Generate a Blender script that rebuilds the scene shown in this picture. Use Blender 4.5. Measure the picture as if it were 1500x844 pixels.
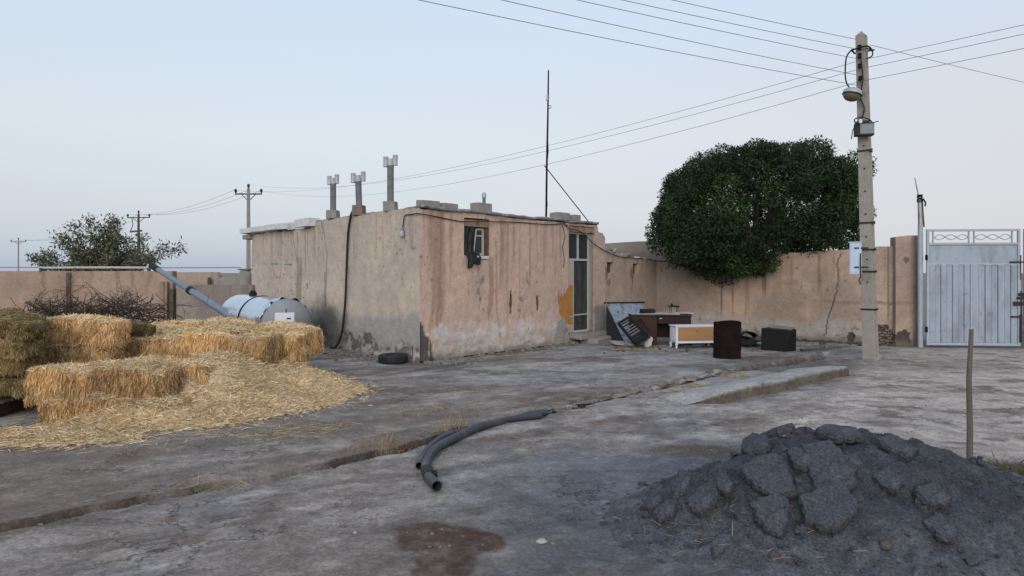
import bpy, bmesh, math, random
import numpy as np
from mathutils import Vector, Matrix, Quaternion

# ------------------------------------------------------------------ scene, camera, sky, sun
scene = bpy.context.scene
for o in list(bpy.data.objects):
    bpy.data.objects.remove(o)
COL = scene.collection
EYE = 1.70                      # eye height of the photographer
FPX = 1000.0                    # focal length in pixels of a 1500 px wide picture
HZ = 400.0                      # row of the horizon

cam_d = bpy.data.cameras.new('camera')
cam = bpy.data.objects.new('camera', cam_d)
COL.objects.link(cam)
cam.location = (0, 0, EYE)
cam.rotation_euler = (math.radians(90), 0, 0)
cam_d.sensor_width = 36.0
cam_d.lens = 36.0 * FPX / 1500.0
cam_d.shift_y = (HZ - 422.0) / 1500.0
cam_d.clip_start = 0.05
cam_d.clip_end = 20000
scene.camera = cam

SUN_EL = math.radians(9.0)
SUN_AZ = math.radians(180 + 6)           # clockwise from +Y: behind the camera
world = bpy.data.worlds.new('World')
scene.world = world
world.use_nodes = True
wn, wl = world.node_tree.nodes, world.node_tree.links
wn.clear()
w_out = wn.new('ShaderNodeOutputWorld')
w_bg = wn.new('ShaderNodeBackground')
sky = wn.new('ShaderNodeTexSky')
sky.sky_type = 'NISHITA'
sky.sun_disc = False
sky.sun_elevation = SUN_EL
sky.sun_rotation = SUN_AZ
sky.altitude = 1200
sky.air_density = 1.0
sky.dust_density = 3.0
sky.ozone_density = 1.5
w_bg.inputs['Strength'].default_value = 0.15
# milky dusk air: the clear-sky colours are washed out by a pale haze that only depends on height above the horizon
w_hsv = wn.new('ShaderNodeHueSaturation')
w_hsv.inputs['Saturation'].default_value = 0.45
wl.new(sky.outputs['Color'], w_hsv.inputs['Color'])
w_tc = wn.new('ShaderNodeTexCoord')
w_sep = wn.new('ShaderNodeSeparateXYZ')
wl.new(w_tc.outputs['Generated'], w_sep.inputs['Vector'])
w_ramp = wn.new('ShaderNodeValToRGB')
_cr = w_ramp.color_ramp
_stops = [(0.0, (0.43, 0.51, 0.64)), (0.03, (0.51, 0.565, 0.67)), (0.09, (0.63, 0.67, 0.73)), (0.18, (0.70, 0.765, 0.825)), (0.36, (0.65, 0.77, 0.93)), (1.0, (0.53, 0.67, 0.94))]
while len(_cr.elements) < len(_stops): _cr.elements.new(0.5)
for _e, (_p, _c) in zip(_cr.elements, _stops):
    _e.position = _p; _e.color = tuple(v / 0.15 * 0.2 for v in _c) + (1,)
wl.new(w_sep.outputs['Z'], w_ramp.inputs['Fac'])
# the rosy side of the dusk: the low band warms smoothly from left (-X) to right (+X)
w_x = wn.new('ShaderNodeMapRange'); w_x.interpolation_type = 'SMOOTHSTEP'
w_x.inputs['From Min'].default_value = -0.35; w_x.inputs['From Max'].default_value = 0.75
w_x.inputs['To Min'].default_value = 0.0; w_x.inputs['To Max'].default_value = 0.85
wl.new(w_sep.outputs['X'], w_x.inputs['Value'])
w_z = wn.new('ShaderNodeMapRange'); w_z.interpolation_type = 'SMOOTHSTEP'
w_z.inputs['From Min'].default_value = 0.05; w_z.inputs['From Max'].default_value = 0.42
w_z.inputs['To Min'].default_value = 1.0; w_z.inputs['To Max'].default_value = 0.0
wl.new(w_sep.outputs['Z'], w_z.inputs['Value'])
w_m = wn.new('ShaderNodeMath'); w_m.operation = 'MULTIPLY'
wl.new(w_x.outputs['Result'], w_m.inputs[0]); wl.new(w_z.outputs['Result'], w_m.inputs[1])
w_rose = wn.new('ShaderNodeMix'); w_rose.data_type = 'RGBA'
wl.new(w_m.outputs[0], w_rose.inputs['Factor']); wl.new(w_ramp.outputs['Color'], w_rose.inputs[6])
w_rose.inputs[7].default_value = tuple(v / 0.15 * 0.2 for v in (0.68, 0.655, 0.685)) + (1,)
w_k = wn.new('ShaderNodeVectorMath'); w_k.operation = 'SCALE'; w_k.inputs['Scale'].default_value = 5.0
wl.new(w_rose.outputs[2], w_k.inputs[0])
w_mix = wn.new('ShaderNodeMix'); w_mix.data_type = 'RGBA'; w_mix.inputs['Factor'].default_value = 0.80
wl.new(w_hsv.outputs['Color'], w_mix.inputs[6]); wl.new(w_k.outputs['Vector'], w_mix.inputs[7])
wl.new(w_mix.outputs[2], w_bg.inputs['Color'])
wl.new(w_bg.outputs['Background'], w_out.inputs['Surface'])

sun_d = bpy.data.lights.new('sun', 'SUN')
sun_d.energy = 1.3
sun_d.angle = math.radians(35)
sun_d.color = (1.0, 0.90, 0.80)
sun = bpy.data.objects.new('sun', sun_d)
COL.objects.link(sun)
_sd = Vector((math.sin(SUN_AZ) * math.cos(math.radians(22)), math.cos(SUN_AZ) * math.cos(math.radians(22)), math.sin(math.radians(22))))
sun.rotation_euler = _sd.to_track_quat('Z', 'Y').to_euler()
sun.location = (0, -10, 20)

scene.view_settings.view_transform = 'Standard'
scene.view_settings.look = 'None'
scene.view_settings.exposure = 0.10
scene.view_settings.gamma = 1.0
scene.view_settings.use_curve_mapping = False
scene.render.engine = 'CYCLES'

R = math.radians
rnd = random.Random(7)
rng = np.random.default_rng(7)


# ------------------------------------------------------------------ helpers: places
def at(px, py, Y):
    """the point at depth Y that the photograph shows at pixel px, py"""
    return Vector(((px - 750.0) / FPX * Y, Y, EYE + (HZ - py) / FPX * Y))


def gp(px, py):
    """the point of the flat ground shown at pixel px, py"""
    Y = EYE * FPX / (py - HZ)
    return Vector(((px - 750.0) / FPX * Y, Y, 0.0))


# ------------------------------------------------------------------ helpers: noise in numpy
def _h(ix, iy, seed):
    n = (ix.astype(np.int64) * 374761393 + iy.astype(np.int64) * 668265263 + seed * 974711) & 0xFFFFFFFF
    n = ((n ^ (n >> 13)) * 1274126177) & 0xFFFFFFFF
    n = n ^ (n >> 16)
    return (n & 0xFFFF) / 65535.0


def vnoise(x, y, seed=0):
    x = np.asarray(x, float); y = np.asarray(y, float)
    ix = np.floor(x); iy = np.floor(y)
    fx = x - ix; fy = y - iy
    fx = fx * fx * (3 - 2 * fx); fy = fy * fy * (3 - 2 * fy)
    a = _h(ix, iy, seed); b = _h(ix + 1, iy, seed)
    c = _h(ix, iy + 1, seed); d = _h(ix + 1, iy + 1, seed)
    return (a * (1 - fx) + b * fx) * (1 - fy) + (c * (1 - fx) + d * fx) * fy


def fbm(x, y, octaves=4, seed=0):
    t = 0; amp = 0.5; tot = 0
    for k in range(octaves):
        t = t + amp * vnoise(np.asarray(x) * 2 ** k + 17.3 * k, np.asarray(y) * 2 ** k - 9.1 * k, seed + k * 31)
        tot += amp; amp *= 0.55
    return t / tot


def sstep(a, b, x):
    t = np.clip((np.asarray(x, float) - a) / (b - a), 0, 1)
    return t * t * (3 - 2 * t)


def seg_dist(x, y, pts):
    """distance to a polyline and the parameter along it"""
    best = np.full(np.shape(x), 1e9); par = np.zeros(np.shape(x))
    for i in range(len(pts) - 1):
        ax, ay = pts[i][0], pts[i][1]; bx, by = pts[i + 1][0], pts[i + 1][1]
        dx, dy = bx - ax, by - ay
        L2 = dx * dx + dy * dy + 1e-12
        t = np.clip(((x - ax) * dx + (y - ay) * dy) / L2, 0, 1)
        d = np.hypot(x - ax - t * dx, y - ay - t * dy)
        m = d < best
        best = np.where(m, d, best); par = np.where(m, i + t, par)
    return best, par


def in_poly(x, y, poly):
    c = np.zeros(np.shape(x), bool)
    n = len(poly)
    for i in range(n):
        x0, y0 = poly[i][0], poly[i][1]; x1, y1 = poly[(i + 1) % n][0], poly[(i + 1) % n][1]
        cond = ((y0 > y) != (y1 > y))
        with np.errstate(divide='ignore', invalid='ignore'):
            xi = (x1 - x0) * (y - y0) / (y1 - y0 + 1e-12) + x0
        c ^= cond & (x < xi)
    return c


def poly_sd(x, y, poly):
    d, _ = seg_dist(x, y, list(poly) + [poly[0]])
    return np.where(in_poly(x, y, poly), d, -d)


def mixc(c, col, m):
    m = np.clip(m, 0, 1)[:, None]
    return c * (1 - m) + np.asarray(col, float)[None, :] * m


# ------------------------------------------------------------------ helpers: materials
MATS = {}


def mat(name, color=(0.5, 0.5, 0.5), rough=0.7, metal=0.0, var=0.18, scale=6.0, bump=0.15, bscale=40.0,
        vcol=False, second=None, smix=(0.5, 0.62), sscale=3.0, spec=0.3, stretch=(1, 1, 1), fine=0.0, fscale=120.0):
    """procedural surface: base colour (or the mesh's own colour map) broken by noise, patches of a second colour, bump"""
    m = bpy.data.materials.new(name); m.use_nodes = True
    N, L = m.node_tree.nodes, m.node_tree.links
    bs = N['Principled BSDF']
    bs.inputs['Roughness'].default_value = rough
    bs.inputs['Metallic'].default_value = metal
    bs.inputs['Specular IOR Level'].default_value = spec
    tc = N.new('ShaderNodeTexCoord')
    mp = N.new('ShaderNodeMapping'); mp.inputs['Scale'].default_value = stretch
    L.new(tc.outputs['Object'], mp.inputs['Vector'])
    if vcol:
        at_ = N.new('ShaderNodeVertexColor'); at_.layer_name = 'Col'
        src = at_.outputs['Color']
    else:
        rgb = N.new('ShaderNodeRGB'); rgb.outputs[0].default_value = (*color, 1)
        src = rgb.outputs[0]
    if second is not None:
        n2 = N.new('ShaderNodeTexNoise'); n2.inputs['Scale'].default_value = sscale
        n2.inputs['Detail'].default_value = 6; n2.inputs['Roughness'].default_value = 0.65
        L.new(mp.outputs['Vector'], n2.inputs['Vector'])
        mr = N.new('ShaderNodeMapRange'); mr.inputs['From Min'].default_value = smix[0]; mr.inputs['From Max'].default_value = smix[1]
        L.new(n2.outputs['Fac'], mr.inputs['Value'])
        mx = N.new('ShaderNodeMix'); mx.data_type = 'RGBA'
        L.new(mr.outputs['Result'], mx.inputs['Factor']); L.new(src, mx.inputs[6])
        mx.inputs[7].default_value = (*second, 1)
        src = mx.outputs[2]

    def modulate(src, sc, amt):
        n1 = N.new('ShaderNodeTexNoise'); n1.inputs['Scale'].default_value = sc
        n1.inputs['Detail'].default_value = 7; n1.inputs['Roughness'].default_value = 0.65
        L.new(mp.outputs['Vector'], n1.inputs['Vector'])
        r1 = N.new('ShaderNodeMapRange'); r1.inputs['From Min'].default_value = 0.25; r1.inputs['From Max'].default_value = 0.75
        r1.inputs['To Min'].default_value = 1 - amt; r1.inputs['To Max'].default_value = 1 + amt
        L.new(n1.outputs['Fac'], r1.inputs['Value'])
        vm = N.new('ShaderNodeVectorMath'); vm.operation = 'SCALE'
        L.new(src, vm.inputs[0]); L.new(r1.outputs['Result'], vm.inputs['Scale'])
        return vm.outputs['Vector']
    if var > 0:
        src = modulate(src, scale, var)
    if fine > 0:
        src = modulate(src, fscale, fine)
    L.new(src, bs.inputs['Base Color'])
    if bump > 0:
        nb = N.new('ShaderNodeTexNoise'); nb.inputs['Scale'].default_value = bscale
        nb.inputs['Detail'].default_value = 5; nb.inputs['Roughness'].default_value = 0.6
        L.new(mp.outputs['Vector'], nb.inputs['Vector'])
        bp = N.new('ShaderNodeBump'); bp.inputs['Strength'].default_value = bump; bp.inputs['Distance'].default_value = 0.02
        L.new(nb.outputs['Fac'], bp.inputs['Height']); L.new(bp.outputs['Normal'], bs.inputs['Normal'])
    MATS[name] = m
    return m


mat('plaster', vcol=True, rough=0.92, var=0.12, scale=4, bump=0.55, bscale=18, fine=0.16, fscale=24)
mat('ground', vcol=True, rough=0.95, var=0.18, scale=3.2, bump=0.6, bscale=34, fine=0.32, fscale=48, stretch=(1, 1, 1))
mat('straw', vcol=True, rough=0.85, var=0.14, scale=5, bump=0.8, bscale=50, fine=0.35, fscale=45)
mat('straw_blade', vcol=True, rough=0.7, var=0.0, bump=0)
mat('leaf', vcol=True, rough=0.6, var=0.0, bump=0, spec=0.18)
mat('bark', (0.10, 0.08, 0.06), 0.9, var=0.3, scale=9, bump=0.6, bscale=30)
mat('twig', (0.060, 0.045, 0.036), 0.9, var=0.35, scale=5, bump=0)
mat('concrete', (0.305, 0.285, 0.255), 0.9, var=0.16, scale=7, bump=0.35, bscale=60, second=(0.24, 0.21, 0.18), smix=(0.52, 0.7), fine=0.15)
mat('block', (0.27, 0.25, 0.23), 0.95, var=0.2, scale=9, bump=0.6, bscale=55, fine=0.2, fscale=70)
mat('brick', (0.20, 0.15, 0.12), 0.95, var=0.25, scale=8, bump=0.5, bscale=60)
mat('coping', (0.62, 0.63, 0.64), 0.8, var=0.12, scale=6, bump=0.3, bscale=35, second=(0.40, 0.39, 0.38), smix=(0.55, 0.72), sscale=5)
mat('roofing', (0.20, 0.195, 0.20), 0.9, var=0.25, scale=5, bump=0.5, bscale=20, second=(0.34, 0.34, 0.36), smix=(0.48, 0.66), sscale=4)
mat('inside', (0.10, 0.09, 0.085), 0.95, var=0.2, scale=3, bump=0.2)
mat('panel_beige', (0.42, 0.35, 0.29), 0.85, var=0.12, scale=5, bump=0.2)
mat('white_paint', (0.44, 0.44, 0.415), 0.6, var=0.10, scale=8, bump=0.15, second=(0.38, 0.35, 0.31), smix=(0.6, 0.75), sscale=7)
mat('white_clean', (0.66, 0.69, 0.74), 0.5, var=0.06, scale=6, bump=0.08)
mat('rust', (0.011, 0.0055, 0.005), 0.85, var=0.35, scale=5, bump=0.4, bscale=45, second=(0.024, 0.008, 0.006), smix=(0.5, 0.68), sscale=4, spec=0.15)
mat('rust_light', (0.13, 0.075, 0.05), 0.9, var=0.35, scale=12, bump=0.4, second=(0.09, 0.05, 0.035), sscale=9)
mat('dark_iron', (0.028, 0.026, 0.026), 0.7, metal=0.0, var=0.3, scale=9, bump=0.2)
mat('steel', (0.36, 0.37, 0.40), 0.5, metal=0.55, var=0.2, scale=9, bump=0.1, second=(0.24, 0.22, 0.20), sscale=6, smix=(0.55, 0.7))
mat('zinc', (0.40, 0.425, 0.46), 0.5, metal=0.25, var=0.12, scale=9, bump=0.08)
mat('asbestos', (0.17, 0.175, 0.185), 0.9, var=0.2, scale=8, bump=0.25, second=(0.12, 0.12, 0.125), sscale=5)
mat('gate_paint', (0.330, 0.385, 0.455), 0.62, var=0.12, scale=3.5, bump=0.10, bscale=14, second=(0.235, 0.265, 0.31), smix=(0.46, 0.66), sscale=2.4, stretch=(1, 1, 0.35), fine=0.06)
mat('gate_trim', (0.36, 0.41, 0.47), 0.6, var=0.12, scale=9, bump=0.12, second=(0.20, 0.16, 0.14), smix=(0.64, 0.76), sscale=10)
mat('box_blue', (0.48, 0.58, 0.70), 0.5, var=0.07, scale=5, bump=0.05)
mat('rubber', (0.017, 0.018, 0.022), 0.62, var=0.25, scale=12, bump=0.2)
mat('cable', (0.015, 0.015, 0.017), 0.6, var=0.2, scale=12, bump=0)
mat('wire', (0.17, 0.175, 0.19), 0.6, var=0, bump=0)
mat('poly_pipe', (0.045, 0.050, 0.060), 0.42, var=0.22, scale=6, bump=0.06, second=(0.11, 0.105, 0.10), smix=(0.52, 0.75), sscale=5)
mat('pipe_bore', (0.006, 0.006, 0.007), 0.9, var=0, bump=0)
mat('auger_pipe', (0.20, 0.24, 0.29), 0.45, metal=0.2, var=0.15, scale=8, bump=0.05)
mat('asphalt', (0.080, 0.083, 0.093), 0.95, var=0.25, scale=7, bump=1.0, bscale=70, fine=0.75, fscale=60, spec=0.2)
mat('asphalt_heap', vcol=True, rough=0.97, var=0.25, scale=6, bump=0.8, bscale=55, fine=0.65, fscale=60, spec=0.15)
mat('stone', (0.215, 0.19, 0.165), 0.92, var=0.2, scale=12, bump=0.5, bscale=40)
mat('pale_stone', (0.40, 0.38, 0.36), 0.9, var=0.15, scale=14, bump=0.4, bscale=40)
mat('dark_stone', (0.10, 0.088, 0.080), 0.95, var=0.25, scale=20, bump=0.5)
mat('ochre_paint', (0.42, 0.20, 0.035), 0.8, var=0.2, scale=8, bump=0.2)
mat('mud', (0.29, 0.21, 0.16), 0.95, var=0.15, scale=5, bump=0.4)
mat('wood_stake', (0.135, 0.118, 0.10), 0.9, var=0.3, scale=14, bump=0.5, bscale=30, stretch=(1, 1, 0.15))
mat('desk_wood', (0.032, 0.012, 0.009), 0.6, var=0.25, scale=5, bump=0.1, stretch=(1, 1, 0.3))
mat('desk_dark', (0.020, 0.008, 0.007), 0.65, var=0.2, scale=5, bump=0.1)
mat('cabinet_front', (0.36, 0.19, 0.085), 0.6, var=0.10, scale=6, bump=0.06, stretch=(0.3, 1, 1))
mat('paper', (0.42, 0.40, 0.37), 0.8, var=0.15, scale=8, bump=0.1)
mat('junk_dark', (0.011, 0.012, 0.011), 0.8, var=0.35, scale=8, bump=0.4)
mat('junk_blue', (0.040, 0.042, 0.055), 0.75, var=0.3, scale=8, bump=0.3)
mat('panel_grey', (0.215, 0.25, 0.30), 0.6, var=0.22, scale=5, bump=0.15, second=(0.09, 0.105, 0.125), smix=(0.48, 0.64), sscale=8, fine=0.12, fscale=40)
mat('tarp', (0.010, 0.016, 0.013), 0.6, var=0.3, scale=9, bump=0.5, bscale=16)
mat('lamp_amber', (0.16, 0.12, 0.075), 0.35, var=0.15, scale=8, bump=0)
mat('terminal_face', (0.20, 0.24, 0.24), 0.5, var=0.12, scale=8, bump=0)
mat('lintel_wood', (0.30, 0.215, 0.15), 0.85, var=0.3, scale=10, bump=0.3, second=(0.22, 0.08, 0.03), sscale=8)
mat('net_bag', (0.60, 0.58, 0.58), 0.75, var=0.2, scale=25, bump=0.4, bscale=60)


def foil_mat():
    m = mat('tank_grey', (0.27, 0.285, 0.295), 0.6, var=0.12, scale=3, bump=0.08)
    m = mat('foil', (0.60, 0.66, 0.73), 0.22, metal=1.0, var=0.08, scale=3, bump=0.35, bscale=5, stretch=(1, 1, 1))
    return m


def glass_mat():
    m = bpy.data.materials.new('dusty_glass'); m.use_nodes = True
    N, L = m.node_tree.nodes, m.node_tree.links
    bs = N['Principled BSDF']
    bs.inputs['Roughness'].default_value = 0.12
    bs.inputs['Base Color'].default_value = (0.035, 0.042, 0.045, 1)
    n = N.new('ShaderNodeTexNoise'); n.inputs['Scale'].default_value = 5; n.inputs['Detail'].default_value = 6
    r = N.new('ShaderNodeMapRange'); r.inputs['To Min'].default_value = 0.10; r.inputs['To Max'].default_value = 0.6
    L.new(n.outputs['Fac'], r.inputs['Value']); L.new(r.outputs['Result'], bs.inputs['Roughness'])
    bs.inputs['Specular IOR Level'].default_value = 0.35
    MATS['dusty_glass'] = m
    m2 = bpy.data.materials.new('frosted_glass'); m2.use_nodes = True
    N, L = m2.node_tree.nodes, m2.node_tree.links
    bs = N['Principled BSDF']
    n = N.new('ShaderNodeTexNoise'); n.inputs['Scale'].default_value = 2.2; n.inputs['Detail'].default_value = 5
    cr = N.new('ShaderNodeValToRGB')
    cr.color_ramp.elements[0].position = 0.3; cr.color_ramp.elements[0].color = (0.030, 0.033, 0.033, 1)
    cr.color_ramp.elements[1].position = 0.75; cr.color_ramp.elements[1].color = (0.085, 0.09, 0.085, 1)
    L.new(n.outputs['Fac'], cr.inputs['Fac']); L.new(cr.outputs['Color'], bs.inputs['Base Color'])
    bs.inputs['Roughness'].default_value = 0.5; bs.inputs['Specular IOR Level'].default_value = 0.12
    MATS['frosted_glass'] = m2


foil_mat(); glass_mat()


def ground_detail():
    """gravel grain and hairline cracks worked into the yard surface"""
    m = MATS['ground']; N, L = m.node_tree.nodes, m.node_tree.links
    bs = N['Principled BSDF']
    src = bs.inputs['Base Color'].links[0].from_socket
    tc = N.new('ShaderNodeTexCoord')
    vo = N.new('ShaderNodeTexVoronoi'); vo.inputs['Scale'].default_value = 42
    L.new(tc.outputs['Object'], vo.inputs['Vector'])
    sp = N.new('ShaderNodeSeparateColor'); L.new(vo.outputs['Color'], sp.inputs['Color'])
    r = N.new('ShaderNodeMapRange'); r.inputs['To Min'].default_value = 0.84; r.inputs['To Max'].default_value = 1.16
    L.new(sp.outputs['Red'], r.inputs['Value'])
    v1 = N.new('ShaderNodeVectorMath'); v1.operation = 'SCALE'
    L.new(src, v1.inputs[0]); L.new(r.outputs['Result'], v1.inputs['Scale'])
    # cracks: thin contour lines of a rough noise, only here and there
    no = N.new('ShaderNodeTexNoise'); no.inputs['Scale'].default_value = 1.3; no.inputs['Detail'].default_value = 9; no.inputs['Roughness'].default_value = 0.62
    L.new(tc.outputs['Object'], no.inputs['Vector'])
    s1 = N.new('ShaderNodeMath'); s1.operation = 'SUBTRACT'; s1.inputs[1].default_value = 0.5; L.new(no.outputs['Fac'], s1.inputs[0])
    ab = N.new('ShaderNodeMath'); ab.operation = 'ABSOLUTE'; L.new(s1.outputs[0], ab.inputs[0])
    lr = N.new('ShaderNodeMapRange'); lr.inputs['From Min'].default_value = 0.002; lr.inputs['From Max'].default_value = 0.011
    lr.inputs['To Min'].default_value = 1.0; lr.inputs['To Max'].default_value = 0.0
    L.new(ab.outputs[0], lr.inputs['Value'])
    mk = N.new('ShaderNodeTexNoise'); mk.inputs['Scale'].default_value = 0.55; mk.inputs['Detail'].default_value = 4
    L.new(tc.outputs['Object'], mk.inputs['Vector'])
    mr = N.new('ShaderNodeMapRange'); mr.inputs['From Min'].default_value = 0.46; mr.inputs['From Max'].default_value = 0.58
    L.new(mk.outputs['Fac'], mr.inputs['Value'])
    mu = N.new('ShaderNodeMath'); mu.operation = 'MULTIPLY'; L.new(lr.outputs['Result'], mu.inputs[0]); L.new(mr.outputs['Result'], mu.inputs[1])
    k2 = N.new('ShaderNodeMath'); k2.operation = 'MULTIPLY_ADD'; k2.inputs[1].default_value = -0.6; k2.inputs[2].default_value = 1.0
    L.new(mu.outputs[0], k2.inputs[0])
    v2 = N.new('ShaderNodeVectorMath'); v2.operation = 'SCALE'
    L.new(v1.outputs['Vector'], v2.inputs[0]); L.new(k2.outputs[0], v2.inputs['Scale'])
    L.new(v2.outputs['Vector'], bs.inputs['Base Color'])


ground_detail()


def flakes(name, scale, lo, hi, thr=0.51, soft=0.025, detail=11):
    """crisp-edged worn patches: a thresholded rough noise that lightens or darkens the surface a little"""
    m = MATS[name]; N, L = m.node_tree.nodes, m.node_tree.links
    bs = N['Principled BSDF']; src = bs.inputs['Base Color'].links[0].from_socket
    tc = N.new('ShaderNodeTexCoord')
    no = N.new('ShaderNodeTexNoise'); no.inputs['Scale'].default_value = scale; no.inputs['Detail'].default_value = detail; no.inputs['Roughness'].default_value = 0.68
    L.new(tc.outputs['Object'], no.inputs['Vector'])
    r = N.new('ShaderNodeMapRange'); r.inputs['From Min'].default_value = thr - soft; r.inputs['From Max'].default_value = thr + soft
    r.inputs['To Min'].default_value = lo; r.inputs['To Max'].default_value = hi
    L.new(no.outputs['Fac'], r.inputs['Value'])
    v = N.new('ShaderNodeVectorMath'); v.operation = 'SCALE'
    L.new(src, v.inputs[0]); L.new(r.outputs['Result'], v.inputs['Scale'])
    L.new(v.outputs['Vector'], bs.inputs['Base Color'])


def per_object(name, lo, hi):
    """each bale its own shade"""
    m = MATS[name]; N, L = m.node_tree.nodes, m.node_tree.links
    bs = N['Principled BSDF']; src = bs.inputs['Base Color'].links[0].from_socket
    oi = N.new('ShaderNodeObjectInfo')
    r = N.new('ShaderNodeMapRange'); r.inputs['To Min'].default_value = lo; r.inputs['To Max'].default_value = hi
    L.new(oi.outputs['Random'], r.inputs['Value'])
    v = N.new('ShaderNodeVectorMath'); v.operation = 'SCALE'
    L.new(src, v.inputs[0]); L.new(r.outputs['Result'], v.inputs['Scale'])
    L.new(v.outputs['Vector'], bs.inputs['Base Color'])


per_object('straw', 0.78, 1.12)
flakes('ground', 2.6, 0.90, 1.08)
flakes('ground', 7.0, 0.90, 1.07, 0.54)
flakes('plaster', 5.5, 0.95, 1.03, 0.47)
flakes('plaster', 16.0, 1.0, 0.88, 0.60, 0.03)
flakes('asphalt_heap', 9.0, 0.82, 1.12)
flakes('gate_paint', 7.0, 1.0, 0.78, 0.60, 0.02)


# ------------------------------------------------------------------ helpers: things and meshes
MW = {}        # world matrix of each object


def put(o, loc=(0, 0, 0), rotz=0.0, parent=None):
    COL.objects.link(o)
    if parent is not None:
        o.parent = parent
        MW[o.name] = MW[parent.name]
    else:
        o.location = loc; o.rotation_euler = (0, 0, rotz)
        MW[o.name] = Matrix.Translation(Vector(loc)) @ Matrix.Rotation(rotz, 4, 'Z')
    return o


def tag(o, label=None, cat=None, group=None, kind=None):
    if label: o['label'] = label
    if cat: o['category'] = cat
    if group: o['group'] = group
    if kind: o['kind'] = kind
    return o


def thing(name, label, cat, loc=(0, 0, 0), rotz=0.0, group=None):
    o = bpy.data.objects.new(name, None)
    o.empty_display_size = 0.2
    put(o, loc, rotz)
    return tag(o, label, cat, group)


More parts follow.
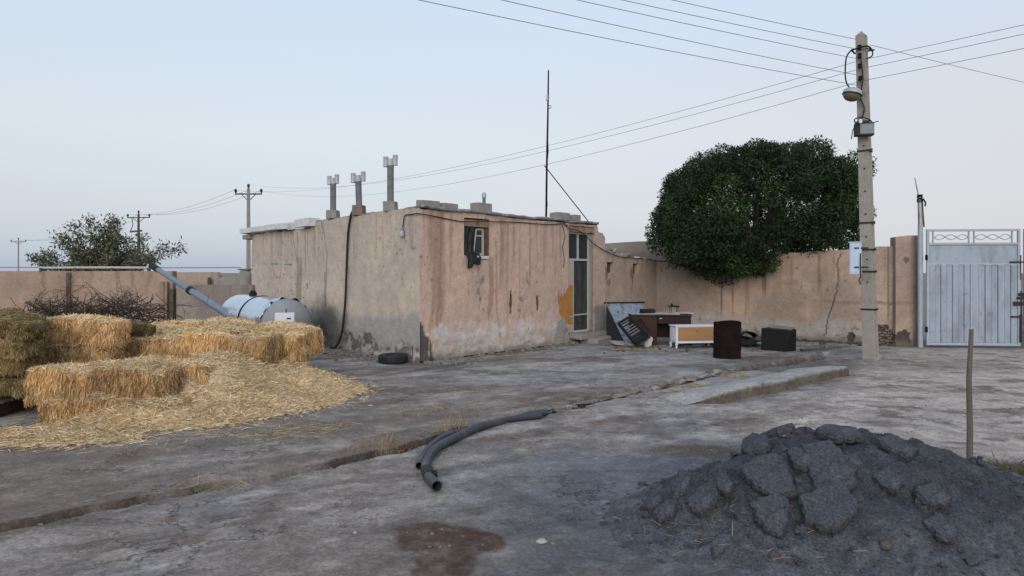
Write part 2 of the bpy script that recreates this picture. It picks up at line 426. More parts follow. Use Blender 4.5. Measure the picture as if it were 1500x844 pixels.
class MB:
    """collects vertices and faces of ONE mesh object"""
    def __init__(self):
        self.v = []; self.f = []; self.c = None

    def add(self, vs, fs):
        b = len(self.v)
        self.v.extend([tuple(p) for p in vs])
        self.f.extend([tuple(i + b for i in q) for q in fs])
        return self

    def box(self, c, s, rot=None, wob=0.0, taper=None):
        """box round centre c with full sizes s; rot an euler tuple or matrix"""
        hx, hy, hz = s[0] / 2, s[1] / 2, s[2] / 2
        vs = []
        for z in (-1, 1):
            k = 1.0 if (z < 0 or taper is None) else taper
            for x, y in ((-1, -1), (1, -1), (1, 1), (-1, 1)):
                vs.append(Vector((x * hx * k, y * hy * k, z * hz)) + Vector((rnd.uniform(-wob, wob), rnd.uniform(-wob, wob), rnd.uniform(-wob, wob))))
        if rot is not None:
            M = rot if isinstance(rot, Matrix) else Matrix.Rotation(rot[2], 3, 'Z') @ Matrix.Rotation(rot[1], 3, 'Y') @ Matrix.Rotation(rot[0], 3, 'X')
            vs = [M @ p for p in vs]
        c = Vector(c)
        self.add([p + c for p in vs], [(0, 3, 2, 1), (4, 5, 6, 7), (0, 1, 5, 4), (1, 2, 6, 5), (2, 3, 7, 6), (3, 0, 4, 7)])
        return self

    def bar(self, a, b, w, h, up=(0, 0, 1)):
        """a rectangular bar from a to b"""
        a = Vector(a); b = Vector(b); d = (b - a)
        z = Vector(up)
        if abs(d.normalized().dot(z)) > 0.99: z = Vector((0, 1, 0))
        sx = d.normalized(); sy = z.cross(sx).normalized(); sz = sx.cross(sy)
        M = Matrix((sx, sy, sz)).transposed()
        return self.box((a + b) / 2, (d.length, w, h), M)

    def tube(self, pts, rad, n=8, caps=True):
        pts = [Vector(p) for p in pts]
        if not isinstance(rad, (list, tuple)): rad = [rad] * len(pts)
        vs = []; prev = None
        for i, p in enumerate(pts):
            t = (pts[min(i + 1, len(pts) - 1)] - pts[max(i - 1, 0)]).normalized()
            if prev is None:
                ref = Vector((0, 0, 1)) if abs(t.z) < 0.9 else Vector((1, 0, 0))
                u = t.cross(ref).normalized()
            else:
                u = (prev - t * prev.dot(t))
                u = u.normalized() if u.length > 1e-6 else t.orthogonal().normalized()
            prev = u; w = t.cross(u)
            for k in range(n):
                a = 2 * math.pi * k / n
                vs.append(p + (u * math.cos(a) + w * math.sin(a)) * rad[i])
        fs = []
        for i in range(len(pts) - 1):
            for k in range(n):
                k2 = (k + 1) % n
                fs.append((i * n + k, i * n + k2, (i + 1) * n + k2, (i + 1) * n + k))
        if caps:
            fs.append(tuple(reversed(range(n)))); fs.append(tuple(range((len(pts) - 1) * n, len(pts) * n)))
        return self.add(vs, fs)

    def lathe(self, prof, n=24, M=None, closed=False):
        """profile of (r, z) turned round z"""
        vs = []; fs = []
        for r, z in prof:
            for k in range(n):
                a = 2 * math.pi * k / n
                vs.append(Vector((r * math.cos(a), r * math.sin(a), z)))
        m = len(prof)
        for i in range(m if closed else m - 1):
            j = (i + 1) % m
            for k in range(n):
                k2 = (k + 1) % n
                fs.append((i * n + k, i * n + k2, j * n + k2, j * n + k))
        if not closed:
            fs.append(tuple(reversed(range(n)))); fs.append(tuple(range((m - 1) * n, m * n)))
        if M is not None: vs = [M @ p for p in vs]
        return self.add(vs, fs)

    def prism(self, poly, z0, z1, M=None):
        n = len(poly)
        vs = [Vector((x, y, z0)) for x, y in poly] + [Vector((x, y, z1)) for x, y in poly]
        if M is not None: vs = [M @ p for p in vs]
        fs = [tuple(reversed(range(n))), tuple(range(n, 2 * n))]
        fs += [(i, (i + 1) % n, n + (i + 1) % n, n + i) for i in range(n)]
        return self.add(vs, fs)

    def build(self, name, material, parent=None, world=False, loc=(0, 0, 0), rotz=0.0, smooth=False, bevel=0.0, color=None):
        """one mesh object; world=True: the vertices are world coordinates and are brought into the parent's space"""
        me = bpy.data.meshes.new(name)
        vs = self.v
        if world:
            base = MW[parent.name] if parent is not None else Matrix.Translation(Vector(loc)) @ Matrix.Rotation(rotz, 4, 'Z')
            inv = base.inverted()
            vs = [tuple(inv @ Vector(p)) for p in vs]
        me.from_pydata(vs, [], self.f)
        me.update()
        if smooth:
            me.polygons.foreach_set('use_smooth', [True] * len(me.polygons))
        me.materials.append(MATS[material])
        o = bpy.data.objects.new(name, me)
        put(o, loc, rotz, parent)
        if bevel > 0:
            b = o.modifiers.new('bevel', 'BEVEL'); b.width = bevel; b.segments = 2; b.limit_method = 'ANGLE'
        if smooth and hasattr(me, 'set_sharp_from_angle'):
            me.set_sharp_from_angle(angle=R(50))
        return o


def np_mesh(name, V, F, material, colors=None, parent=None, loc=(0, 0, 0), rotz=0.0, smooth=True, flat_corner=False):
    """mesh object from numpy arrays; F is an (n, k) array; colors per vertex"""
    me = bpy.data.meshes.new(name)
    V = np.asarray(V, np.float32); F = np.asarray(F, np.int32)
    k = F.shape[1]
    me.vertices.add(len(V)); me.vertices.foreach_set('co', V.ravel())
    me.loops.add(F.size); me.loops.foreach_set('vertex_index', F.ravel())
    me.polygons.add(len(F)); me.polygons.foreach_set('loop_start', np.arange(0, F.size, k, dtype=np.int32))
    try:
        me.polygons.foreach_set('loop_total', np.full(len(F), k, np.int32))
    except Exception:
        pass
    me.update(calc_edges=True)
    me.validate()
    if colors is not None:
        a = me.color_attributes.new('Col', 'FLOAT_COLOR', 'POINT')
        cc = np.ones((len(V), 4), np.float32); cc[:, :3] = np.clip(colors, 0, 1)
        a.data.foreach_set('color', cc.ravel())
    if smooth:
        me.polygons.foreach_set('use_smooth', np.ones(len(me.polygons), bool))
    me.materials.append(MATS[material])
    o = bpy.data.objects.new(name, me)
    put(o, loc, rotz, parent)
    return o


def join_arrays(parts):
    """[(V, F, C)] -> one V, F, C"""
    Vs = []; Fs = []; Cs = []; b = 0
    for V, F, C in parts:
        Vs.append(V); Fs.append(F + b); Cs.append(C); b += len(V)
    return np.concatenate(Vs), np.concatenate(Fs), np.concatenate(Cs)


def ribbons(P, D, length, width, bend=0.25, seed=1):
    """thin straw blades: root points P, directions D (n,3) -> V, F with 6 vertices / 2 quads each"""
    g = np.random.default_rng(seed)
    n = len(P)
    D = D / (np.linalg.norm(D, axis=1, keepdims=True) + 1e-9)
    W = np.cross(D, g.normal(size=(n, 3))); W /= (np.linalg.norm(W, axis=1, keepdims=True) + 1e-9)
    B = np.cross(D, W)
    L = (np.asarray(length) * np.ones(n))[:, None]; w = (np.asarray(width) * np.ones(n))[:, None]
    k = g.normal(size=(n, 1)) * bend
    a = P - D * L * 0.5
    b = P + B * L * k * 0.3
    c = P + D * L * 0.5 + B * L * 0.0
    V = np.stack([a - W * w, a + W * w, b - W * w, b + W * w, c - W * w * 0.6, c + W * w * 0.6], 1).reshape(-1, 3)
    i = np.arange(n)[:, None] * 6
    F = np.concatenate([i + np.array([[0, 1, 3, 2]]), i + np.array([[2, 3, 5, 4]])], 0)
    return V, F


# ------------------------------------------------------------------ the lie of the land
DR_A = np.array([-3.36, 4.47]); DR_D = np.array([0.712, 0.702]); DR_N = np.array([-0.702, 0.712])     # the open drain across the yard
KB_A = np.array([2.60, 8.75]); KB_B = np.array([5.95, 11.75])
HEAP = (2.47, 4.85)


def drain_coords(x, y):
    dx = x - DR_A[0]; dy = y - DR_A[1]
    t = dx * DR_D[0] + dy * DR_D[1]
    d = dx * DR_N[0] + dy * DR_N[1]
    jag = (fbm(t * 1.6, t * 0 + 3.1, 5, 5) - 0.5) * 0.30 + (vnoise(t * 9, t * 0, 8) - 0.5) * 0.05
    bendy = 0.10 * np.sin(t * 0.55)
    return t, d + jag + bendy


def ground_z(x, y):
    x = np.asarray(x, float); y = np.asarray(y, float)
    t, d = drain_coords(x, y)
    z = (fbm(x * 0.35, y * 0.35, 3, 21) - 0.5) * 0.06
    z = z + (fbm(x * 2.2, y * 2.2, 4, 22) - 0.5) * 0.016
    # left stretch: the near slab stands as a broken lip over a dirt slope
    lip = 0.42 + 0.58 * sstep(0.46, 0.60, fbm(t * 1.1, t * 0 + 9, 4, 31))
    left = lip * (-0.10 * sstep(-0.012, 0.02, d) * (1 - sstep(0.05, 0.10, d)) + 0.022 * sstep(0.05, 0.10, d) * (1 - sstep(0.10, 0.8, d)))
    # right stretch: a narrow gutter with a broken far edge
    right = -0.17 * sstep(-0.02, 0.03, d) * (1 - sstep(0.17, 0.22, d)) + 0.025 * sstep(0.17, 0.22, d) * (1 - sstep(0.22, 1.6, d))
    w = sstep(4.3, 5.4, t)
    fade = sstep(-3, -1, t) * (1 - sstep(13.5, 15.0, t))
    z = z + (left * (1 - w) + right * w) * fade
    # the low ramped ridge before the concrete pole
    e = KB_B - KB_A; Lk = np.hypot(*e); e = e / Lk; nk = np.array([-e[1], e[0]])
    kt = (x - KB_A[0]) * e[0] + (y - KB_A[1]) * e[1]
    kd = (x - KB_A[0]) * nk[0] + (y - KB_A[1]) * nk[1]
    kd = kd + (fbm(kt * 1.3, kt * 0 + 2, 4, 41) - 0.5) * 0.12
    prof = sstep(-0.11, 0.06, kd) * (1 - sstep(0.22, 1.1, kd))
    z = z + 0.0 * prof * (0.88 + 0.24 * fbm(kt * 1.7, kt * 0 + 7, 3, 43)) * sstep(-0.3, 0.35, kt) * (1 - sstep(Lk - 0.25, Lk + 0.15, kt))
    return z


def gz(x, y):
    return float(ground_z(np.array([x]), np.array([y]))[0])


def ground_color(x, y):
    n = len(x)
    t, d = drain_coords(x, y)
    u = x * 0.82 + y * 0.57; v = -x * 0.57 + y * 0.82          # along / across the way carts were driven
    c = np.tile(np.array([[0.235, 0.215, 0.200]]), (n, 1))
    a = fbm(u * 0.35, v * 1.1, 5, 51)
    c = mixc(c, (0.330, 0.318, 0.312), sstep(0.47, 0.62, a) * 0.9)       # rubbed pale cement
    b = fbm(u * 0.5 + 40, v * 1.4, 5, 52)
    c = mixc(c, (0.140, 0.112, 0.094), sstep(0.50, 0.64, b) * 0.85)        # dirt
    e = fbm(u * 0.9 + 90, v * 2.6, 5, 53)
    c = mixc(c, (0.165, 0.168, 0.178), sstep(0.50, 0.62, e) * 0.55)
    f1 = fbm(u * 2.2 + 9, v * 5.5, 5, 71)
    c = mixc(c, (0.36, 0.345, 0.335), sstep(0.55, 0.66, f1) * 0.5)
    c = mixc(c, (0.12, 0.105, 0.095), sstep(0.56, 0.68, fbm(u * 3.0 + 5, v * 6.0, 5, 72)) * 0.55)        # bluish worn patches
    # in front of the house: mottled damp cement, paler blue grey
    far = sstep(9.0, 11.5, y) * (1 - sstep(19, 22, y)) * sstep(-3.0, -1.0, x)
    g2 = fbm(x * 0.55 + 7, y * 0.9, 5, 54)
    c = mixc(c, (0.285, 0.295, 0.31), far * sstep(0.45, 0.60, g2) * 0.8)
    c = mixc(c, (0.115, 0.105, 0.095), far * sstep(0.54, 0.66, fbm(x * 0.7 + 3, y * 1.2 + 8, 5, 55)) * 0.8)
    # right: pale flaking cement before the gate and behind the heap
    rp = sstep(-0.4, 0.5, x - 1.7 - (y - 6.0) * 0.72) * sstep(5.2, 6.6, y) * (1 - sstep(14, 17, y))
    c = mixc(c, (0.400, 0.362, 0.335), rp * (0.45 + 0.55 * sstep(0.35, 0.6, fbm(x * 0.8, y * 1.3, 4, 56))))
    c = mixc(c, (0.14, 0.115, 0.10), rp * sstep(0.58, 0.68, fbm(x * 2.4, y * 5.0, 5, 57)) * 0.75)
    # left slope beyond the drain: brown earth
    ls = sstep(0.0, 0.12, d) * (1 - sstep(1.6, 3.0, d)) * (1 - sstep(4.5, 6.0, t))
    c = mixc(c, (0.165, 0.138, 0.120), ls * (0.25 + 0.6 * sstep(0.4, 0.6, fbm(u * 0.6, v * 1.8, 4, 58))))
    # the drain itself
    dr = sstep(-0.02, 0.02, d) * (1 - sstep(0.10 + 0.08 * sstep(4.3, 5.4, t), 0.15 + 0.09 * sstep(4.3, 5.4, t), d))
    c = mixc(c, (0.060, 0.046, 0.037), dr * (0.35 + 0.6 * np.clip(sstep(4.3, 5.4, t) + sstep(0.46, 0.60, fbm(t * 1.1, t * 0 + 9, 4, 31)), 0, 1)) * (1 - sstep(13.5, 15, t)))
    # near-camera brown-red wash
    nb = (1 - sstep(3.6, 6.0, y)) * sstep(0.42, 0.62, fbm(x * 0.9, y * 0.9 + 30, 4, 59))
    c = mixc(c, (0.180, 0.142, 0.125), nb * 0.6)
    # dark fines washed out of the asphalt heap
    hd = np.hypot((x - HEAP[0]) / 2.6, (y - HEAP[1]) / 1.9) + (fbm(x * 1.6, y * 1.6, 4, 60) - 0.5) * 0.45
    c = mixc(c, (0.088, 0.092, 0.105), (1 - sstep(0.74, 1.35, hd)) * 0.97)
    blue = np.hypot((x - 0.85) / 1.1, (y - 5.5) / 1.4) + (fbm(x * 2, y * 2, 4, 61) - 0.5) * 0.8
    c = mixc(c, (0.135, 0.155, 0.185), (1 - sstep(0.5, 1.0, blue)) * 0.6)
    # spilled brown patch
    sp = [gp(585, 775), gp(625, 766), gp(690, 772), gp(748, 792), gp(735, 806), gp(700, 812), gp(690, 860), gp(640, 900), gp(610, 850), gp(612, 815), gp(580, 800)]
    sd = poly_sd(x, y, sp) + (fbm(x * 6, y * 6, 6, 62) - 0.5) * 0.24
    c = mixc(c, (0.078, 0.050, 0.036), sstep(-0.03, 0.05, sd) * (0.75 + 0.25 * sstep(0.4, 0.6, fbm(x * 12, y * 12, 3, 63))))
    # dirt by the stake at the right edge
    sd = np.hypot((x - 4.75) / 1.0, (y - 5.75) / 0.5) + (fbm(x * 3, y * 3, 4, 64) - 0.5) * 0.6
    c = mixc(c, (0.070, 0.058, 0.038), (1 - sstep(0.6, 1.0, sd)) * 0.85)
    sd = np.hypot((x - 1.75) / 0.62, (y - 6.55) / 0.28) + (fbm(x * 4, y * 4, 4, 65) - 0.5) * 0.5
    c = mixc(c, (0.095, 0.075, 0.058), (1 - sstep(0.6, 1.0, sd)) * 0.8)
    # face of the ramped ridge
    e2 = KB_B - KB_A; Lk = np.hypot(*e2); e2 = e2 / Lk
    kt = (x - KB_A[0]) * e2[0] + (y - KB_A[1]) * e2[1]; kd = (x - KB_A[0]) * -e2[1] + (y - KB_A[1]) * e2[0]
    kd = kd + (fbm(kt * 1.3, kt * 0 + 2, 4, 41) - 0.5) * 0.12
    kf = sstep(-0.26, -0.10, kd) * (1 - sstep(-0.02, 0.05, kd)) * sstep(-0.2, 0.1, kt) * (1 - sstep(Lk - 0.2, Lk, kt))
    c = mixc(c, (0.34, 0.32, 0.30), sstep(0.03, 0.08, kd) * (1 - sstep(0.3, 0.8, kd)) * sstep(-0.2, 0.1, kt) * (1 - sstep(Lk - 0.2, Lk, kt)) * 0.7)
    c = mixc(c, (0.095, 0.075, 0.058), 0.6 * kf * (0.55 + 0.45 * sstep(0.35, 0.65, fbm(kt * 1.2, kd * 2, 2, 44))))
    # soil against the foot of the walls
    for pts, w in (((WALL_FOOT), 0.55),):
        dd, _ = seg_dist(x, y, pts)
        c = mixc(c, (0.115, 0.095, 0.080), (1 - sstep(w * 0.2, w, dd + (fbm(x * 2, y * 2, 3, 66) - 0.5) * 0.5)) * 0.8)
    # outside the yard: dry fallow land
    out = sstep(21, 26, y) + sstep(13, 16, np.abs(x) - 6) + sstep(0, 8, -y)
    c = mixc(c, (0.22, 0.18, 0.135), np.clip(out, 0, 1) * 0.9)
    c *= np.array([[1.20, 1.115, 1.01]])
    c *= (0.78 + 0.44 * fbm(x * 7, y * 7, 4, 67))[:, None]
    return c


C0 = np.array([-1.753, 12.98]); eR = np.array([0.656, 0.755]); eL = np.array([-0.655, 0.756])
nR = np.array([0.755, -0.656]); nL = np.array([-0.756, -0.655])
KN = C0 + eR * 9.08                                   # inner corner of annex and back wall
eB = np.array([0.796, -0.605]); nB = np.array([-0.605, -0.796])
WALL_FOOT = [tuple(C0 + eL * 8.7), tuple(C0), tuple(C0 + eR * 9.08), tuple(KN + eB * 6.3), (11.3, 15.5)]


def sR(px):
    u = (px - 750) / FPX
    return (C0[0] - u * C0[1]) / (u * eR[1] - eR[0])


def zat(Y, py):
    return EYE + (HZ - py) / FPX * Y


def szR(px, py):
    s = sR(px)
    return s, zat(C0[1] + eR[1] * s, py)


def tLf(px):
    u = (px - 750) / FPX
    return (C0[0] - u * C0[1]) / (u * eL[1] - eL[0])


def szL(px, py):
    s = tLf(px)
    return s, zat(C0[1] + eL[1] * s, py)


def szB(px, py):
    u = (px - 750) / FPX
    s = (KN[0] - u * KN[1]) / (u * eB[1] - eB[0])
    return s, zat(KN[1] + eB[1] * s, py)


def build_ground():
    # a polar sheet: fine near the camera, reaching the horizon
    rr = [0.0, 0.7, 1.4, 2.0, 2.5]
    while rr[-1] < 26: rr.append(rr[-1] * (1.0048 if 4.2 < rr[-1] < 13 else 1.009))
    while rr[-1] < 9000: rr.append(rr[-1] * 1.25)
    th = list(np.arange(-46, 46.01, 0.2)) + list(np.arange(51, 314, 5.0))
    rr = np.array(rr); th = np.radians(np.array(th))
    nr, nt = len(rr), len(th)
    X = rr[:, None] * np.sin(th)[None, :]; Y = rr[:, None] * np.cos(th)[None, :]
    x = X.ravel(); y = Y.ravel()
    z = ground_z(x, y)
    z = z * (1 - sstep(26, 40, np.hypot(x, y)))
    i = np.arange(nr - 1)[:, None] * nt; j = np.arange(nt)[None, :]; j2 = (np.arange(nt) + 1)[None, :] % nt
    F = np.stack([(i + j).ravel(), (i + nt + j).ravel(), (i + nt + j2).ravel(), (i + j2).ravel()], 1)
    F = F[:, ::-1]
    o = np_mesh('ground', np.stack([x, y, z], 1), F, 'ground', ground_color(x, y))
    return tag(o, 'cracked grey cement yard with dirt patches reaching to the walls', None, None, 'structure')


ground = build_ground()


def build_kerb():
    """the low cement kerb that ramps down behind, before the concrete pole"""
    e = KB_B - KB_A; L = float(np.hypot(*e)); e = e / L; nk = np.array([-e[1], e[0]])
    T = np.linspace(-0.25, L + 0.05, 190)
    prof = [(-0.05, -0.06), (-0.035, 0.0), (-0.012, 0.05), (-0.006, 0.10), (0.006, 0.135), (0.035, 0.150), (0.08, 0.153), (0.16, 0.150), (0.26, 0.142), (0.40, 0.115), (0.58, 0.075), (0.78, 0.03), (0.98, -0.02)]
    n = len(prof)
    t = np.repeat(T, n); jj = np.tile(np.arange(n), len(T)).astype(float)
    d = np.tile([p[0] for p in prof], len(T)); z = np.tile([p[1] for p in prof], len(T))
    k = sstep(-0.25, 0.30, t) * (1 - sstep(L - 0.5, L + 0.05, t))
    w = fbm(t * 2.0, 3.0 + 0.15 * jj, 5, 91) - 0.5
    c2 = vnoise(t * 9.0, jj * 0.9, 92) - 0.5
    dd = d + w * 0.16 + c2 * 0.016 + np.where(jj < 9, 0.25 * (1 - k), 0)
    x = KB_A[0] + e[0] * t + nk[0] * dd; y = KB_A[1] + e[1] * t + nk[1] * dd
    zz = ground_z(x, y) + np.where(z > 0, z * k, z) + c2 * 0.012 * ((jj >= 2) & (jj <= 8))
    V = np.stack([x, y, zz], 1)
    m = np.where(jj <= 3, 1.0, np.where(jj == 4, 0.45, 0.0))[:, None]
    C = (np.array([[0.135, 0.108, 0.083]]) * m + np.array([[0.40, 0.375, 0.345]]) * (1 - m)) * (0.80 + 0.40 * fbm(t * 3, d * 6 + 5, 4, 93))[:, None]
    F = []
    for i in range(len(T) - 1):
        for j in range(n - 1):
            F.append((i * n + j, (i + 1) * n + j, (i + 1) * n + j + 1, i * n + j + 1))
    o = np_mesh('kerb', V, np.array(F), 'ground', C)
    o.data.set_sharp_from_angle(angle=R(40))
    return tag(o, 'low broken cement kerb with a brown face before the concrete pole', None, None, 'structure')


build_kerb()


# ------------------------------------------------------------------ plastered walls
def wall_mesh(name, parent, p0, e, n, s0, s1, z0, ztop, color_fn, thick=0.25, cell=0.025, holes=(), disp_fn=None, material='plaster', label=None, into=None, cap0=True):
    """a plastered wall: fine front sheet with real openings and relief, reveals, and a back"""
    def axis(a, b, cuts):
        pts = sorted(set([a, b] + [c for c in cuts if a < c < b]))
        out = []
        for k in range(len(pts) - 1):
            m = max(1, int(round((pts[k + 1] - pts[k]) / cell)))
            out += list(np.linspace(pts[k], pts[k + 1], m, endpoint=False))
        return np.array(out + [b])
    zmax = float(np.max(ztop(np.linspace(s0, s1, 400))))
    S = axis(s0, s1, [h[0] for h in holes] + [h[1] for h in holes])
    Z = axis(z0, zmax, [h[2] for h in holes] + [h[3] for h in holes])
    ns, nz = len(S), len(Z)
    zt = ztop(S)
    SS, ZZ0 = np.meshgrid(S, Z, indexing='ij')
    ZZ = np.minimum(ZZ0, zt[:, None])
    s = SS.ravel(); z = ZZ.ravel()
    d = disp_fn(s, z) if disp_fn else (fbm(s * 1.5, z * 1.5, 4, 5) - 0.5) * 0.03
    front = np.stack([p0[0] + e[0] * s + n[0] * d, p0[1] + e[1] * s + n[1] * d, z], 1)
    iv = into if into is not None else (-n[0], -n[1])
    back = np.stack([p0[0] + e[0] * s + iv[0] * thick, p0[1] + e[1] * s + iv[1] * thick, z], 1)
    ok = np.ones((ns - 1, nz - 1), bool)
    sm = (S[:-1] + S[1:]) / 2; zm = (Z[:-1] + Z[1:]) / 2
    for h in holes:
        ok[np.ix_((sm > h[0]) & (sm < h[1]), (zm > h[2]) & (zm < h[3]))] = False
    above = (Z[None, :-1] >= zt[:-1, None] - 1e-6) & (Z[None, :-1] >= zt[1:, None] - 1e-6)
    ok &= ~above
    idx = np.arange(ns * nz).reshape(ns, nz)
    a, b, c, dd = idx[:-1, :-1], idx[1:, :-1], idx[1:, 1:], idx[:-1, 1:]
    flip = (e[0] * n[1] - e[1] * n[0]) > 0        # orientation of s x z against the normal
    Q = np.stack([a[ok], b[ok], c[ok], dd[ok]], 1)
    off = ns * nz
    FB = Q[:, ::-1] + off
    okp = np.zeros((ns + 1, nz + 1), bool); okp[1:-1, 1:-1] = ok
    edges = []
    m = ok & ~okp[:-2, 1:-1]
    if not cap0: m[0, :] = False
    edges.append(np.stack([a[m], dd[m]], 1))
    m = ok & ~okp[2:, 1:-1]; edges.append(np.stack([c[m], b[m]], 1))
    m = ok & ~okp[1:-1, :-2]; edges.append(np.stack([b[m], a[m]], 1))
    m = ok & ~okp[1:-1, 2:]; edges.append(np.stack([dd[m], c[m]], 1))
    E = np.concatenate(edges)
    FE = np.stack([E[:, 0], E[:, 1], E[:, 1] + off, E[:, 0] + off], 1)
    F = np.concatenate([Q, FB, FE])
    if flip: F = F[:, ::-1]
    V = np.concatenate([front, back]); C = color_fn(s, z); C = np.concatenate([C, C])
    used = np.zeros(len(V), bool); used[F.ravel()] = True
    remap = np.cumsum(used) - 1
    V = V[used]; C = C[used]; F = remap[F]
    inv = np.array(MW[parent.name].inverted()) if parent is not None else np.eye(4)
    V = V @ inv[:3, :3].T + inv[:3, 3]
    o = np_mesh(name, V, F, material, C, parent=parent, smooth=True)
    o.data.set_sharp_from_angle(angle=R(38))
    if label: o['label'] = label
    return o


def blotch(s, z, cs, cz, rs, rz, seed, edge=0.35, amp=0.9, fq=6):
    r = np.hypot((s - cs) / rs, (z - cz) / rz) + (fbm(s * fq, z * fq, 4, seed) - 0.5) * amp
    return 1 - sstep(1 - edge, 1 + edge * 0.2, r)


def streak(s, z, s0, w, ztop, zbot, seed, soft=0.5):
    """a run of dirty water down a wall"""
    wob = (fbm(z * 1.3, z * 0 + seed, 3, seed) - 0.5) * w * 0.45
    prof = 1 - sstep(w * soft, w, np.abs(s - s0 - wob) * 2)
    fall = sstep(zbot - 0.25, zbot + 0.35, z + (vnoise(s * 30, z * 0, seed) - 0.5) * 0.5) * (1 - sstep(ztop - 0.05, ztop + 0.03, z))
    return prof * fall * (0.35 + 0.9 * fbm(s * 24, z * 0.7, 3, seed + 3))


def crack(s, z, pts, w, seed):
    js = s + (fbm(z * 9, z * 0 + 1, 4, seed) - 0.5) * 0.10
    dd, _ = seg_dist(js, z, pts)
    return 1 - sstep(w * 0.5, w * 1.4, dd)


# ---- the house
HT = 2.97
house = thing('plaster_house', 'low flat-roofed pink and grey plaster house with white-framed door and torn window', 'house', (C0[0], C0[1], 0))


def right_top(s):
    t = HT - 0.05 + (fbm(s * 1.5, s * 0, 3, 71) - 0.5) * 0.05
    t = np.where(s > 5.98, 2.93 + (fbm(s * 5, s * 0, 3, 72) - 0.5) * 0.08 - sstep(5.98, 6.08, s) * 0.20, t)
    t = np.where(s > 6.12, 2.74 - 0.1 * sstep(6.25, 6.37, s), t)
    return t


WIN = (*sorted((sR(679.5), sR(717.5))), 2.06, 2.83)
DOOR = (sR(833.5), sR(871.0), 0.22, 2.86)


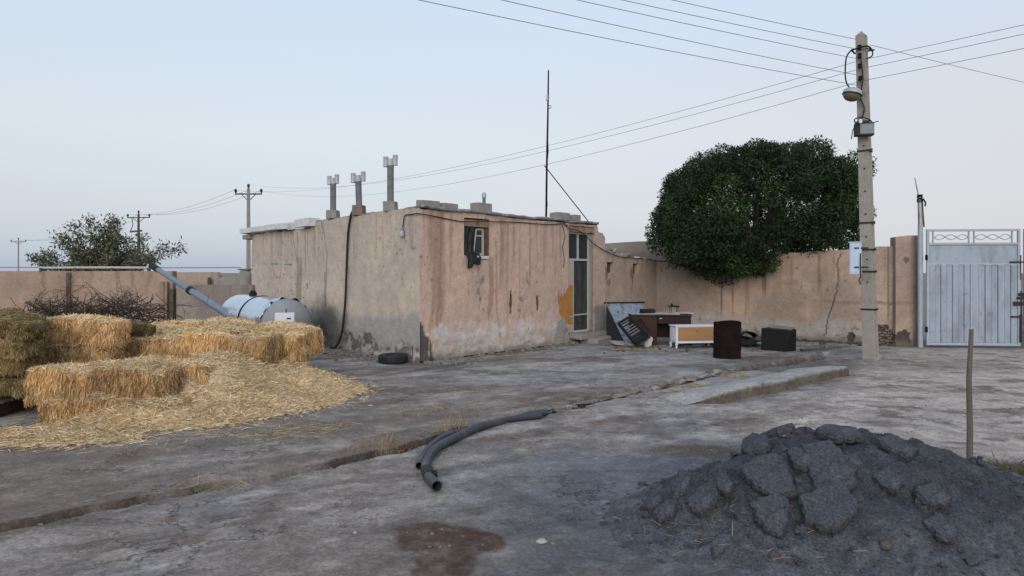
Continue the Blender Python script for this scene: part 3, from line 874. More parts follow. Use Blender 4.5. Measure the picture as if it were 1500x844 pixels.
def right_color(s, z):
    c = np.tile(np.array([[0.570, 0.400, 0.315]]), (len(s), 1))
    c = mixc(c, (0.525, 0.380, 0.305), sstep(0.40, 0.62, fbm(s * 0.9, z * 0.9, 4, 81)) * 0.8)
    c = mixc(c, (0.540, 0.395, 0.320), sstep(0.55, 0.72, fbm(s * 1.4 + 5, z * 1.2, 4, 82)) * 0.6)
    c = mixc(c, (0.47, 0.36, 0.30), sstep(2.2, 4.6, s) * 0.5)
    # general thin runs from the roof edge
    run = sstep(0.55, 0.72, fbm(s * 9, z * 0.35, 3, 83)) * sstep(0.9, 2.6, z + (fbm(s * 5, s * 0, 3, 84) - 0.5) * 1.6)
    c = mixc(c, (0.330, 0.205, 0.160), run * 0.5)
    br = (0.300, 0.185, 0.140)
    for px, w, zt, zb, k, al in ((641, 0.46, 2.95, 0.75, 1, 0.85), (661, 0.12, 2.9, 1.7, 2, 0.5), (718.5, 0.20, 2.05, 0.55, 3, 0.85), (727, 0.07, 2.4, 0.9, 4, 0.6),
                                 (735, 0.16, 2.9, 1.4, 5, 0.65), (744, 0.07, 2.8, 0.7, 6, 0.6), (752, 0.14, 2.9, 1.7, 7, 0.6), (761, 0.06, 2.8, 0.8, 8, 0.5), (776, 0.10, 2.9, 1.5, 9, 0.6),
                                 (786, 0.06, 2.9, 1.9, 10, 0.5), (797, 0.10, 2.9, 1.6, 11, 0.45), (815, 0.08, 2.9, 1.9, 12, 0.4), (822, 0.05, 2.7, 1.2, 13, 0.4)):
        c = mixc(c, br, streak(s, z, sR(px), w, zt, zb, 100 + k) * al)
    # salt-bleached and rubbed-off foot
    lo = 0.62 + (fbm(s * 1.6, s * 0 + 1, 3, 85) - 0.5) * 0.4 + (fbm(s * 16, z * 2.0, 3, 89) - 0.5) * 0.34
    c = mixc(c, (0.580, 0.530, 0.500), (1 - sstep(lo - 0.05, lo + 0.06, z)) * (0.42 + 0.58 * sstep(0.42, 0.58, fbm(s * 3, z * 5, 5, 86))))
    c = mixc(c, (0.44, 0.37, 0.315), (1 - sstep(0.22, 0.36, z + (fbm(s * 3, z * 3, 3, 87) - 0.5) * 0.3)) * (0.3 + 0.7 * sstep(0.4, 0.55, fbm(s * 5, z * 8, 4, 90))))
    c = mixc(c, (0.22, 0.19, 0.165), (1 - sstep(0.02, 0.16, z + (fbm(s * 6, z * 6, 3, 88) - 0.5) * 0.2)) * 0.8)
    # scars where plaster has come off
    for (x0, y0, x1, y1, sd) in ((746, 421, 751, 462, 1), (785, 432, 790, 456, 2)):
        sa, za = szR((x0 + x1) / 2, (y0 + y1) / 2); _, zb = szR((x0 + x1) / 2, y1)
        c = mixc(c, (0.110, 0.075, 0.055), blotch(s, z, sa, za, 0.055, abs(za - zb), 110 + sd, 0.3, 0.9, 12))
    c = mixc(c, (0.115, 0.108, 0.100), corner_loss(s, z))
    # cement patch and rubbed paint beside the door
    sa, za = szR(824, 490)
    c = mixc(c, (0.30, 0.285, 0.265), blotch(s, z, sa, za + 0.02, 0.30, 0.42, 121, 0.2, 0.8, 5))
    s0, z1 = szR(818, 432); s1, z0 = szR(841, 478)
    inb = sstep(-0.02, 0.03, s - s0 + (fbm(z * 9, s * 3, 3, 122) - 0.5) * 0.14) * (1 - sstep(-0.03, 0.02, s - s1))
    top = z1 + 0.10 + (fbm(s * 9, s * 0, 3, 123) - 0.5) * 0.55
    bot = z0 + 0.35 - (s - s0) / (s1 - s0) * 0.55 + (fbm(s * 7, s * 0 + 4, 3, 124) - 0.5) * 0.22
    c = mixc(c, (0.400, 0.165, 0.035), inb * sstep(0, 0.04, top - z) * sstep(0, 0.05, z - bot) * 0.92)
    c = mixc(c, (0.44, 0.22, 0.04), inb * sstep(0, 0.04, top + 0.15 - z) * sstep(0, 0.05, z - bot - 0.45) * sstep(s1 - 0.22, s1 - 0.16, s) * 0.9)
    # smudge below the window and small knocks
    sa, za = szR(693, 398)
    c = mixc(c, (0.43, 0.33, 0.27), blotch(s, z, sa + 0.1, za - 0.2, 0.35, 0.45, 125, 0.5, 0.8, 4) * 0.6)
    k = sstep(0.80, 0.84, vnoise(s * 16, z * 14, 126)) * sstep(0.55, 0.7, fbm(s * 1.3, z * 1.3, 3, 127))
    c = mixc(c, (0.20, 0.14, 0.11), k * 0.7)
    for pts in ([szR(700, 395), szR(703, 430), szR(701, 455)], [szR(726, 425), szR(729, 470), szR(733, 500)]):
        c = mixc(c, (0.16, 0.11, 0.09), crack(s, z, pts, 0.014, 128) * 0.5)
    # far pier by the door
    pier = sstep(5.86, 5.92, s)
    c = mixc(c, (0.44, 0.345, 0.285), pier * 0.7)
    c = mixc(c, (0.205, 0.205, 0.200), pier * (1 - sstep(0.75, 0.95, z + (fbm(s * 5, z * 5, 3, 129) - 0.5) * 0.3)) * 0.85)
    return c


def corner_loss(s, z):
    w = 0.36 * np.clip(1 - (z / 0.80) ** 1.6, 0, 1) + 0.03
    return (1 - sstep(w - 0.015, w + 0.015, s + (fbm(s * 6, z * 6, 4, 131) - 0.5) * 0.18)) * (1 - sstep(0.72, 0.78, z))


def right_disp(s, z):
    d = (fbm(s * 1.2, z * 1.2, 4, 141) - 0.5) * 0.035 + (fbm(s * 7, z * 7, 3, 142) - 0.5) * 0.016
    d = d - 0.05 * corner_loss(s, z)
    for (x0, y0, x1, y1, sd) in ((746, 421, 751, 462, 1), (785, 432, 790, 456, 2)):
        sa, za = szR((x0 + x1) / 2, (y0 + y1) / 2); _, zb = szR((x0 + x1) / 2, y1)
        d = d - 0.02 * blotch(s, z, sa, za, 0.055, abs(za - zb), 110 + sd, 0.3, 0.9, 12)
    d = d - 0.02 * (1 - sstep(0.22, 0.42, z + (fbm(s * 3, z * 3, 3, 87) - 0.5) * 0.3))
    return d * sstep(0, 0.06, s)


wall_r = wall_mesh('wall', house, C0, eR, nR, 0.0, 6.37, -0.08, right_top, right_color, 0.26, 0.022, (WIN, DOOR), right_disp, label='pink plaster wall with brown water stains', into=eL, cap0=False)


def left_top(s):
    return HT - 0.02 + (fbm(s * 1.3, s * 0 + 5, 4, 151) - 0.5) * 0.10 - 0.17 * sstep(4.6, 4.9, s)


def left_foot(s, z):
    """broken plaster at the foot of the grey wall"""
    h = 0.34 + (fbm(s * 1.9, s * 0 + 3, 4, 152) - 0.5) * 0.75
    return 1 - sstep(h - 0.02, h + 0.02, z + (fbm(s * 7, z * 7, 3, 153) - 0.5) * 0.12)


def left_color(s, z):
    c = np.tile(np.array([[0.530, 0.445, 0.360]]), (len(s), 1))
    c = mixc(c, (0.455, 0.395, 0.330), sstep(0.42, 0.62, fbm(s * 0.8, z * 0.8, 4, 161)) * 0.9)
    c = mixc(c, (0.470, 0.395, 0.335), sstep(0.52, 0.7, fbm(s * 0.6 + 4, z * 1.1, 4, 162)) * 0.7)
    c = mixc(c, (0.46, 0.385, 0.33), sstep(3.5, 6.5, s) * 0.35)
    run = sstep(0.56, 0.74, fbm(s * 6, z * 0.4, 3, 163)) * sstep(1.3, 2.8, z + (fbm(s * 4, s * 0, 3, 164) - 0.5) * 1.4)
    c = mixc(c, (0.29, 0.235, 0.195), run * 0.5)
    br = (0.265, 0.195, 0.160)
    for px, w, zt, zb, k, al in ((437, 0.42, 2.1, 0.5, 1, 0.9), (436, 0.14, 2.75, 1.9, 2, 0.6), (447, 0.10, 2.7, 1.6, 3, 0.55), (408, 0.15, 2.6, 1.9, 4, 0.45), (385, 0.2, 2.7, 2.2, 5, 0.4),
                                 (519, 0.10, 2.8, 1.7, 7, 0.45), (560, 0.12, 2.8, 2.0, 8, 0.3)):
        c = mixc(c, br, streak(s, z, tLf(px), w, zt, zb, 170 + k) * al)
    c = mixc(c, (0.165, 0.170, 0.170), streak(s, z, tLf(477), 0.17, 1.75, 0.3, 180, 0.35) * 0.9)
    # repair band with pale cement near the far end
    zb = 2.0 + (s - 7.0) * 0.03
    band = (1 - sstep(0.05, 0.12, np.abs(z - zb) + (fbm(s * 5, z * 5, 3, 165) - 0.5) * 0.1)) * sstep(6.0, 6.2, s)
    c = mixc(c, (0.42, 0.385, 0.345), band * 0.8)
    for px in (402, 422):
        c = mixc(c, (0.10, 0.08, 0.07), (1 - sstep(0.22, 0.25, np.abs(s - tLf(px)))) * (1 - sstep(0.010, 0.024, np.abs(z - zb + 0.06))) * 0.9)
    # damp foot
    lo = 0.78 + (fbm(s * 1.1, s * 0 + 2, 4, 166) - 0.5) * 0.45
    c = mixc(c, (0.31, 0.31, 0.30), (1 - sstep(lo - 0.05, lo + 0.10, z)) * (0.6 + 0.4 * fbm(s * 4, z * 4, 3, 167)))
    f = left_foot(s, z)
    c = mixc(c, (0.36, 0.34, 0.32), f * 0.9)
    c = mixc(c, (0.12, 0.103, 0.088), f * sstep(0.44, 0.56, fbm(s * 5, z * 7, 4, 168)) * 0.9)
    c = mixc(c, (0.47, 0.455, 0.44), f * sstep(0.58, 0.7, fbm(s * 3 + 8, z * 4, 4, 169)) * (1 - sstep(2.2, 3.0, s)) * 0.8)
    # soaked corner by the tank
    wet = blotch(s, z, tLf(476), 0.35, 1.25, 0.85, 171, 0.7, 0.7, 3)
    c = mixc(c, (0.070, 0.072, 0.062), wet * 0.85)
    for pts in ([szL(470, 322), szL(476, 350), szL(478, 372), szL(477, 400)], [szL(427, 335), szL(430, 352), szL(434, 380)]):
        c = mixc(c, (0.10, 0.08, 0.07), crack(s, z, pts, 0.016, 172) * 0.75)
    k = sstep(0.80, 0.85, vnoise(s * 14, z * 12, 173)) * sstep(0.5, 0.7, fbm(s * 1.1, z * 1.1, 3, 174))
    c = mixc(c, (0.17, 0.14, 0.12), k * 0.6)
    return c


def left_disp(s, z):
    d = (fbm(s * 1.0, z * 1.0, 4, 181) - 0.5) * 0.05 + (fbm(s * 6, z * 6, 3, 182) - 0.5) * 0.020
    f = left_foot(s, z)
    d = d - f * (0.045 - 0.06 * fbm(s * 5, z * 6, 4, 183))
    # footing rubble swells out a little
    d = d + 0.07 * f * (1 - sstep(0.0, 0.22, z)) * fbm(s * 3, z * 3, 3, 184)
    return d * sstep(0, 0.06, s)


wall_l = wall_mesh('wall', house, C0, eL, nL, 0.0, 8.70, -0.08, left_top, left_color, 0.26, 0.024, (), left_disp, label='grey cement wall with damp broken foot', into=eR, cap0=False)
# the unseen back walls, the floor and the roof close the room
FAR = C0 + eL * 8.7 + eR * 6.37
b = MB()
for (p, q) in ((C0 + eL * 8.7, FAR), (C0 + eR * 6.37, FAR)):
    d = (q - p); L = np.hypot(*d); d = d / L; mid = (p + q) / 2
    inn = -(mid - (C0 + eL * 4.35 + eR * 3.2)); inn = inn / np.hypot(*inn)
    mid = mid + inn * 0.13
    b = MB().box((mid[0], mid[1], HT / 2 - 0.10), (L - 0.54, 0.24, HT - 0.2), (0, 0, math.atan2(d[1], d[0])))
    b.build('wall', 'inside', house, world=True)
floor_poly = [tuple(C0 + eR * a + eL * t) for a, t in ((0.27, 0.27), (6.1, 0.27), (6.1, 8.4), (0.27, 8.4))]
MB().prism(floor_poly, 0.05, 0.21).build('floor', 'inside', house, world=True)


def roof_sheet():
    # tar-papered flat roof with a soft, uneven edge
    A = np.linspace(0.04, 6.02, 120); T = np.linspace(-0.05, 8.66, 120)
    AA, TT = np.meshgrid(A, T, indexing='ij')
    a = AA.ravel(); t = TT.ravel()
    edge = np.minimum(a - 0.04, t + 0.05)
    z = HT - 0.015 + (fbm(a * 1.2, t * 1.2, 4, 191) - 0.5) * 0.08 + 0.03 * (1 - sstep(0, 0.25, edge)) + (fbm(a * 6, t * 6, 3, 192) - 0.5) * 0.03
    z = z - 0.16 * sstep(4.5, 4.9, t)
    jit = (fbm(a * 3, t * 3, 3, 193) - 0.5) * 0.10
    aa = a - np.where(edge < 0.03, jit, 0); tt = t - np.where(edge < 0.03, jit, 0)
    P = C0[None, :] + eR[None, :] * aa[:, None] + eL[None, :] * tt[:, None]
    n1, n2 = len(A), len(T)
    idx = np.arange(n1 * n2).reshape(n1, n2)
    Q = np.stack([idx[:-1, :-1].ravel(), idx[1:, :-1].ravel(), idx[1:, 1:].ravel(), idx[:-1, 1:].ravel()], 1)
    bord = np.concatenate([idx[:, 0], idx[-1, 1:], idx[-2::-1, -1], idx[0, -2:0:-1]])
    low = z - 0.055
    V = np.concatenate([np.stack([P[:, 0], P[:, 1], z], 1), np.stack([P[:, 0], P[:, 1], low], 1)])
    off = n1 * n2
    b2 = np.roll(bord, -1)
    F = np.concatenate([Q, Q[:, ::-1] + off, np.stack([bord, bord + off, b2 + off, b2], 1)])
    inv = np.array(MW[house.name].inverted())
    return np_mesh('roof', V @ inv[:3, :3].T + inv[:3, 3], F, 'roofing', None, parent=house, smooth=False)


roof = roof_sheet()


def on_R(s, z, out=0.0):
    p = C0 + eR * s + nR * out
    return Vector((p[0], p[1], z))


def on_L(s, z, out=0.0):
    p = C0 + eL * s + nL * out
    return Vector((p[0], p[1], z))


angR = math.atan2(eR[1], eR[0]); angL = math.atan2(-eL[1], -eL[0])
# white coping stones along the far end of the grey wall, one slipped out
tt = [(9.13, 8.28), (8.26, 7.32), (7.29, 6.42), (6.39, 5.72), (5.30, 4.55)]
for k, (a, c_) in enumerate(tt):
    m = (a + c_) / 2; L = a - c_ - 0.015
    zc = 2.90 + (0.0, 0.005, 0.012, 0.02, 0.03)[k]
    M = Matrix.Rotation(angL, 3, 'Z') @ Matrix.Rotation((0, .01, -.015, .03, -.01)[k], 3, 'Y') @ Matrix.Rotation((0, 0, 0.02, 0.10, 0.04)[k], 3, 'X')
    MB().box(on_L(m, zc, 0.03), (L, 0.34, 0.15 if k < 4 else 0.19), M, wob=0.012).build('coping_stone', 'coping', house, world=True, bevel=0.012)
MB().box(on_L(8.88, 2.735, 0.0), (0.46, 0.24, 0.13), (0, 0, angL), wob=0.01).build('beam_end', 'block', house, world=True, bevel=0.01)


# ---- window with torn black sheeting
def frame_on(wallp, name, s0, s1, z0, z1, setback, w, d, parent, matn, world=True):
    """a rectangular frame of four bars standing in an opening of the pink wall"""
    m = MB()
    for (a, z_a, b_, z_b) in ((s0, z0 + w / 2, s1, z0 + w / 2), (s0, z1 - w / 2, s1, z1 - w / 2)):
        m.bar(on_R(a, z_a, -setback), on_R(b_, z_b, -setback), d, w)
    for a in (s0 + w / 2, s1 - w / 2):
        m.bar(on_R(a, z0 + w, -setback), on_R(a, z1 - w, -setback), w, d, up=(nR[0], nR[1], 0))
    return m.build(name, matn, parent, world=True)


window = bpy.data.objects.new('window', None); put(window, parent=house)
ws0, ws1, wz0, wz1 = WIN
MB().bar(on_R(ws0 + 0.02, wz1 - 0.10, -0.07), on_R(ws1 - 0.02, wz1 - 0.10, -0.07), 0.10, 0.14).build('lintel', 'lintel_wood', window, world=True)
MB().bar(on_R(ws1 - 0.035, wz0 + 0.01, -0.08), on_R(ws1 - 0.035, wz1 - 0.18, -0.08), 0.06, 0.10, up=(nR[0], nR[1], 0)).build('jamb', 'rust_light', window, world=True)
frame_on(None, 'frame', ws0 + 0.27, ws1 - 0.08, wz0 + 0.01, wz1 - 0.19, 0.12, 0.045, 0.05, window, 'white_paint')
MB().bar(on_R(ws0 + 0.345, wz0 + 0.42, -0.12), on_R(ws1 - 0.125, wz0 + 0.42, -0.12), 0.04, 0.03).build('glazing_bar', 'white_paint', window, world=True)
MB().bar(on_R(ws0 + 0.345, wz0 + 0.23, -0.13), on_R(ws1 - 0.125, wz0 + 0.23, -0.13), 0.012, 0.35).build('pane', 'dusty_glass', window, world=True)
MB().bar(on_R(ws0 + 0.345, wz0 + 0.495, -0.13), on_R(ws1 - 0.125, wz0 + 0.495, -0.13), 0.012, 0.11).build('pane', 'dusty_glass', window, world=True)
MB().bar(on_R(ws0 + 0.30, wz0 - 0.035, 0.01), on_R(ws1 - 0.08, wz0 - 0.035, 0.01), 0.08, 0.06).build('sill', 'coping', window, world=True, bevel=0.008)


def tarp_sheet(name, s0, s1, zt, zb, out_fn, wgt, seed, matn='tarp'):
    n1, n2 = 26, 30
    V = []; F = []
    for i in range(n1):
        for j in range(n2):
            a = i / (n1 - 1); b_ = j / (n2 - 1)
            s, z = wgt(a, b_)
            o = out_fn(a, b_) + 0.045 * (vnoise(np.array([a * 5 + seed]), np.array([b_ * 2.5]), seed)[0] - 0.5) + 0.02 * math.sin(a * 19 + b_ * 3)
            V.append(tuple(on_R(s, z, o)))
    for i in range(n1 - 1):
        for j in range(n2 - 1):
            F.append((i * n2 + j, (i + 1) * n2 + j, (i + 1) * n2 + j + 1, i * n2 + j + 1))
    m = MB(); m.add(V, F)
    o = m.build(name, matn, window, world=True, smooth=True)
    sm = o.modifiers.new('thick', 'SOLIDIFY'); sm.thickness = 0.004
    return o


tarp_sheet('sheeting', ws0, ws1, wz1, wz0, lambda a, b_: -0.05 + 0.03 * a * b_,
           lambda a, b_: (ws0 + 0.015 + (0.40 - 0.10 * b_ ** 0.6 + 0.025 * math.sin(b_ * 11)) * a, wz1 - 0.17 - b_ * 0.60), 3)
tarp_sheet('hanging_flap', ws0, ws1, wz1, wz0, lambda a, b_: 0.0 + 0.10 * min(1, b_ * 2.5) - 0.03 * b_,
           lambda a, b_: (ws0 + 0.02 + (0.40 - 0.02 * b_) * a + 0.02 * b_, wz0 + 0.05 - b_ * (0.30 - 0.10 * a + 0.03 * math.sin(a * 9))), 9)
MB().bar(on_R(ws0 + 0.315, wz0 + 0.08, -0.03), on_R(ws0 + 0.37, wz1 - 0.22, -0.01), 0.006, 0.035, up=(nR[0], nR[1], 0)).build('torn_edge', 'white_paint', window, world=True)

# ---- door: two-pane fanlight over a narrow open leaf and a fixed side panel
door = bpy.data.objects.new('door', None); put(door, parent=house)
ds0, ds1, dz0, dz1 = DOOR
fs0, fs1 = ds0 + 0.01, ds1 - 0.13
SB = 0.10
zt = 2.69; zm = 2.03
MB().bar(on_R(ds0 + 0.01, 2.775, -0.06), on_R(ds1 - 0.01, 2.775, -0.06), 0.12, 0.13).build('lintel', 'lintel_wood', door, world=True)
m = MB()
for z_ in (zt, zm):
    m.bar(on_R(fs0, z_, -SB), on_R(fs1, z_, -SB), 0.05, 0.05)
smid = (fs0 + fs1) / 2
for s_ in (fs0 + 0.025, smid, fs1 - 0.025):
    m.bar(on_R(s_, zm + 0.025, -SB), on_R(s_, zt - 0.025, -SB), 0.045, 0.05, up=(nR[0], nR[1], 0))
m.build('fanlight_frame', 'white_paint', door, world=True)
for a, c_ in ((fs0 + 0.05, smid - 0.025), (smid + 0.025, fs1 - 0.05)):
    MB().bar(on_R(a, (zm + zt) / 2, -SB - 0.01), on_R(c_, (zm + zt) / 2, -SB - 0.01), 0.01, zt - zm - 0.05).build('pane', 'dusty_glass', door, world=True)
dm = fs0 + 0.27
m = MB()
for s_ in (dm, fs1 - 0.025):
    m.bar(on_R(s_, dz0 + 0.02, -SB), on_R(s_, zm - 0.025, -SB), 0.05, 0.05, up=(nR[0], nR[1], 0))
m.bar(on_R(dm + 0.025, dz0 + 0.03, -SB), on_R(fs1 - 0.05, dz0 + 0.03, -SB), 0.045, 0.05)
m.bar(on_R(dm + 0.025, 0.66, -SB), on_R(fs1 - 0.05, 0.66, -SB), 0.03, 0.03)
m.build('frame', 'white_paint', door, world=True)
MB().bar(on_R(dm + 0.025, 1.335, -SB - 0.012), on_R(fs1 - 0.05, 1.335, -SB - 0.012), 0.012, 1.32).build('pane', 'frosted_glass', door, world=True)
MB().bar(on_R(dm + 0.025, 0.455, -SB - 0.012), on_R(fs1 - 0.05, 0.455, -SB - 0.012), 0.012, 0.36).build('pane', 'frosted_glass', door, world=True)
MB().bar(on_R(fs0 + 0.005, (dz0 + zm) / 2 + 0.0, -SB + 0.02), on_R(dm - 0.025, (dz0 + zm) / 2, -SB + 0.02), 0.04, zm - dz0 - 0.03).build('side_panel', 'panel_beige', door, world=True)
MB().box(on_R(fs0 + 0.12, 0.92, -SB + 0.043), (0.20, 0.004, 0.95), (0, 0, angR), wob=0.0).build('paint_smear', 'ochre_paint', door, world=True)
MB().bar(on_R(fs0 + 0.03, 0.63, -SB + 0.048), on_R(dm - 0.05, 0.63, -SB + 0.048), 0.012, 0.02).build('rail', 'white_paint', door, world=True)
MB().box(on_R(ds1 - 0.06, (dz0 + 2.7) / 2, -0.15), (0.11, 0.2, 2.45), (0, 0, angR), wob=0.006).build('jamb', 'block', door, world=True, bevel=0.01)
MB().lathe([(0.0, -.02), (0.016, -.02), (0.016, .04), (0.0, .04)], 10, Matrix.Translation(on_R(dm + 0.035, 1.16, -SB + 0.05)) @ Matrix.Rotation(R(90), 4, 'X')).build('handle', 'dark_iron', door, world=True)
# broken cement steps
st = thing('door_step', 'broken grey cement step below the white-framed house door', 'step', tuple(on_R(5.5, 0, 0.3)))
MB().box(on_R((ds0 + ds1) / 2 + 0.08, 0.155, 0.16), (ds1 - ds0 + 0.12, 0.36, 0.13), (0, 0, angR), wob=0.02).build('tread', 'block', st, world=True, bevel=0.02)
MB().box(on_R((ds0 + ds1) / 2 + 0.30, 0.04, 0.30), (1.05, 0.55, 0.16), (0, 0, angR + 0.05), wob=0.03).build('base', 'concrete', st, world=True, bevel=0.03)

# ---- annex wall and back wall of the yard
annex = thing('annex_wall', 'low plaster wall with two square vent niches between the house and yard corner', 'wall', (KN[0] - eR[0] * 2.7, KN[1] - eR[1] * 2.7, 0))
NICHE = []
for (x0, x1, y0, y1) in ((889, 899.5, 384, 400), (927, 935.5, 386, 401)):
    sa, za = szR(x0, y0); sb, zb_ = szR(x1, y1)
    NICHE.append((sa, sb, zb_, za))


def annex_top(s):
    t = np.interp(s, [6.3, 6.6, 7.3, 7.9, 8.4, 9.1], [2.42, 2.33, 2.20, 2.12, 2.09, 2.04])
    return t + (fbm(s * 4, s * 0, 4, 201) - 0.5) * 0.07


def annex_color(s, z):
    c = np.tile(np.array([[0.430, 0.335, 0.272]]), (len(s), 1))
    c = mixc(c, (0.365, 0.290, 0.238), sstep(0.42, 0.62, fbm(s * 0.9, z * 0.9, 4, 202)))
    c = mixc(c, (0.27, 0.225, 0.19), sstep(7.6, 9.0, s) * 0.75)  # shade of the yard corner put into the plaster colour
    c = mixc(c, (0.225, 0.222, 0.215), (1 - sstep(0.55, 0.8, z + (fbm(s * 3, z * 3, 3, 203) - 0.5) * 0.5)) * 0.75)
    run = sstep(0.55, 0.7, fbm(s * 8, z * 0.4, 3, 204)) * sstep(1.2, 2.2, z)
    c = mixc(c, (0.23, 0.165, 0.13), run * 0.5)
    for k, h in enumerate(NICHE):
        c = mixc(c, (0.19, 0.13, 0.095), blotch(s, z, h[0] - 0.05, h[2] - 0.02 * k, 0.13, 0.2, 205 + k, 0.4, 0.9, 9) * (z < h[2] + 0.25) * 0.8)
        c = mixc(c, (0.19, 0.13, 0.095), blotch(s, z, h[0] + 0.1, h[2] - 0.25, 0.12, 0.09, 207 + k, 0.4, 0.9, 9) * (1 - k) * 0.8)
    c = mixc(c, (0.10, 0.08, 0.07), crack(s, z, [(NICHE[1][0], NICHE[1][2]), (NICHE[1][0] - 0.08, NICHE[1][2] - 0.45)], 0.016, 209) * 0.8)
    return c


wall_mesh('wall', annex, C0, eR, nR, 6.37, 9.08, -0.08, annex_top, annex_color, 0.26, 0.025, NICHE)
for h in NICHE:
    MB().box(on_R((h[0] + h[1]) / 2, (h[2] + h[3]) / 2, -0.17), (h[1] - h[0] + 0.1, 0.08, h[3] - h[2] + 0.1), (0, 0, angR)).build('niche_back', 'bark', annex, world=True)
# loose stones on the crumbled top
for k in range(26):
    s = 6.6 + 2.4 * rnd.random()
    zz = float(annex_top(np.array([s]))[0]) + 0.01
    sz = rnd.uniform(0.04, 0.13)
    MB().box(on_R(s, zz, rnd.uniform(-0.22, 0.0)), (sz * 1.5, sz, sz * 0.6), (rnd.uniform(-.3, .3), rnd.uniform(-.3, .3), rnd.uniform(0, 3)), wob=sz * 0.2).build('stone', 'pale_stone' if k % 3 == 0 else 'stone', annex, world=True, bevel=0.008)

# taller wall of the next lot, seen over the annex
nb = thing('neighbour_parapet', 'weathered grey-brown parapet showing over the annex wall beside the tree', 'wall', (4.4, 23.5, 0))


def nb_color(s, z):
    c = np.tile(np.array([[0.20, 0.175, 0.150]]), (len(s), 1))
    c = mixc(c, (0.29, 0.26, 0.225), sstep(2.35, 2.55, z + (fbm(s * 2, z * 3, 3, 211) - 0.5) * 0.3) * 0.7)
    return mixc(c, (0.13, 0.11, 0.095), sstep(0.5, 0.7, fbm(s * 2, z * 2, 4, 212)) * 0.6)


wall_mesh('wall', nb, np.array([2.6, 23.4]), np.array([1.0, 0.0]), np.array([0.0, -1.0]), 0.0, 4.2, 0.0, lambda s: 2.70 + 0.045 * s + (fbm(s * 2, s * 0, 3, 213) - 0.5) * 0.05, nb_color, 0.3, 0.05)

yard_wall = thing('yard_wall', 'long beige plaster yard wall with a jagged crack behind the concrete pole', 'wall', (KN[0] + eB[0] * 3, KN[1] + eB[1] * 3, 0))
LB = 6.05


def yard_top(s):
    return np.interp(s, [0, 1.5, 3, 4.5, 6.05], [2.06, 2.12, 2.20, 2.26, 2.33]) + (fbm(s * 2.5, s * 0 + 2, 4, 221) - 0.5) * 0.06


HOLES_B = [(*szB(1245, 494), 0.10, 0.125, 1), (*szB(1288, 492), 0.13, 0.26, 2), (*szB(1300, 492), 0.16, 0.22, 3)]


def yard_loss(s, z):
    m = 0
    for cs, cz, rs, rz, k in HOLES_B:
        m = np.maximum(m, blotch(s, z, cs, cz, rs, rz, 230 + k, 0.10, 1.3, 9))
    return m


CRACKB = [szB(1231, 372), szB(1226, 388), szB(1229, 402), szB(1227, 420), szB(1221, 438), szB(1216, 455), szB(1210, 480), szB(1207, 492)]


def yard_color(s, z):
    c = np.tile(np.array([[0.465, 0.345, 0.265]]), (len(s), 1))
    c = mixc(c, (0.345, 0.265, 0.215), sstep(0.42, 0.62, fbm(s * 0.8, z * 0.8, 4, 222)))
    c = mixc(c, (0.45, 0.36, 0.29), sstep(0.55, 0.7, fbm(s * 1.2 + 3, z * 1.0, 4, 223)) * 0.6)
    c = mixc(c, (0.21, 0.18, 0.155), (1 - sstep(0.3, 2.2, s)) * 0.75)  # painted shade: plaster darkens towards the inner corner
    br = (0.24, 0.155, 0.11)
    for px, w, zt, zb, k, al in ((1057, .06, 1.7, .5, 1, .5), (1073, .10, 1.8, .7, 2, .5), (1094, .14, 2.0, .5, 3, .7), (1120, .16, 2.1, 1.1, 4, .9), (1121, .05, 2.1, .9, 5, .9),
                                 (1160, .10, 2.1, 1.3, 6, .5), (1200, .09, 2.2, 1.15, 7, .9), (1203, .05, 1.7, .9, 8, .6), (1222, .06, 2.2, 1.5, 9, .5), (1140, .3, 2.1, 1.2, 10, .35), (1296, .1, 2.3, 1.2, 11, .5)):
        c = mixc(c, br, streak(s, z, szB(px, 450)[0], w, zt, zb, 240 + k) * al)
    for px, al in ((1057, 0.8), (1073, 0.35), (1301, 0.7)):
        c = mixc(c, (0.13, 0.095, 0.075), (1 - sstep(0.012, 0.03, np.abs(s - szB(px, 450)[0]))) * al * sstep(0.3, 0.8, z))
    lo = 0.52 + (fbm(s * 1.5, s * 0, 4, 224) - 0.5) * 0.5
    c = mixc(c, (0.40, 0.375, 0.345), (1 - sstep(lo - 0.06, lo + 0.12, z)) * 0.75)
    c = mixc(c, (0.19, 0.165, 0.145), (1 - sstep(0.03, 0.22, z + (fbm(s * 4, z * 4, 3, 225) - 0.5) * 0.25)) * 0.85)
    line = (1 - sstep(0.015, 0.05, np.abs(z - 0.98 - (fbm(s * 3, s * 0, 3, 226) - 0.5) * 0.06))) * sstep(4.2, 4.7, s)
    c = mixc(c, (0.24, 0.15, 0.105), line * 0.6)
    c = mixc(c, (0.055, 0.045, 0.04), crack(s, z, CRACKB, 0.013, 227) * 0.9)
    c = mixc(c, (0.085, 0.075, 0.068), yard_loss(s, z))
    k = sstep(0.80, 0.85, vnoise(s * 13, z * 12, 228)) * sstep(0.5, 0.65, fbm(s * 1.5, z * 1.5, 3, 229))
    c = mixc(c, (0.15, 0.11, 0.085), k * 0.7)
    return c


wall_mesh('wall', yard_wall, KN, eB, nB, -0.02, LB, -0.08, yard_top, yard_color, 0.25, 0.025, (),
          lambda s, z: (fbm(s * 1.0, z * 1.0, 4, 231) - 0.5) * 0.05 - 0.05 * yard_loss(s, z) - 0.02 * crack(s, z, CRACKB, 0.022, 227) + (fbm(s * 6, z * 6, 3, 232) - 0.5) * 0.02)
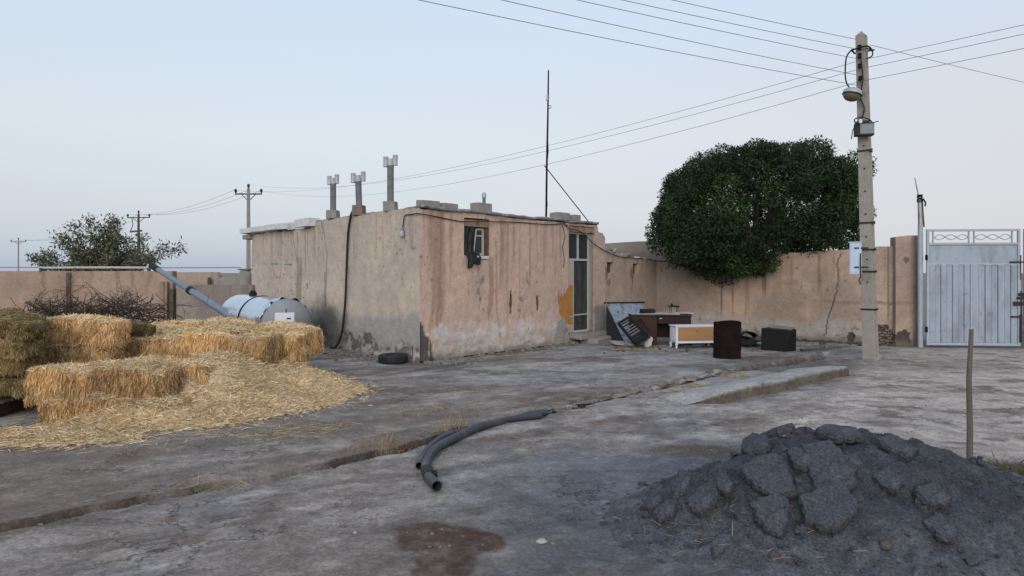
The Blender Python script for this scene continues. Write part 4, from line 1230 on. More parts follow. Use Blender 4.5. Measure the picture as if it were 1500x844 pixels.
# bricks showing where the plaster fell off
sb0, zb0 = szB(1288, 505)
brick_me = None
for r_ in range(6):
    for k in range(4):
        if rnd.random() < 0.12 or (r_ == 5 and k == 0): continue
        s = sb0 + k * 0.112 + (0.056 if r_ % 2 else 0)
        p = KN + eB * s + nB * (-0.022 + rnd.uniform(-0.008, 0.006))
        if brick_me is None:
            o = MB().box((0, 0, 0), (0.102, 0.07, 0.050), wob=0.004).build('brick', 'brick', yard_wall, bevel=0.005)
            brick_me = o.data
        else:
            o = bpy.data.objects.new('brick', brick_me); put(o, parent=yard_wall)
            bb = o.modifiers.new('bevel', 'BEVEL'); bb.width = 0.005
        wp = Vector((p[0], p[1], zb0 + 0.04 + r_ * 0.062))
        o.location = MW[yard_wall.name].inverted() @ wp
        o.rotation_euler = (0, 0, math.atan2(eB[1], eB[0]))

# pier beside the gate
PB = np.array([8.98, 15.98]); PE = np.array([0.975, -0.22]); PE = PE / np.hypot(*PE); PN = np.array([PE[1], -PE[0]])
PN = PN if PN[1] < 0 else -PN
pier = thing('gate_pier', 'thick beige plaster pier between the yard wall and the blue-grey gate', 'pier', (9.2, 15.9, 0))


def pier_color(s, z):
    c = np.tile(np.array([[0.435, 0.325, 0.250]]), (len(s), 1))
    c = mixc(c, (0.35, 0.265, 0.215), sstep(0.42, 0.6, fbm(s * 2, z * 1.2, 4, 251)))
    c = mixc(c, (0.25, 0.17, 0.125), sstep(0.33, 0.44, s) * 0.7)
    c = mixc(c, (0.25, 0.17, 0.125), (1 - sstep(0.02, 0.05, np.abs(z - 1.0))) * 0.5)
    c = mixc(c, (0.085, 0.075, 0.07), blotch(s, z, 0.15, 0.12, 0.2, 0.22, 252, 0.10, 1.2, 9))
    c = mixc(c, (0.12, 0.09, 0.07), blotch(s, z, 0.22, 2.0, 0.07, 0.10, 253, 0.3, 1.0, 14) * 0.8)
    c = mixc(c, (0.19, 0.165, 0.145), (1 - sstep(0.0, 0.2, z)) * 0.7)
    return c


wall_mesh('pier', pier, PB, PE, PN, 0.0, 0.50, -0.08, lambda s: 2.55 + 0.06 * s + (fbm(s * 5, s * 0, 3, 254) - 0.5) * 0.04, pier_color, 0.4, 0.022, (),
          lambda s, z: (fbm(s * 2, z * 2, 3, 255) - 0.5) * 0.03 - 0.04 * blotch(s, z, 0.15, 0.12, 0.2, 0.22, 252, 0.10, 1.2, 9))

# ---- walls at the left of the yard
def simple_color(base, dark, seed):
    def f(s, z):
        c = np.tile(np.array([base]), (len(s), 1))
        c = mixc(c, dark, sstep(0.42, 0.64, fbm(s * 0.7, z * 0.8, 4, seed)) * 0.8)
        c = mixc(c, tuple(v * 0.6 for v in dark), sstep(0.58, 0.74, fbm(s * 5, z * 0.5, 3, seed + 1)) * sstep(0.6, 1.6, z) * 0.5)
        return c
    return f


WL_A = np.array([-9.90, 19.90]); WL_E = np.array([-1.0, 0.02]); WL_N = np.array([-0.02, -1.0])
lw = thing('boundary_wall', 'long pinkish plaster boundary wall behind the straw bales and brushwood', 'wall', (-14, 20, 0))
wall_mesh('wall', lw, WL_A, WL_E, WL_N, 0.0, 14.0, -0.05, lambda s: 1.755 + (fbm(s * 0.8, s * 0, 4, 261) - 0.5) * 0.03, simple_color((0.36, 0.265, 0.20), (0.30, 0.22, 0.165), 262), 0.25, 0.05)
for px, wd, zt_ in ((98, 0.09, 1.72), (239, 0.13, 1.45), (245, 0.07, 1.45)):
    X = (px - 750) / FPX * 19.85
    MB().box((X, 19.83, zt_ / 2), (wd, 0.16, zt_), wob=0.01).build('pilaster', 'mud', lw, world=True, bevel=0.01)

lw2 = thing('side_wall', 'lower grey-pink wall between the boundary wall and the house behind the foil tank', 'wall', (-8.6, 19.5, 0))
p_a = np.array([-9.72, 19.75]); p_b = np.array([-7.32, 19.25]); d_ = p_b - p_a; l_ = np.hypot(*d_); d_ = d_ / l_
wall_mesh('wall', lw2, p_a, d_, np.array([d_[1], -d_[0]]), 0.0, l_, -0.05, lambda s: 1.36 + 0.0 * s + (fbm(s * 2, s * 0, 4, 271) - 0.5) * 0.03, simple_color((0.31, 0.26, 0.225), (0.245, 0.205, 0.18), 272), 0.25, 0.035)
MB().box((-9.79, 19.72, 0.6), (0.10, 0.2, 1.3), wob=0.01).build('jamb', 'bark', lw2, world=True)

lw3 = thing('rear_wall', 'short end of a pink plaster wall standing behind the lower side wall', 'wall', (-10.8, 23.2, 0))
wall_mesh('wall', lw3, np.array([-12.6, 23.2]), np.array([1.0, 0.0]), np.array([0.0, -1.0]), 0.0, 2.62, 0.0, lambda s: 1.73 - 0.12 * sstep(2.56, 2.62, s) + (fbm(s * 2, s * 0, 4, 281) - 0.5) * 0.02, simple_color((0.40, 0.31, 0.25), (0.33, 0.25, 0.20), 282), 0.3, 0.05)
MB().box((-10.22, 23.04, 0.8), (0.09, 0.06, 1.5)).build('post', 'bark', lw3, world=True)
MB().box((-9.55, 23.25, 0.77), (0.84, 0.25, 1.54), wob=0.01).build('low_course', 'concrete', lw3, world=True, bevel=0.01)
bp_ = thing('brick_pier', 'stubby rounded mud-brick pier with a flat cap beside the house corner', 'pier', (-8.95, 22.9, 0))
m = MB().lathe([(0.19, 0.0), (0.19, 0.9), (0.20, 1.5), (0.21, 1.68), (0.15, 1.78), (0.0, 1.80)], 14, Matrix.Translation((-8.95, 22.9, 0)))
m.build('shaft', 'concrete', bp_, world=True, smooth=True)
MB().box((-8.95, 22.9, 1.81), (0.40, 0.34, 0.05), wob=0.02).build('cap', 'block', bp_, world=True, bevel=0.01)


# ------------------------------------------------------------------ on the roof
def vent_stack(px, top_y, label, h_block, spread, back=0.22, brickish=False, lean=0.0):
    s = tLf(px); p = C0 + eL * s - nL * back
    Y = p[1]; X = (px - 750) / FPX * Y
    zr = HT - 0.01
    H = zat(Y, top_y) - zr
    t = thing('vent_stack', label, 'vent pipe', (X, Y, zr), R(-8), 'vent stacks on the roof')
    MB().box((0, 0, h_block / 2), (0.24, 0.24, h_block), wob=0.012).build('base_block', 'brick' if brickish else 'block', t, bevel=0.012)
    hp = H - 0.12
    o = MB().tube([(0, 0, h_block - 0.02), (lean, 0, hp)], 0.068, 16).build('pipe', 'asbestos', t, smooth=True)
    # T-shaped cowl with an open drum at each end
    MB().lathe([(0.078, -0.05), (0.08, 0.09)], 16, Matrix.Translation((lean, 0, hp))).build('collar', 'zinc', t, smooth=True)
    MB().tube([(lean - spread, 0, hp + 0.04), (lean + spread, 0, hp + 0.04)], 0.045, 14).build('cross_tube', 'zinc', t, smooth=True)
    for sg in (-1, 1):
        M = Matrix.Translation((lean + sg * spread, 0, hp + 0.05 + 0.015 * sg))
        MB().lathe([(0, -0.105), (0.050, -0.105), (0.053, -0.09), (0.050, -0.08), (0.050, 0.08), (0.053, 0.09), (0.050, 0.105), (0, 0.105)], 16, M).build('drum', 'zinc', t, smooth=True)
    return t


vent_stack(488, 259, 'slim grey vent stack with twin-drum cowl, farthest left on the roof', 0.19, 0.09)
vent_stack(526, 255, 'stout grey vent stack on reddish block, between the other two stacks', 0.22, 0.115, brickish=True, lean=-0.02)
vent_stack(572, 231, 'tallest grey vent stack with twin-drum cowl, nearest the house corner', 0.20, 0.10)


def block_on_roof(px, Y_s, w, h, label, dpt=0.2, back=0.16, z0=None, rz=0.0):
    s = sR(px); p = C0 + eR * s - nR * back
    X = (px - 750) / FPX * p[1]
    o = MB().box((0, 0, h / 2), (w, dpt, h), wob=0.008).build('concrete_block', 'block', None, loc=(X, p[1], HT + 0.005 if z0 is None else z0), rotz=angR + rz, bevel=0.008)
    return tag(o, label, 'block', 'concrete blocks on the roof edge')


block_on_roof(627, 0, 0.44, 0.13, 'grey concrete block at the front corner of the roof', 0.2, 0.2)
block_on_roof(656, 0, 0.40, 0.11, 'low concrete block on the roof just left of the torn window', 0.2, 0.16, rz=0.06)
block_on_roof(705, 0, 0.42, 0.19, 'concrete block on the roof above the torn window with a small pipe on it', 0.24, 0.15)
block_on_roof(820, 0, 0.50, 0.17, 'wider concrete block on the roof right of the mast', 0.24, 0.2)
block_on_roof(840, 0, 0.30, 0.15, 'narrow concrete block on the roof directly above the door', 0.24, 0.16, rz=0.05)
s = sR(709); p = C0 + eR * s - nR * 0.15
vp = thing('vent_pipe', 'short grey pipe with zinc cap standing on the block above the window', 'vent pipe', ((709 - 750) / FPX * p[1], p[1], HT + 0.195))
MB().tube([(0, 0, 0), (0, 0, 0.17)], 0.035, 12).build('pipe', 'asbestos', vp, smooth=True)
MB().lathe([(0.045, 0.12), (0.048, 0.20), (0.03, 0.235), (0.0, 0.24)], 12).build('cap', 'zinc', vp, smooth=True)

# mast with guy wire
s = sR(800); p = C0 + eR * s - nR * 0.35
mx, my = (800 - 750) / FPX * p[1], p[1]
mast = thing('antenna_mast', 'tall thin rusty mast standing on the house roof', 'mast', (mx, my, HT))
ztop = zat(my, 103)
MB().tube([(0, 0, -0.02), (0.015, 0, 1.2), (0.04, 0, 2.4), (0.055, 0, ztop - HT)], [0.024, 0.024, 0.021, 0.016], 8).build('pole', 'rust', mast, smooth=True)
MB().tube([(0.03, 0.01, 0.3), (0.0, -0.02, 1.0), (0.05, -0.02, 1.6), (0.03, -0.02, 2.2), (0.06, -0.02, 2.9)], 0.009, 5).build('lead', 'cable', mast)
MB().box((0.02, -0.03, ztop - HT - 0.66), (0.05, 0.05, 0.13)).build('clamp', 'zinc', mast, bevel=0.006)
MB().tube([(0.05, -0.02, ztop - HT - 0.92), (0.11, -0.02, ztop - HT - 0.90), (0.12, -0.02, ztop - HT - 0.85), (0.05, -0.02, ztop - HT - 0.84)], 0.008, 5).build('hook', 'dark_iron', mast)
gA = Vector((mx - 0.04, my - 0.02, zat(my, 243))); gB = on_R(sR(870) - 0.08, HT - 0.06, -0.02)
o = MB().tube([gA, gB], 0.012, 6).build('guy_rod', 'rust', None, world=True, loc=tuple(gB))
tag(o, 'thin rod slanting from the mast down to the roof corner above the door', 'rod')

# ------------------------------------------------------------------ on the house walls
def on_wall_curve(pts, fn, seg=8):
    out = []
    P = [Vector(fn(*q)) for q in pts]
    for i in range(len(P) - 1):
        p0 = P[max(i - 1, 0)]; p1 = P[i]; p2 = P[i + 1]; p3 = P[min(i + 2, len(P) - 1)]
        for k in range(seg):
            t = k / seg
            out.append(0.5 * ((2 * p1) + (p2 - p0) * t + (2 * p0 - 5 * p1 + 4 * p2 - p3) * t * t + (3 * p1 - p0 - 3 * p2 + p3) * t ** 3))
    out.append(P[-1])
    return out


def smooth3(P, seg=8):
    return on_wall_curve([(p,) for p in P], lambda q: q, seg)


pts = []
for px, py, out in ((522, 303, -0.20), (519, 309, 0.03), (516, 325, 0.06), (513, 350, 0.06), (511, 400, 0.06), (509, 445, 0.06), (505, 490, 0.08), (500, 512, 0.15), (497, 521, 0.22)):
    s_, z_ = szL(px, py); pts.append(on_L(s_, max(z_, 0.03), out))
o = MB().tube(smooth3(pts), 0.024, 8).build('black_hose', 'cable', None, world=True, loc=tuple(on_L(tLf(500), 0, 0.1)), smooth=True)
tag(o, 'thick black hose hanging down the grey house wall from the roof', 'hose')

wl_ = thing('wall_lamp', 'small grey bulkhead lamp hanging on the grey wall near the house corner', 'lamp', tuple(on_L(tLf(593), 2.4, 0.03)))
s_, z_ = szL(593, 343)
MB().lathe([(0.0, -.06), (0.045, -.05), (0.055, 0.0), (0.045, 0.05), (0.02, 0.07), (0.0, 0.07)], 14, Matrix.Translation(on_L(s_, z_, 0.07))).build('globe', 'zinc', wl_, world=True, smooth=True)
MB().lathe([(0.03, 0.0), (0.035, 0.06), (0.02, 0.08)], 12, Matrix.Translation(on_L(s_, z_ + 0.05, 0.06))).build('holder', 'panel_grey', wl_, world=True, smooth=True)
MB().tube(smooth3([on_L(s_, z_ + 0.12, 0.05), on_L(szL(593, 325)[0], szL(593, 325)[1], 0.03), on_L(szL(595, 316)[0], szL(595, 316)[1], 0.03), on_L(szL(600, 315)[0], szL(600, 315)[1], 0.03)]), 0.011, 6).build('lead', 'cable', wl_, world=True)

P = [on_L(szL(600, 315)[0], szL(600, 315)[1], 0.03), on_L(0.05, 2.83, 0.045)]
for px, py, out in ((617, 314, 0.05), (640, 318, 0.03), (670, 324, 0.03), (690, 325, 0.06), (718, 325, 0.06), (760, 326, 0.03), (800, 329, 0.04), (822, 328, 0.03), (829, 331, 0.05)):
    s_, z_ = szR(px, py); P.append(on_R(s_, z_, out))
o = MB().tube(smooth3(P), 0.011, 6).build('wall_cable', 'cable', None, world=True, loc=tuple(P[2]), smooth=True)
tag(o, 'dark cable strung along the top of the pink wall from lamp to door', 'cable')
P = []
for px, py, out in ((822, 322, 0.04), (830, 334, 0.05), (848, 340, 0.06), (868, 358, 0.06), (885, 368, 0.05), (905, 376, 0.05), (925, 378, 0.04), (950, 380, 0.03), (961, 382, 0.03)):
    s_, z_ = szR(px, py); P.append(on_R(s_, z_, out))
P.append(Vector((*(KN + eB * 0.6 + nB * 0.03), 1.98))); P.append(Vector((*(KN + eB * 1.5 + nB * 0.05), 1.70)))
o = MB().tube(smooth3(P), 0.011, 6).build('wall_cable', 'cable', None, world=True, loc=tuple(P[2]), smooth=True)
tag(o, 'dark cable sagging from above the door along the annex wall', 'cable')
P = []
for px, py, out in ((822, 330, 0.03), (826, 345, 0.03), (823, 362, 0.03), (825, 380, 0.03), (824, 392, 0.03)):
    s_, z_ = szR(px, py); P.append(on_R(s_, z_, out))
o = MB().tube(smooth3(P), 0.008, 5).build('wall_cable', 'cable', None, world=True, loc=tuple(P[-1]), smooth=True)
tag(o, 'loose thin wire dangling on the pink wall left of the fanlight', 'cable')

# ------------------------------------------------------------------ foil-wrapped tank and its neighbours
d3 = Vector((-eL[0], -eL[1], 0))           # towards the camera
tk_near = Vector((-4.86, 14.75, 0.60)); TL = 2.75; TR = 0.56
tank = thing('fuel_tank', 'horizontal cylindrical tank wrapped in shiny foil with a bare grey domed end', 'tank', (tk_near.x + eL[0] * TL / 2, tk_near.y + eL[1] * TL / 2, 0))
Mt = Matrix.Translation(tk_near) @ d3.to_track_quat('Z', 'Y').to_matrix().to_4x4()
n = 40
prof = [(0.0, -TL - 0.16), (0.25, -TL - 0.13), (0.45, -TL - 0.05), (TR - 0.02, -TL)] + [(TR - 0.02, z) for z in np.linspace(-TL + 0.1, -0.05, 8)] + [(TR - 0.02, 0.0), (0.52, 0.10), (0.45, 0.19), (0.32, 0.27), (0.16, 0.315), (0.0, 0.325)]
MB().lathe(prof, n, Mt).build('shell', 'tank_grey', tank, world=True, smooth=True)


def foil_sheet(z0, z1, seed, ragged=0.0):
    V = []; F = []
    na, nz = 72, 26
    for i in range(na):
        a = 2 * math.pi * i / na
        rag = ragged * (float(vnoise(np.array([i * 0.55]), np.array([0.3]), seed)[0]) - 0.35)
        for j in range(nz):
            z = z0 + (z1 + rag - z0) * j / (nz - 1)
            e_ = min(j, nz - 1 - j) / (nz - 1)
            edge_n = math.exp(-((nz - 1 - j) / (nz - 1)) * 9) * (1 if ragged else 0.2)
            r = TR + 0.008 + (float(fbm(np.array([i * 0.16]), np.array([z * 2.0]), 3, seed)[0]) - 0.5) * 0.012
            r += edge_n * (float(vnoise(np.array([i * 0.8]), np.array([j * 0.25]), seed + 5)[0]) - 0.55) * 0.10
            V.append(Mt @ Vector((r * math.cos(a), r * math.sin(a), z)))
    for i in range(na):
        for j in range(nz - 1):
            i2 = (i + 1) % na
            F.append((i * nz + j, i2 * nz + j, i2 * nz + j + 1, i * nz + j + 1))
    m = MB(); m.add(V, F)
    o = m.build('foil_wrap', 'foil', tank, world=True, smooth=True)
    sm = o.modifiers.new('thick', 'SOLIDIFY'); sm.thickness = 0.006; sm.offset = -1
    return o


foil_sheet(-TL - 0.02, -1.42, 4)
foil_sheet(-1.38, -0.06, 6, 0.09)
c_ = tk_near - d3 * 1.40
MB().lathe([(TR + 0.02, -0.02), (TR + 0.02, 0.02), (TR - 0.01, 0.02), (TR - 0.01, -0.02)], 40, Matrix.Translation(c_) @ d3.to_track_quat('Z', 'Y').to_matrix().to_4x4(), closed=True).build('strap', 'dark_iron', tank, world=True)
for f_ in (0.3, 2.3):
    c_ = tk_near - d3 * f_
    MB().box((c_.x, c_.y, 0.09), (0.12, 1.0, 0.18), (0, 0, math.atan2(d3.y, d3.x))).build('cradle', 'dark_iron', tank, world=True)
c_ = tk_near - d3 * 2.0
MB().lathe([(0.0, 0), (0.09, 0), (0.09, 0.08), (0.06, 0.09), (0.06, 0.13), (0.0, 0.13)], 14, Matrix.Translation((c_.x, c_.y, 0.60 + TR - 0.01))).build('filler_cap', 'junk_dark', tank, world=True, smooth=True)

wb = thing('switch_box', 'small white metal box standing before the domed tank end', 'box', (-4.62, 13.9, 0), 0.25)
MB().box((0, 0, 0.70), (0.38, 0.26, 0.38)).build('casing', 'white_clean', wb, bevel=0.012)
for x_ in (-0.13, 0.13):
    MB().box((x_, 0, 0.255), (0.05, 0.05, 0.51)).build('leg', 'dark_iron', wb)
MB().box((0.08, -0.132, 0.78), (0.08, 0.008, 0.03)).build('slot', 'cable', wb)
MB().box((0.09, -0.132, 0.68), (0.05, 0.008, 0.02)).build('slot', 'cable', wb)
MB().tube([(0.02, 0, 0.88), (0.02, 0, 0.97)], 0.012, 6).build('spindle', 'dark_iron', wb)

a_ = at(222, 389, 18.2); b_ = at(345, 468, 15.9)
ag = thing('auger_tube', 'long grey pipe leaning from the foil tank up over the boundary wall', 'pipe', (b_.x, b_.y, 0))
mid = a_.lerp(b_, 0.50)
MB().tube([a_, a_.lerp(b_, 0.09)], [0.085, 0.08], 14).build('spout', 'cable', ag, world=True, smooth=True)
MB().tube([a_.lerp(b_, 0.08), mid], 0.068, 14).build('upper_tube', 'auger_pipe', ag, world=True, smooth=True)
MB().tube([mid, b_], 0.085, 14).build('lower_tube', 'auger_pipe', ag, world=True, smooth=True)
MB().tube([a_.lerp(b_, 0.485), a_.lerp(b_, 0.515)], 0.105, 14).build('clamp', 'cable', ag, world=True, smooth=True)
MB().tube([b_, (b_.x + 0.05, b_.y - 0.02, 0.0)], 0.03, 8).build('prop', 'dark_iron', ag, world=True)

# tyre by the corner
tp = gp(576, 531)
ty = thing('car_tyre', 'worn black car tyre lying flat at the foot of the grey wall', 'tyre', (tp.x, tp.y, gz(tp.x, tp.y)))
prof = []
for k in range(20):
    a = 2 * math.pi * k / 20
    cx, cz = math.cos(a), math.sin(a)
    prof.append((0.205 + 0.075 * np.sign(cx) * abs(cx) ** 0.55, 0.085 + 0.085 * np.sign(cz) * abs(cz) ** 0.6))
MB().lathe(prof, 36, None, closed=True).build('tyre', 'rubber', ty, smooth=True)
for zz in (0.05, 0.085, 0.12):
    MB().lathe([(0.281, zz - 0.009), (0.285, zz), (0.281, zz + 0.009), (0.270, zz)], 36, None, closed=True).build('tread_rib', 'rubber', ty, smooth=True)

# crumbs of fallen plaster along the feet of the walls
def rubble(name, label, spots, matn, smin, smax, seed, cat='rubble'):
    g = random.Random(seed); m = MB()
    for (x, y) in spots:
        sz = g.uniform(smin, smax) * (0.5 + g.random())
        z = gz(x, y)
        M = Matrix.Rotation(g.uniform(0, 6.28), 3, 'Z') @ Matrix.Rotation(g.uniform(-.5, .5), 3, 'X')
        k = len(m.v)
        m.box((x, y, z + sz * 0.22), (sz * g.uniform(.8, 1.6), sz, sz * g.uniform(.4, .8)), M, wob=sz * 0.22)
    o = m.build(name, matn)
    return tag(o, label, cat, None, 'stuff')


g = random.Random(3)
spots = []
for k in range(260):
    t_ = g.random() * 2.6
    p = C0 + eL * (0.2 + t_) + nL * (0.10 + abs(g.gauss(0, 0.28)))
    spots.append((p[0], p[1]))
for k in range(150):
    p = C0 + eR * (g.random() * 1.0) + nR * (0.05 + abs(g.gauss(0, 0.35)))
    spots.append((p[0], p[1]))
for k in range(160):
    p = C0 + eR * (1.0 + g.random() * 7.5) + nR * (0.03 + abs(g.gauss(0, 0.12)))
    spots.append((p[0], p[1]))
rubble('plaster_rubble', 'crumbs of fallen plaster along the foot of the house walls', spots, 'stone', 0.02, 0.06, 5)
spots = []
for k in range(240):
    p = KN + eB * (g.random() * 6.2) + nB * (0.05 + abs(g.gauss(0, 0.25)))
    spots.append((p[0], p[1]))
rubble('wall_rubble', 'brown crumbs and litter along the foot of the yard wall', spots, 'bark', 0.02, 0.07, 6)
spots = [(g.uniform(-4, 6), 4.2 + 9 * g.random() ** 1.3) for _ in range(1300)]
rubble('yard_grit', 'scattered small stones and grit across the yard', spots, 'stone', 0.005, 0.016, 7)

# ------------------------------------------------------------------ discarded furniture by the annex
pn = thing('metal_sheet', 'dented blue-grey metal panel leaning against the annex wall', 'panel', tuple(on_R(6.75, 0, 0.5)))
PA = [gp(888, 507) , gp(948, 507), None, None]
bl = at(917, 503, 16.2); br_ = at(950, 503, 15.9); tl = at(888, 444, 17.25); tr = at(942, 443, 17.35)
bl.z = 0.02; br_.z = 0.02
V = []; F = []; nn = 24
nrm = (br_ - bl).cross(tl - bl).normalized()
for i in range(nn):
    for j in range(nn):
        u, v = i / (nn - 1), j / (nn - 1)
        p = (bl * (1 - u) + br_ * u) * (1 - v) + (tl * (1 - u) + tr * u) * v
        p = p + nrm * (0.03 * (float(fbm(np.array([u * 3]), np.array([v * 3]), 3, 11)[0]) - 0.5))
        V.append(p)
for i in range(nn - 1):
    for j in range(nn - 1):
        F.append((i * nn + j, (i + 1) * nn + j, (i + 1) * nn + j + 1, i * nn + j + 1))
m = MB(); m.add(V, F); o = m.build('sheet', 'panel_grey', pn, world=True, smooth=True)
so = o.modifiers.new('thick', 'SOLIDIFY'); so.thickness = 0.012
MB().bar(tl - Vector((0.06, 0, 0)), tr + Vector((0.04, 0, 0)), 0.05, 0.04).build('folded_edge', 'junk_dark', pn, world=True)
MB().bar(bl, tl, 0.03, 0.02).build('side_edge', 'panel_grey', pn, world=True)
# dark cavity side: a second bent sheet closing the left
sd0 = on_R(6.5, 0.02, 0.06)
m = MB(); m.add([bl + nrm * -0.02, tl + nrm * -0.02, Vector((tl.x, tl.y, 0.0)) + Vector((0, 0.02, 0.0))], [(0, 1, 2)])
o = m.build('side_flap', 'junk_blue', pn, world=True)
so = o.modifiers.new('thick', 'SOLIDIFY'); so.thickness = 0.01

ch = thing('crate_frame', 'overturned black slatted crate leaning on the blue-grey panel', 'crate', tuple(at(930, 503, 15.6).xy) + (0,))
A = at(906, 474, 15.85); B = at(921, 465, 15.95); Cc = at(949, 492, 15.5); Dd = at(930, 503, 15.35)
ex = (Dd - A); ey = (B - A)
for (p, q) in ((A, B), (B, Cc), (Cc, Dd), (Dd, A)):
    MB().bar(p, q, 0.05, 0.05).build('rail', 'junk_dark', ch, world=True)
for k in range(1, 9):
    f_ = k / 9.0
    MB().bar(A.lerp(Dd, f_) + Vector((0, 0.02, 0)), B.lerp(Cc, f_) + Vector((0, 0.02, 0)), 0.022, 0.02).build('slat', 'asbestos' if 2 < k < 7 else 'junk_dark', ch, world=True)
m = MB(); off = Vector((0.10, 0.16, -0.05))
m.add([A.lerp(Dd, .45) + off, Dd + off, Cc + off, B.lerp(Cc, .4) + off], [(0, 1, 2, 3)])
o = m.build('base_board', 'junk_blue', ch, world=True); so = o.modifiers.new('t', 'SOLIDIFY'); so.thickness = 0.02
E1 = at(931, 472, 15.9); E2 = at(939, 467, 15.95); E3 = at(950, 484, 15.6); E4 = at(943, 490, 15.5)
for (p, q) in ((E1, E2), (E2, E3), (E3, E4), (E4, E1)):
    MB().bar(p, q, 0.025, 0.025).build('rail', 'junk_dark', ch, world=True)

wp = gp(949, 507)
bag = thing('plastic_jug', 'crumpled white plastic jug on the ground before the brown desk', 'jug', (wp.x, wp.y, gz(wp.x, wp.y)))
prof = [(0.0, 0), (0.085, 0.0), (0.09, 0.04), (0.085, 0.12), (0.088, 0.19), (0.07, 0.225), (0.03, 0.235), (0.028, 0.27), (0.0, 0.27)]
m = MB().lathe(prof, 16)
m.v = [(x * (1 + 0.14 * math.sin(7 * math.atan2(y, x) + z * 9)), y * (1 + 0.14 * math.sin(7 * math.atan2(y, x) + z * 9)), z) for x, y, z in m.v]
m.build('body', 'net_bag', bag, smooth=True)
MB().tube([(0.06, 0, 0.21), (0.10, 0, 0.20), (0.11, 0, 0.14), (0.085, 0, 0.11)], 0.012, 6).build('handle', 'net_bag', bag)

dk = thing('office_desk', 'dark brown wooden desk with papers lying on top against the yard corner', 'desk', (3.53, 16.35, 0), R(-2))
MB().box((0, 0, 0.70), (1.42, 0.62, 0.035), wob=0.004).build('top', 'desk_wood', dk, bevel=0.004)
MB().box((-0.40, 0, 0.342), (0.58, 0.58, 0.68)).build('drawer_unit', 'desk_wood', dk, bevel=0.004)
MB().box((0.675, 0, 0.342), (0.03, 0.58, 0.68)).build('side_panel', 'desk_wood', dk)
MB().box((0.285, 0.20, 0.41), (0.75, 0.02, 0.54)).build('modesty_panel', 'desk_dark', dk)
MB().box((0.285, -0.27, 0.59), (0.76, 0.025, 0.17)).build('drawer_front', 'desk_dark', dk, bevel=0.004)
MB().box((-0.02, -0.288, 0.63), (0.06, 0.012, 0.02)).build('handle', 'zinc', dk)
for k, (x_, y_, w_, d_, rz, al) in enumerate(((-0.42, -0.05, 0.56, 0.5, .05, 'left'), (0.12, -0.08, 0.62, 0.42, -.08, 'middle'), (0.52, 0.02, 0.5, 0.40, .2, 'right'))):
    p = MW[dk.name] @ Vector((x_, y_, 0.722 + 0.009 * k))
    o = MB().box((0, 0, 0.006), (w_, d_, 0.012), (0.01, -0.01 + 0.01 * k, 0), wob=0.008).build('cardboard_sheet', 'paper', None, loc=tuple(p), rotz=rz)
    tag(o, 'pale cardboard sheet lying on the %s of the brown desk top' % al, 'sheet', 'sheets on the desk')
p = MW[dk.name] @ Vector((-0.28, 0.02, 0.745))
o = MB().box((0, 0, 0.045), (0.34, 0.2, 0.085), wob=0.015).build('dark_case', 'junk_dark', None, loc=tuple(p), rotz=0.1, bevel=0.012)
tag(o, 'flat black case lying on the papers of the brown desk', 'case')
p = MW[dk.name] @ Vector((0.36, 0.12, 0.750))
sw = thing('small_grinder', 'small black bench device on thin legs standing on the brown desk', 'device', tuple(p))
MB().box((0, 0, 0.15), (0.26, 0.1, 0.035), (0, 0.05, 0), wob=0.01).build('head', 'junk_dark', sw, bevel=0.006)
for x_, y_ in ((-0.09, 0.03), (-0.06, -0.04), (0.08, 0.03), (0.10, -0.04)):
    MB().tube([(x_, y_, 0.005), (x_ * 0.9, y_ * 0.8, 0.14)], 0.008, 5).build('leg', 'dark_iron', sw)
MB().lathe([(0.0, 0), (0.025, 0.0), (0.03, 0.04), (0.0, 0.05)], 10, Matrix.Translation((-0.04, 0, 0.165))).build('knob', 'junk_dark', sw)

cb = thing('low_cabinet', 'low white cabinet with plain orange-brown front and short curved legs', 'cabinet', (4.12, 15.55, 0), R(9))
MB().box((0, 0.0, 0.315), (0.96, 0.36, 0.36)).build('carcass', 'white_clean', cb, bevel=0.006)
MB().box((0.0, 0, 0.508), (1.0, 0.40, 0.025)).build('top', 'white_clean', cb, bevel=0.005)
MB().box((0.02, -0.188, 0.325), (0.90, 0.016, 0.31)).build('front', 'cabinet_front', cb, bevel=0.003)
MB().box((0.0, -0.18, 0.145), (0.97, 0.03, 0.05)).build('apron', 'white_clean', cb, bevel=0.006)
MB().lathe([(0.0, 0), (0.012, 0.0), (0.012, 0.02), (0, 0.02)], 8, Matrix.Translation((0.02, -0.197, 0.40)) @ Matrix.Rotation(R(90), 4, 'X')).build('knob', 'dark_iron', cb)
for sx in (-1, 1):
    for sy in (-1, 1):
        MB().tube(smooth3([Vector((sx * 0.43, sy * 0.15, 0.14)), Vector((sx * 0.465, sy * 0.165, 0.09)), Vector((sx * 0.455, sy * 0.16, 0.045)), Vector((sx * 0.48, sy * 0.175, 0.008))], 4), [0.032] * 5 + [0.024] * 5 + [0.018] * 3, 8).build('leg', 'white_clean', cb, smooth=True)
# side grille on the white cabinet end
for k in range(4):
    MB().box((-0.483, -0.10 + k * 0.065, 0.33), (0.008, 0.045, 0.28)).build('side_slat', 'white_clean', cb)

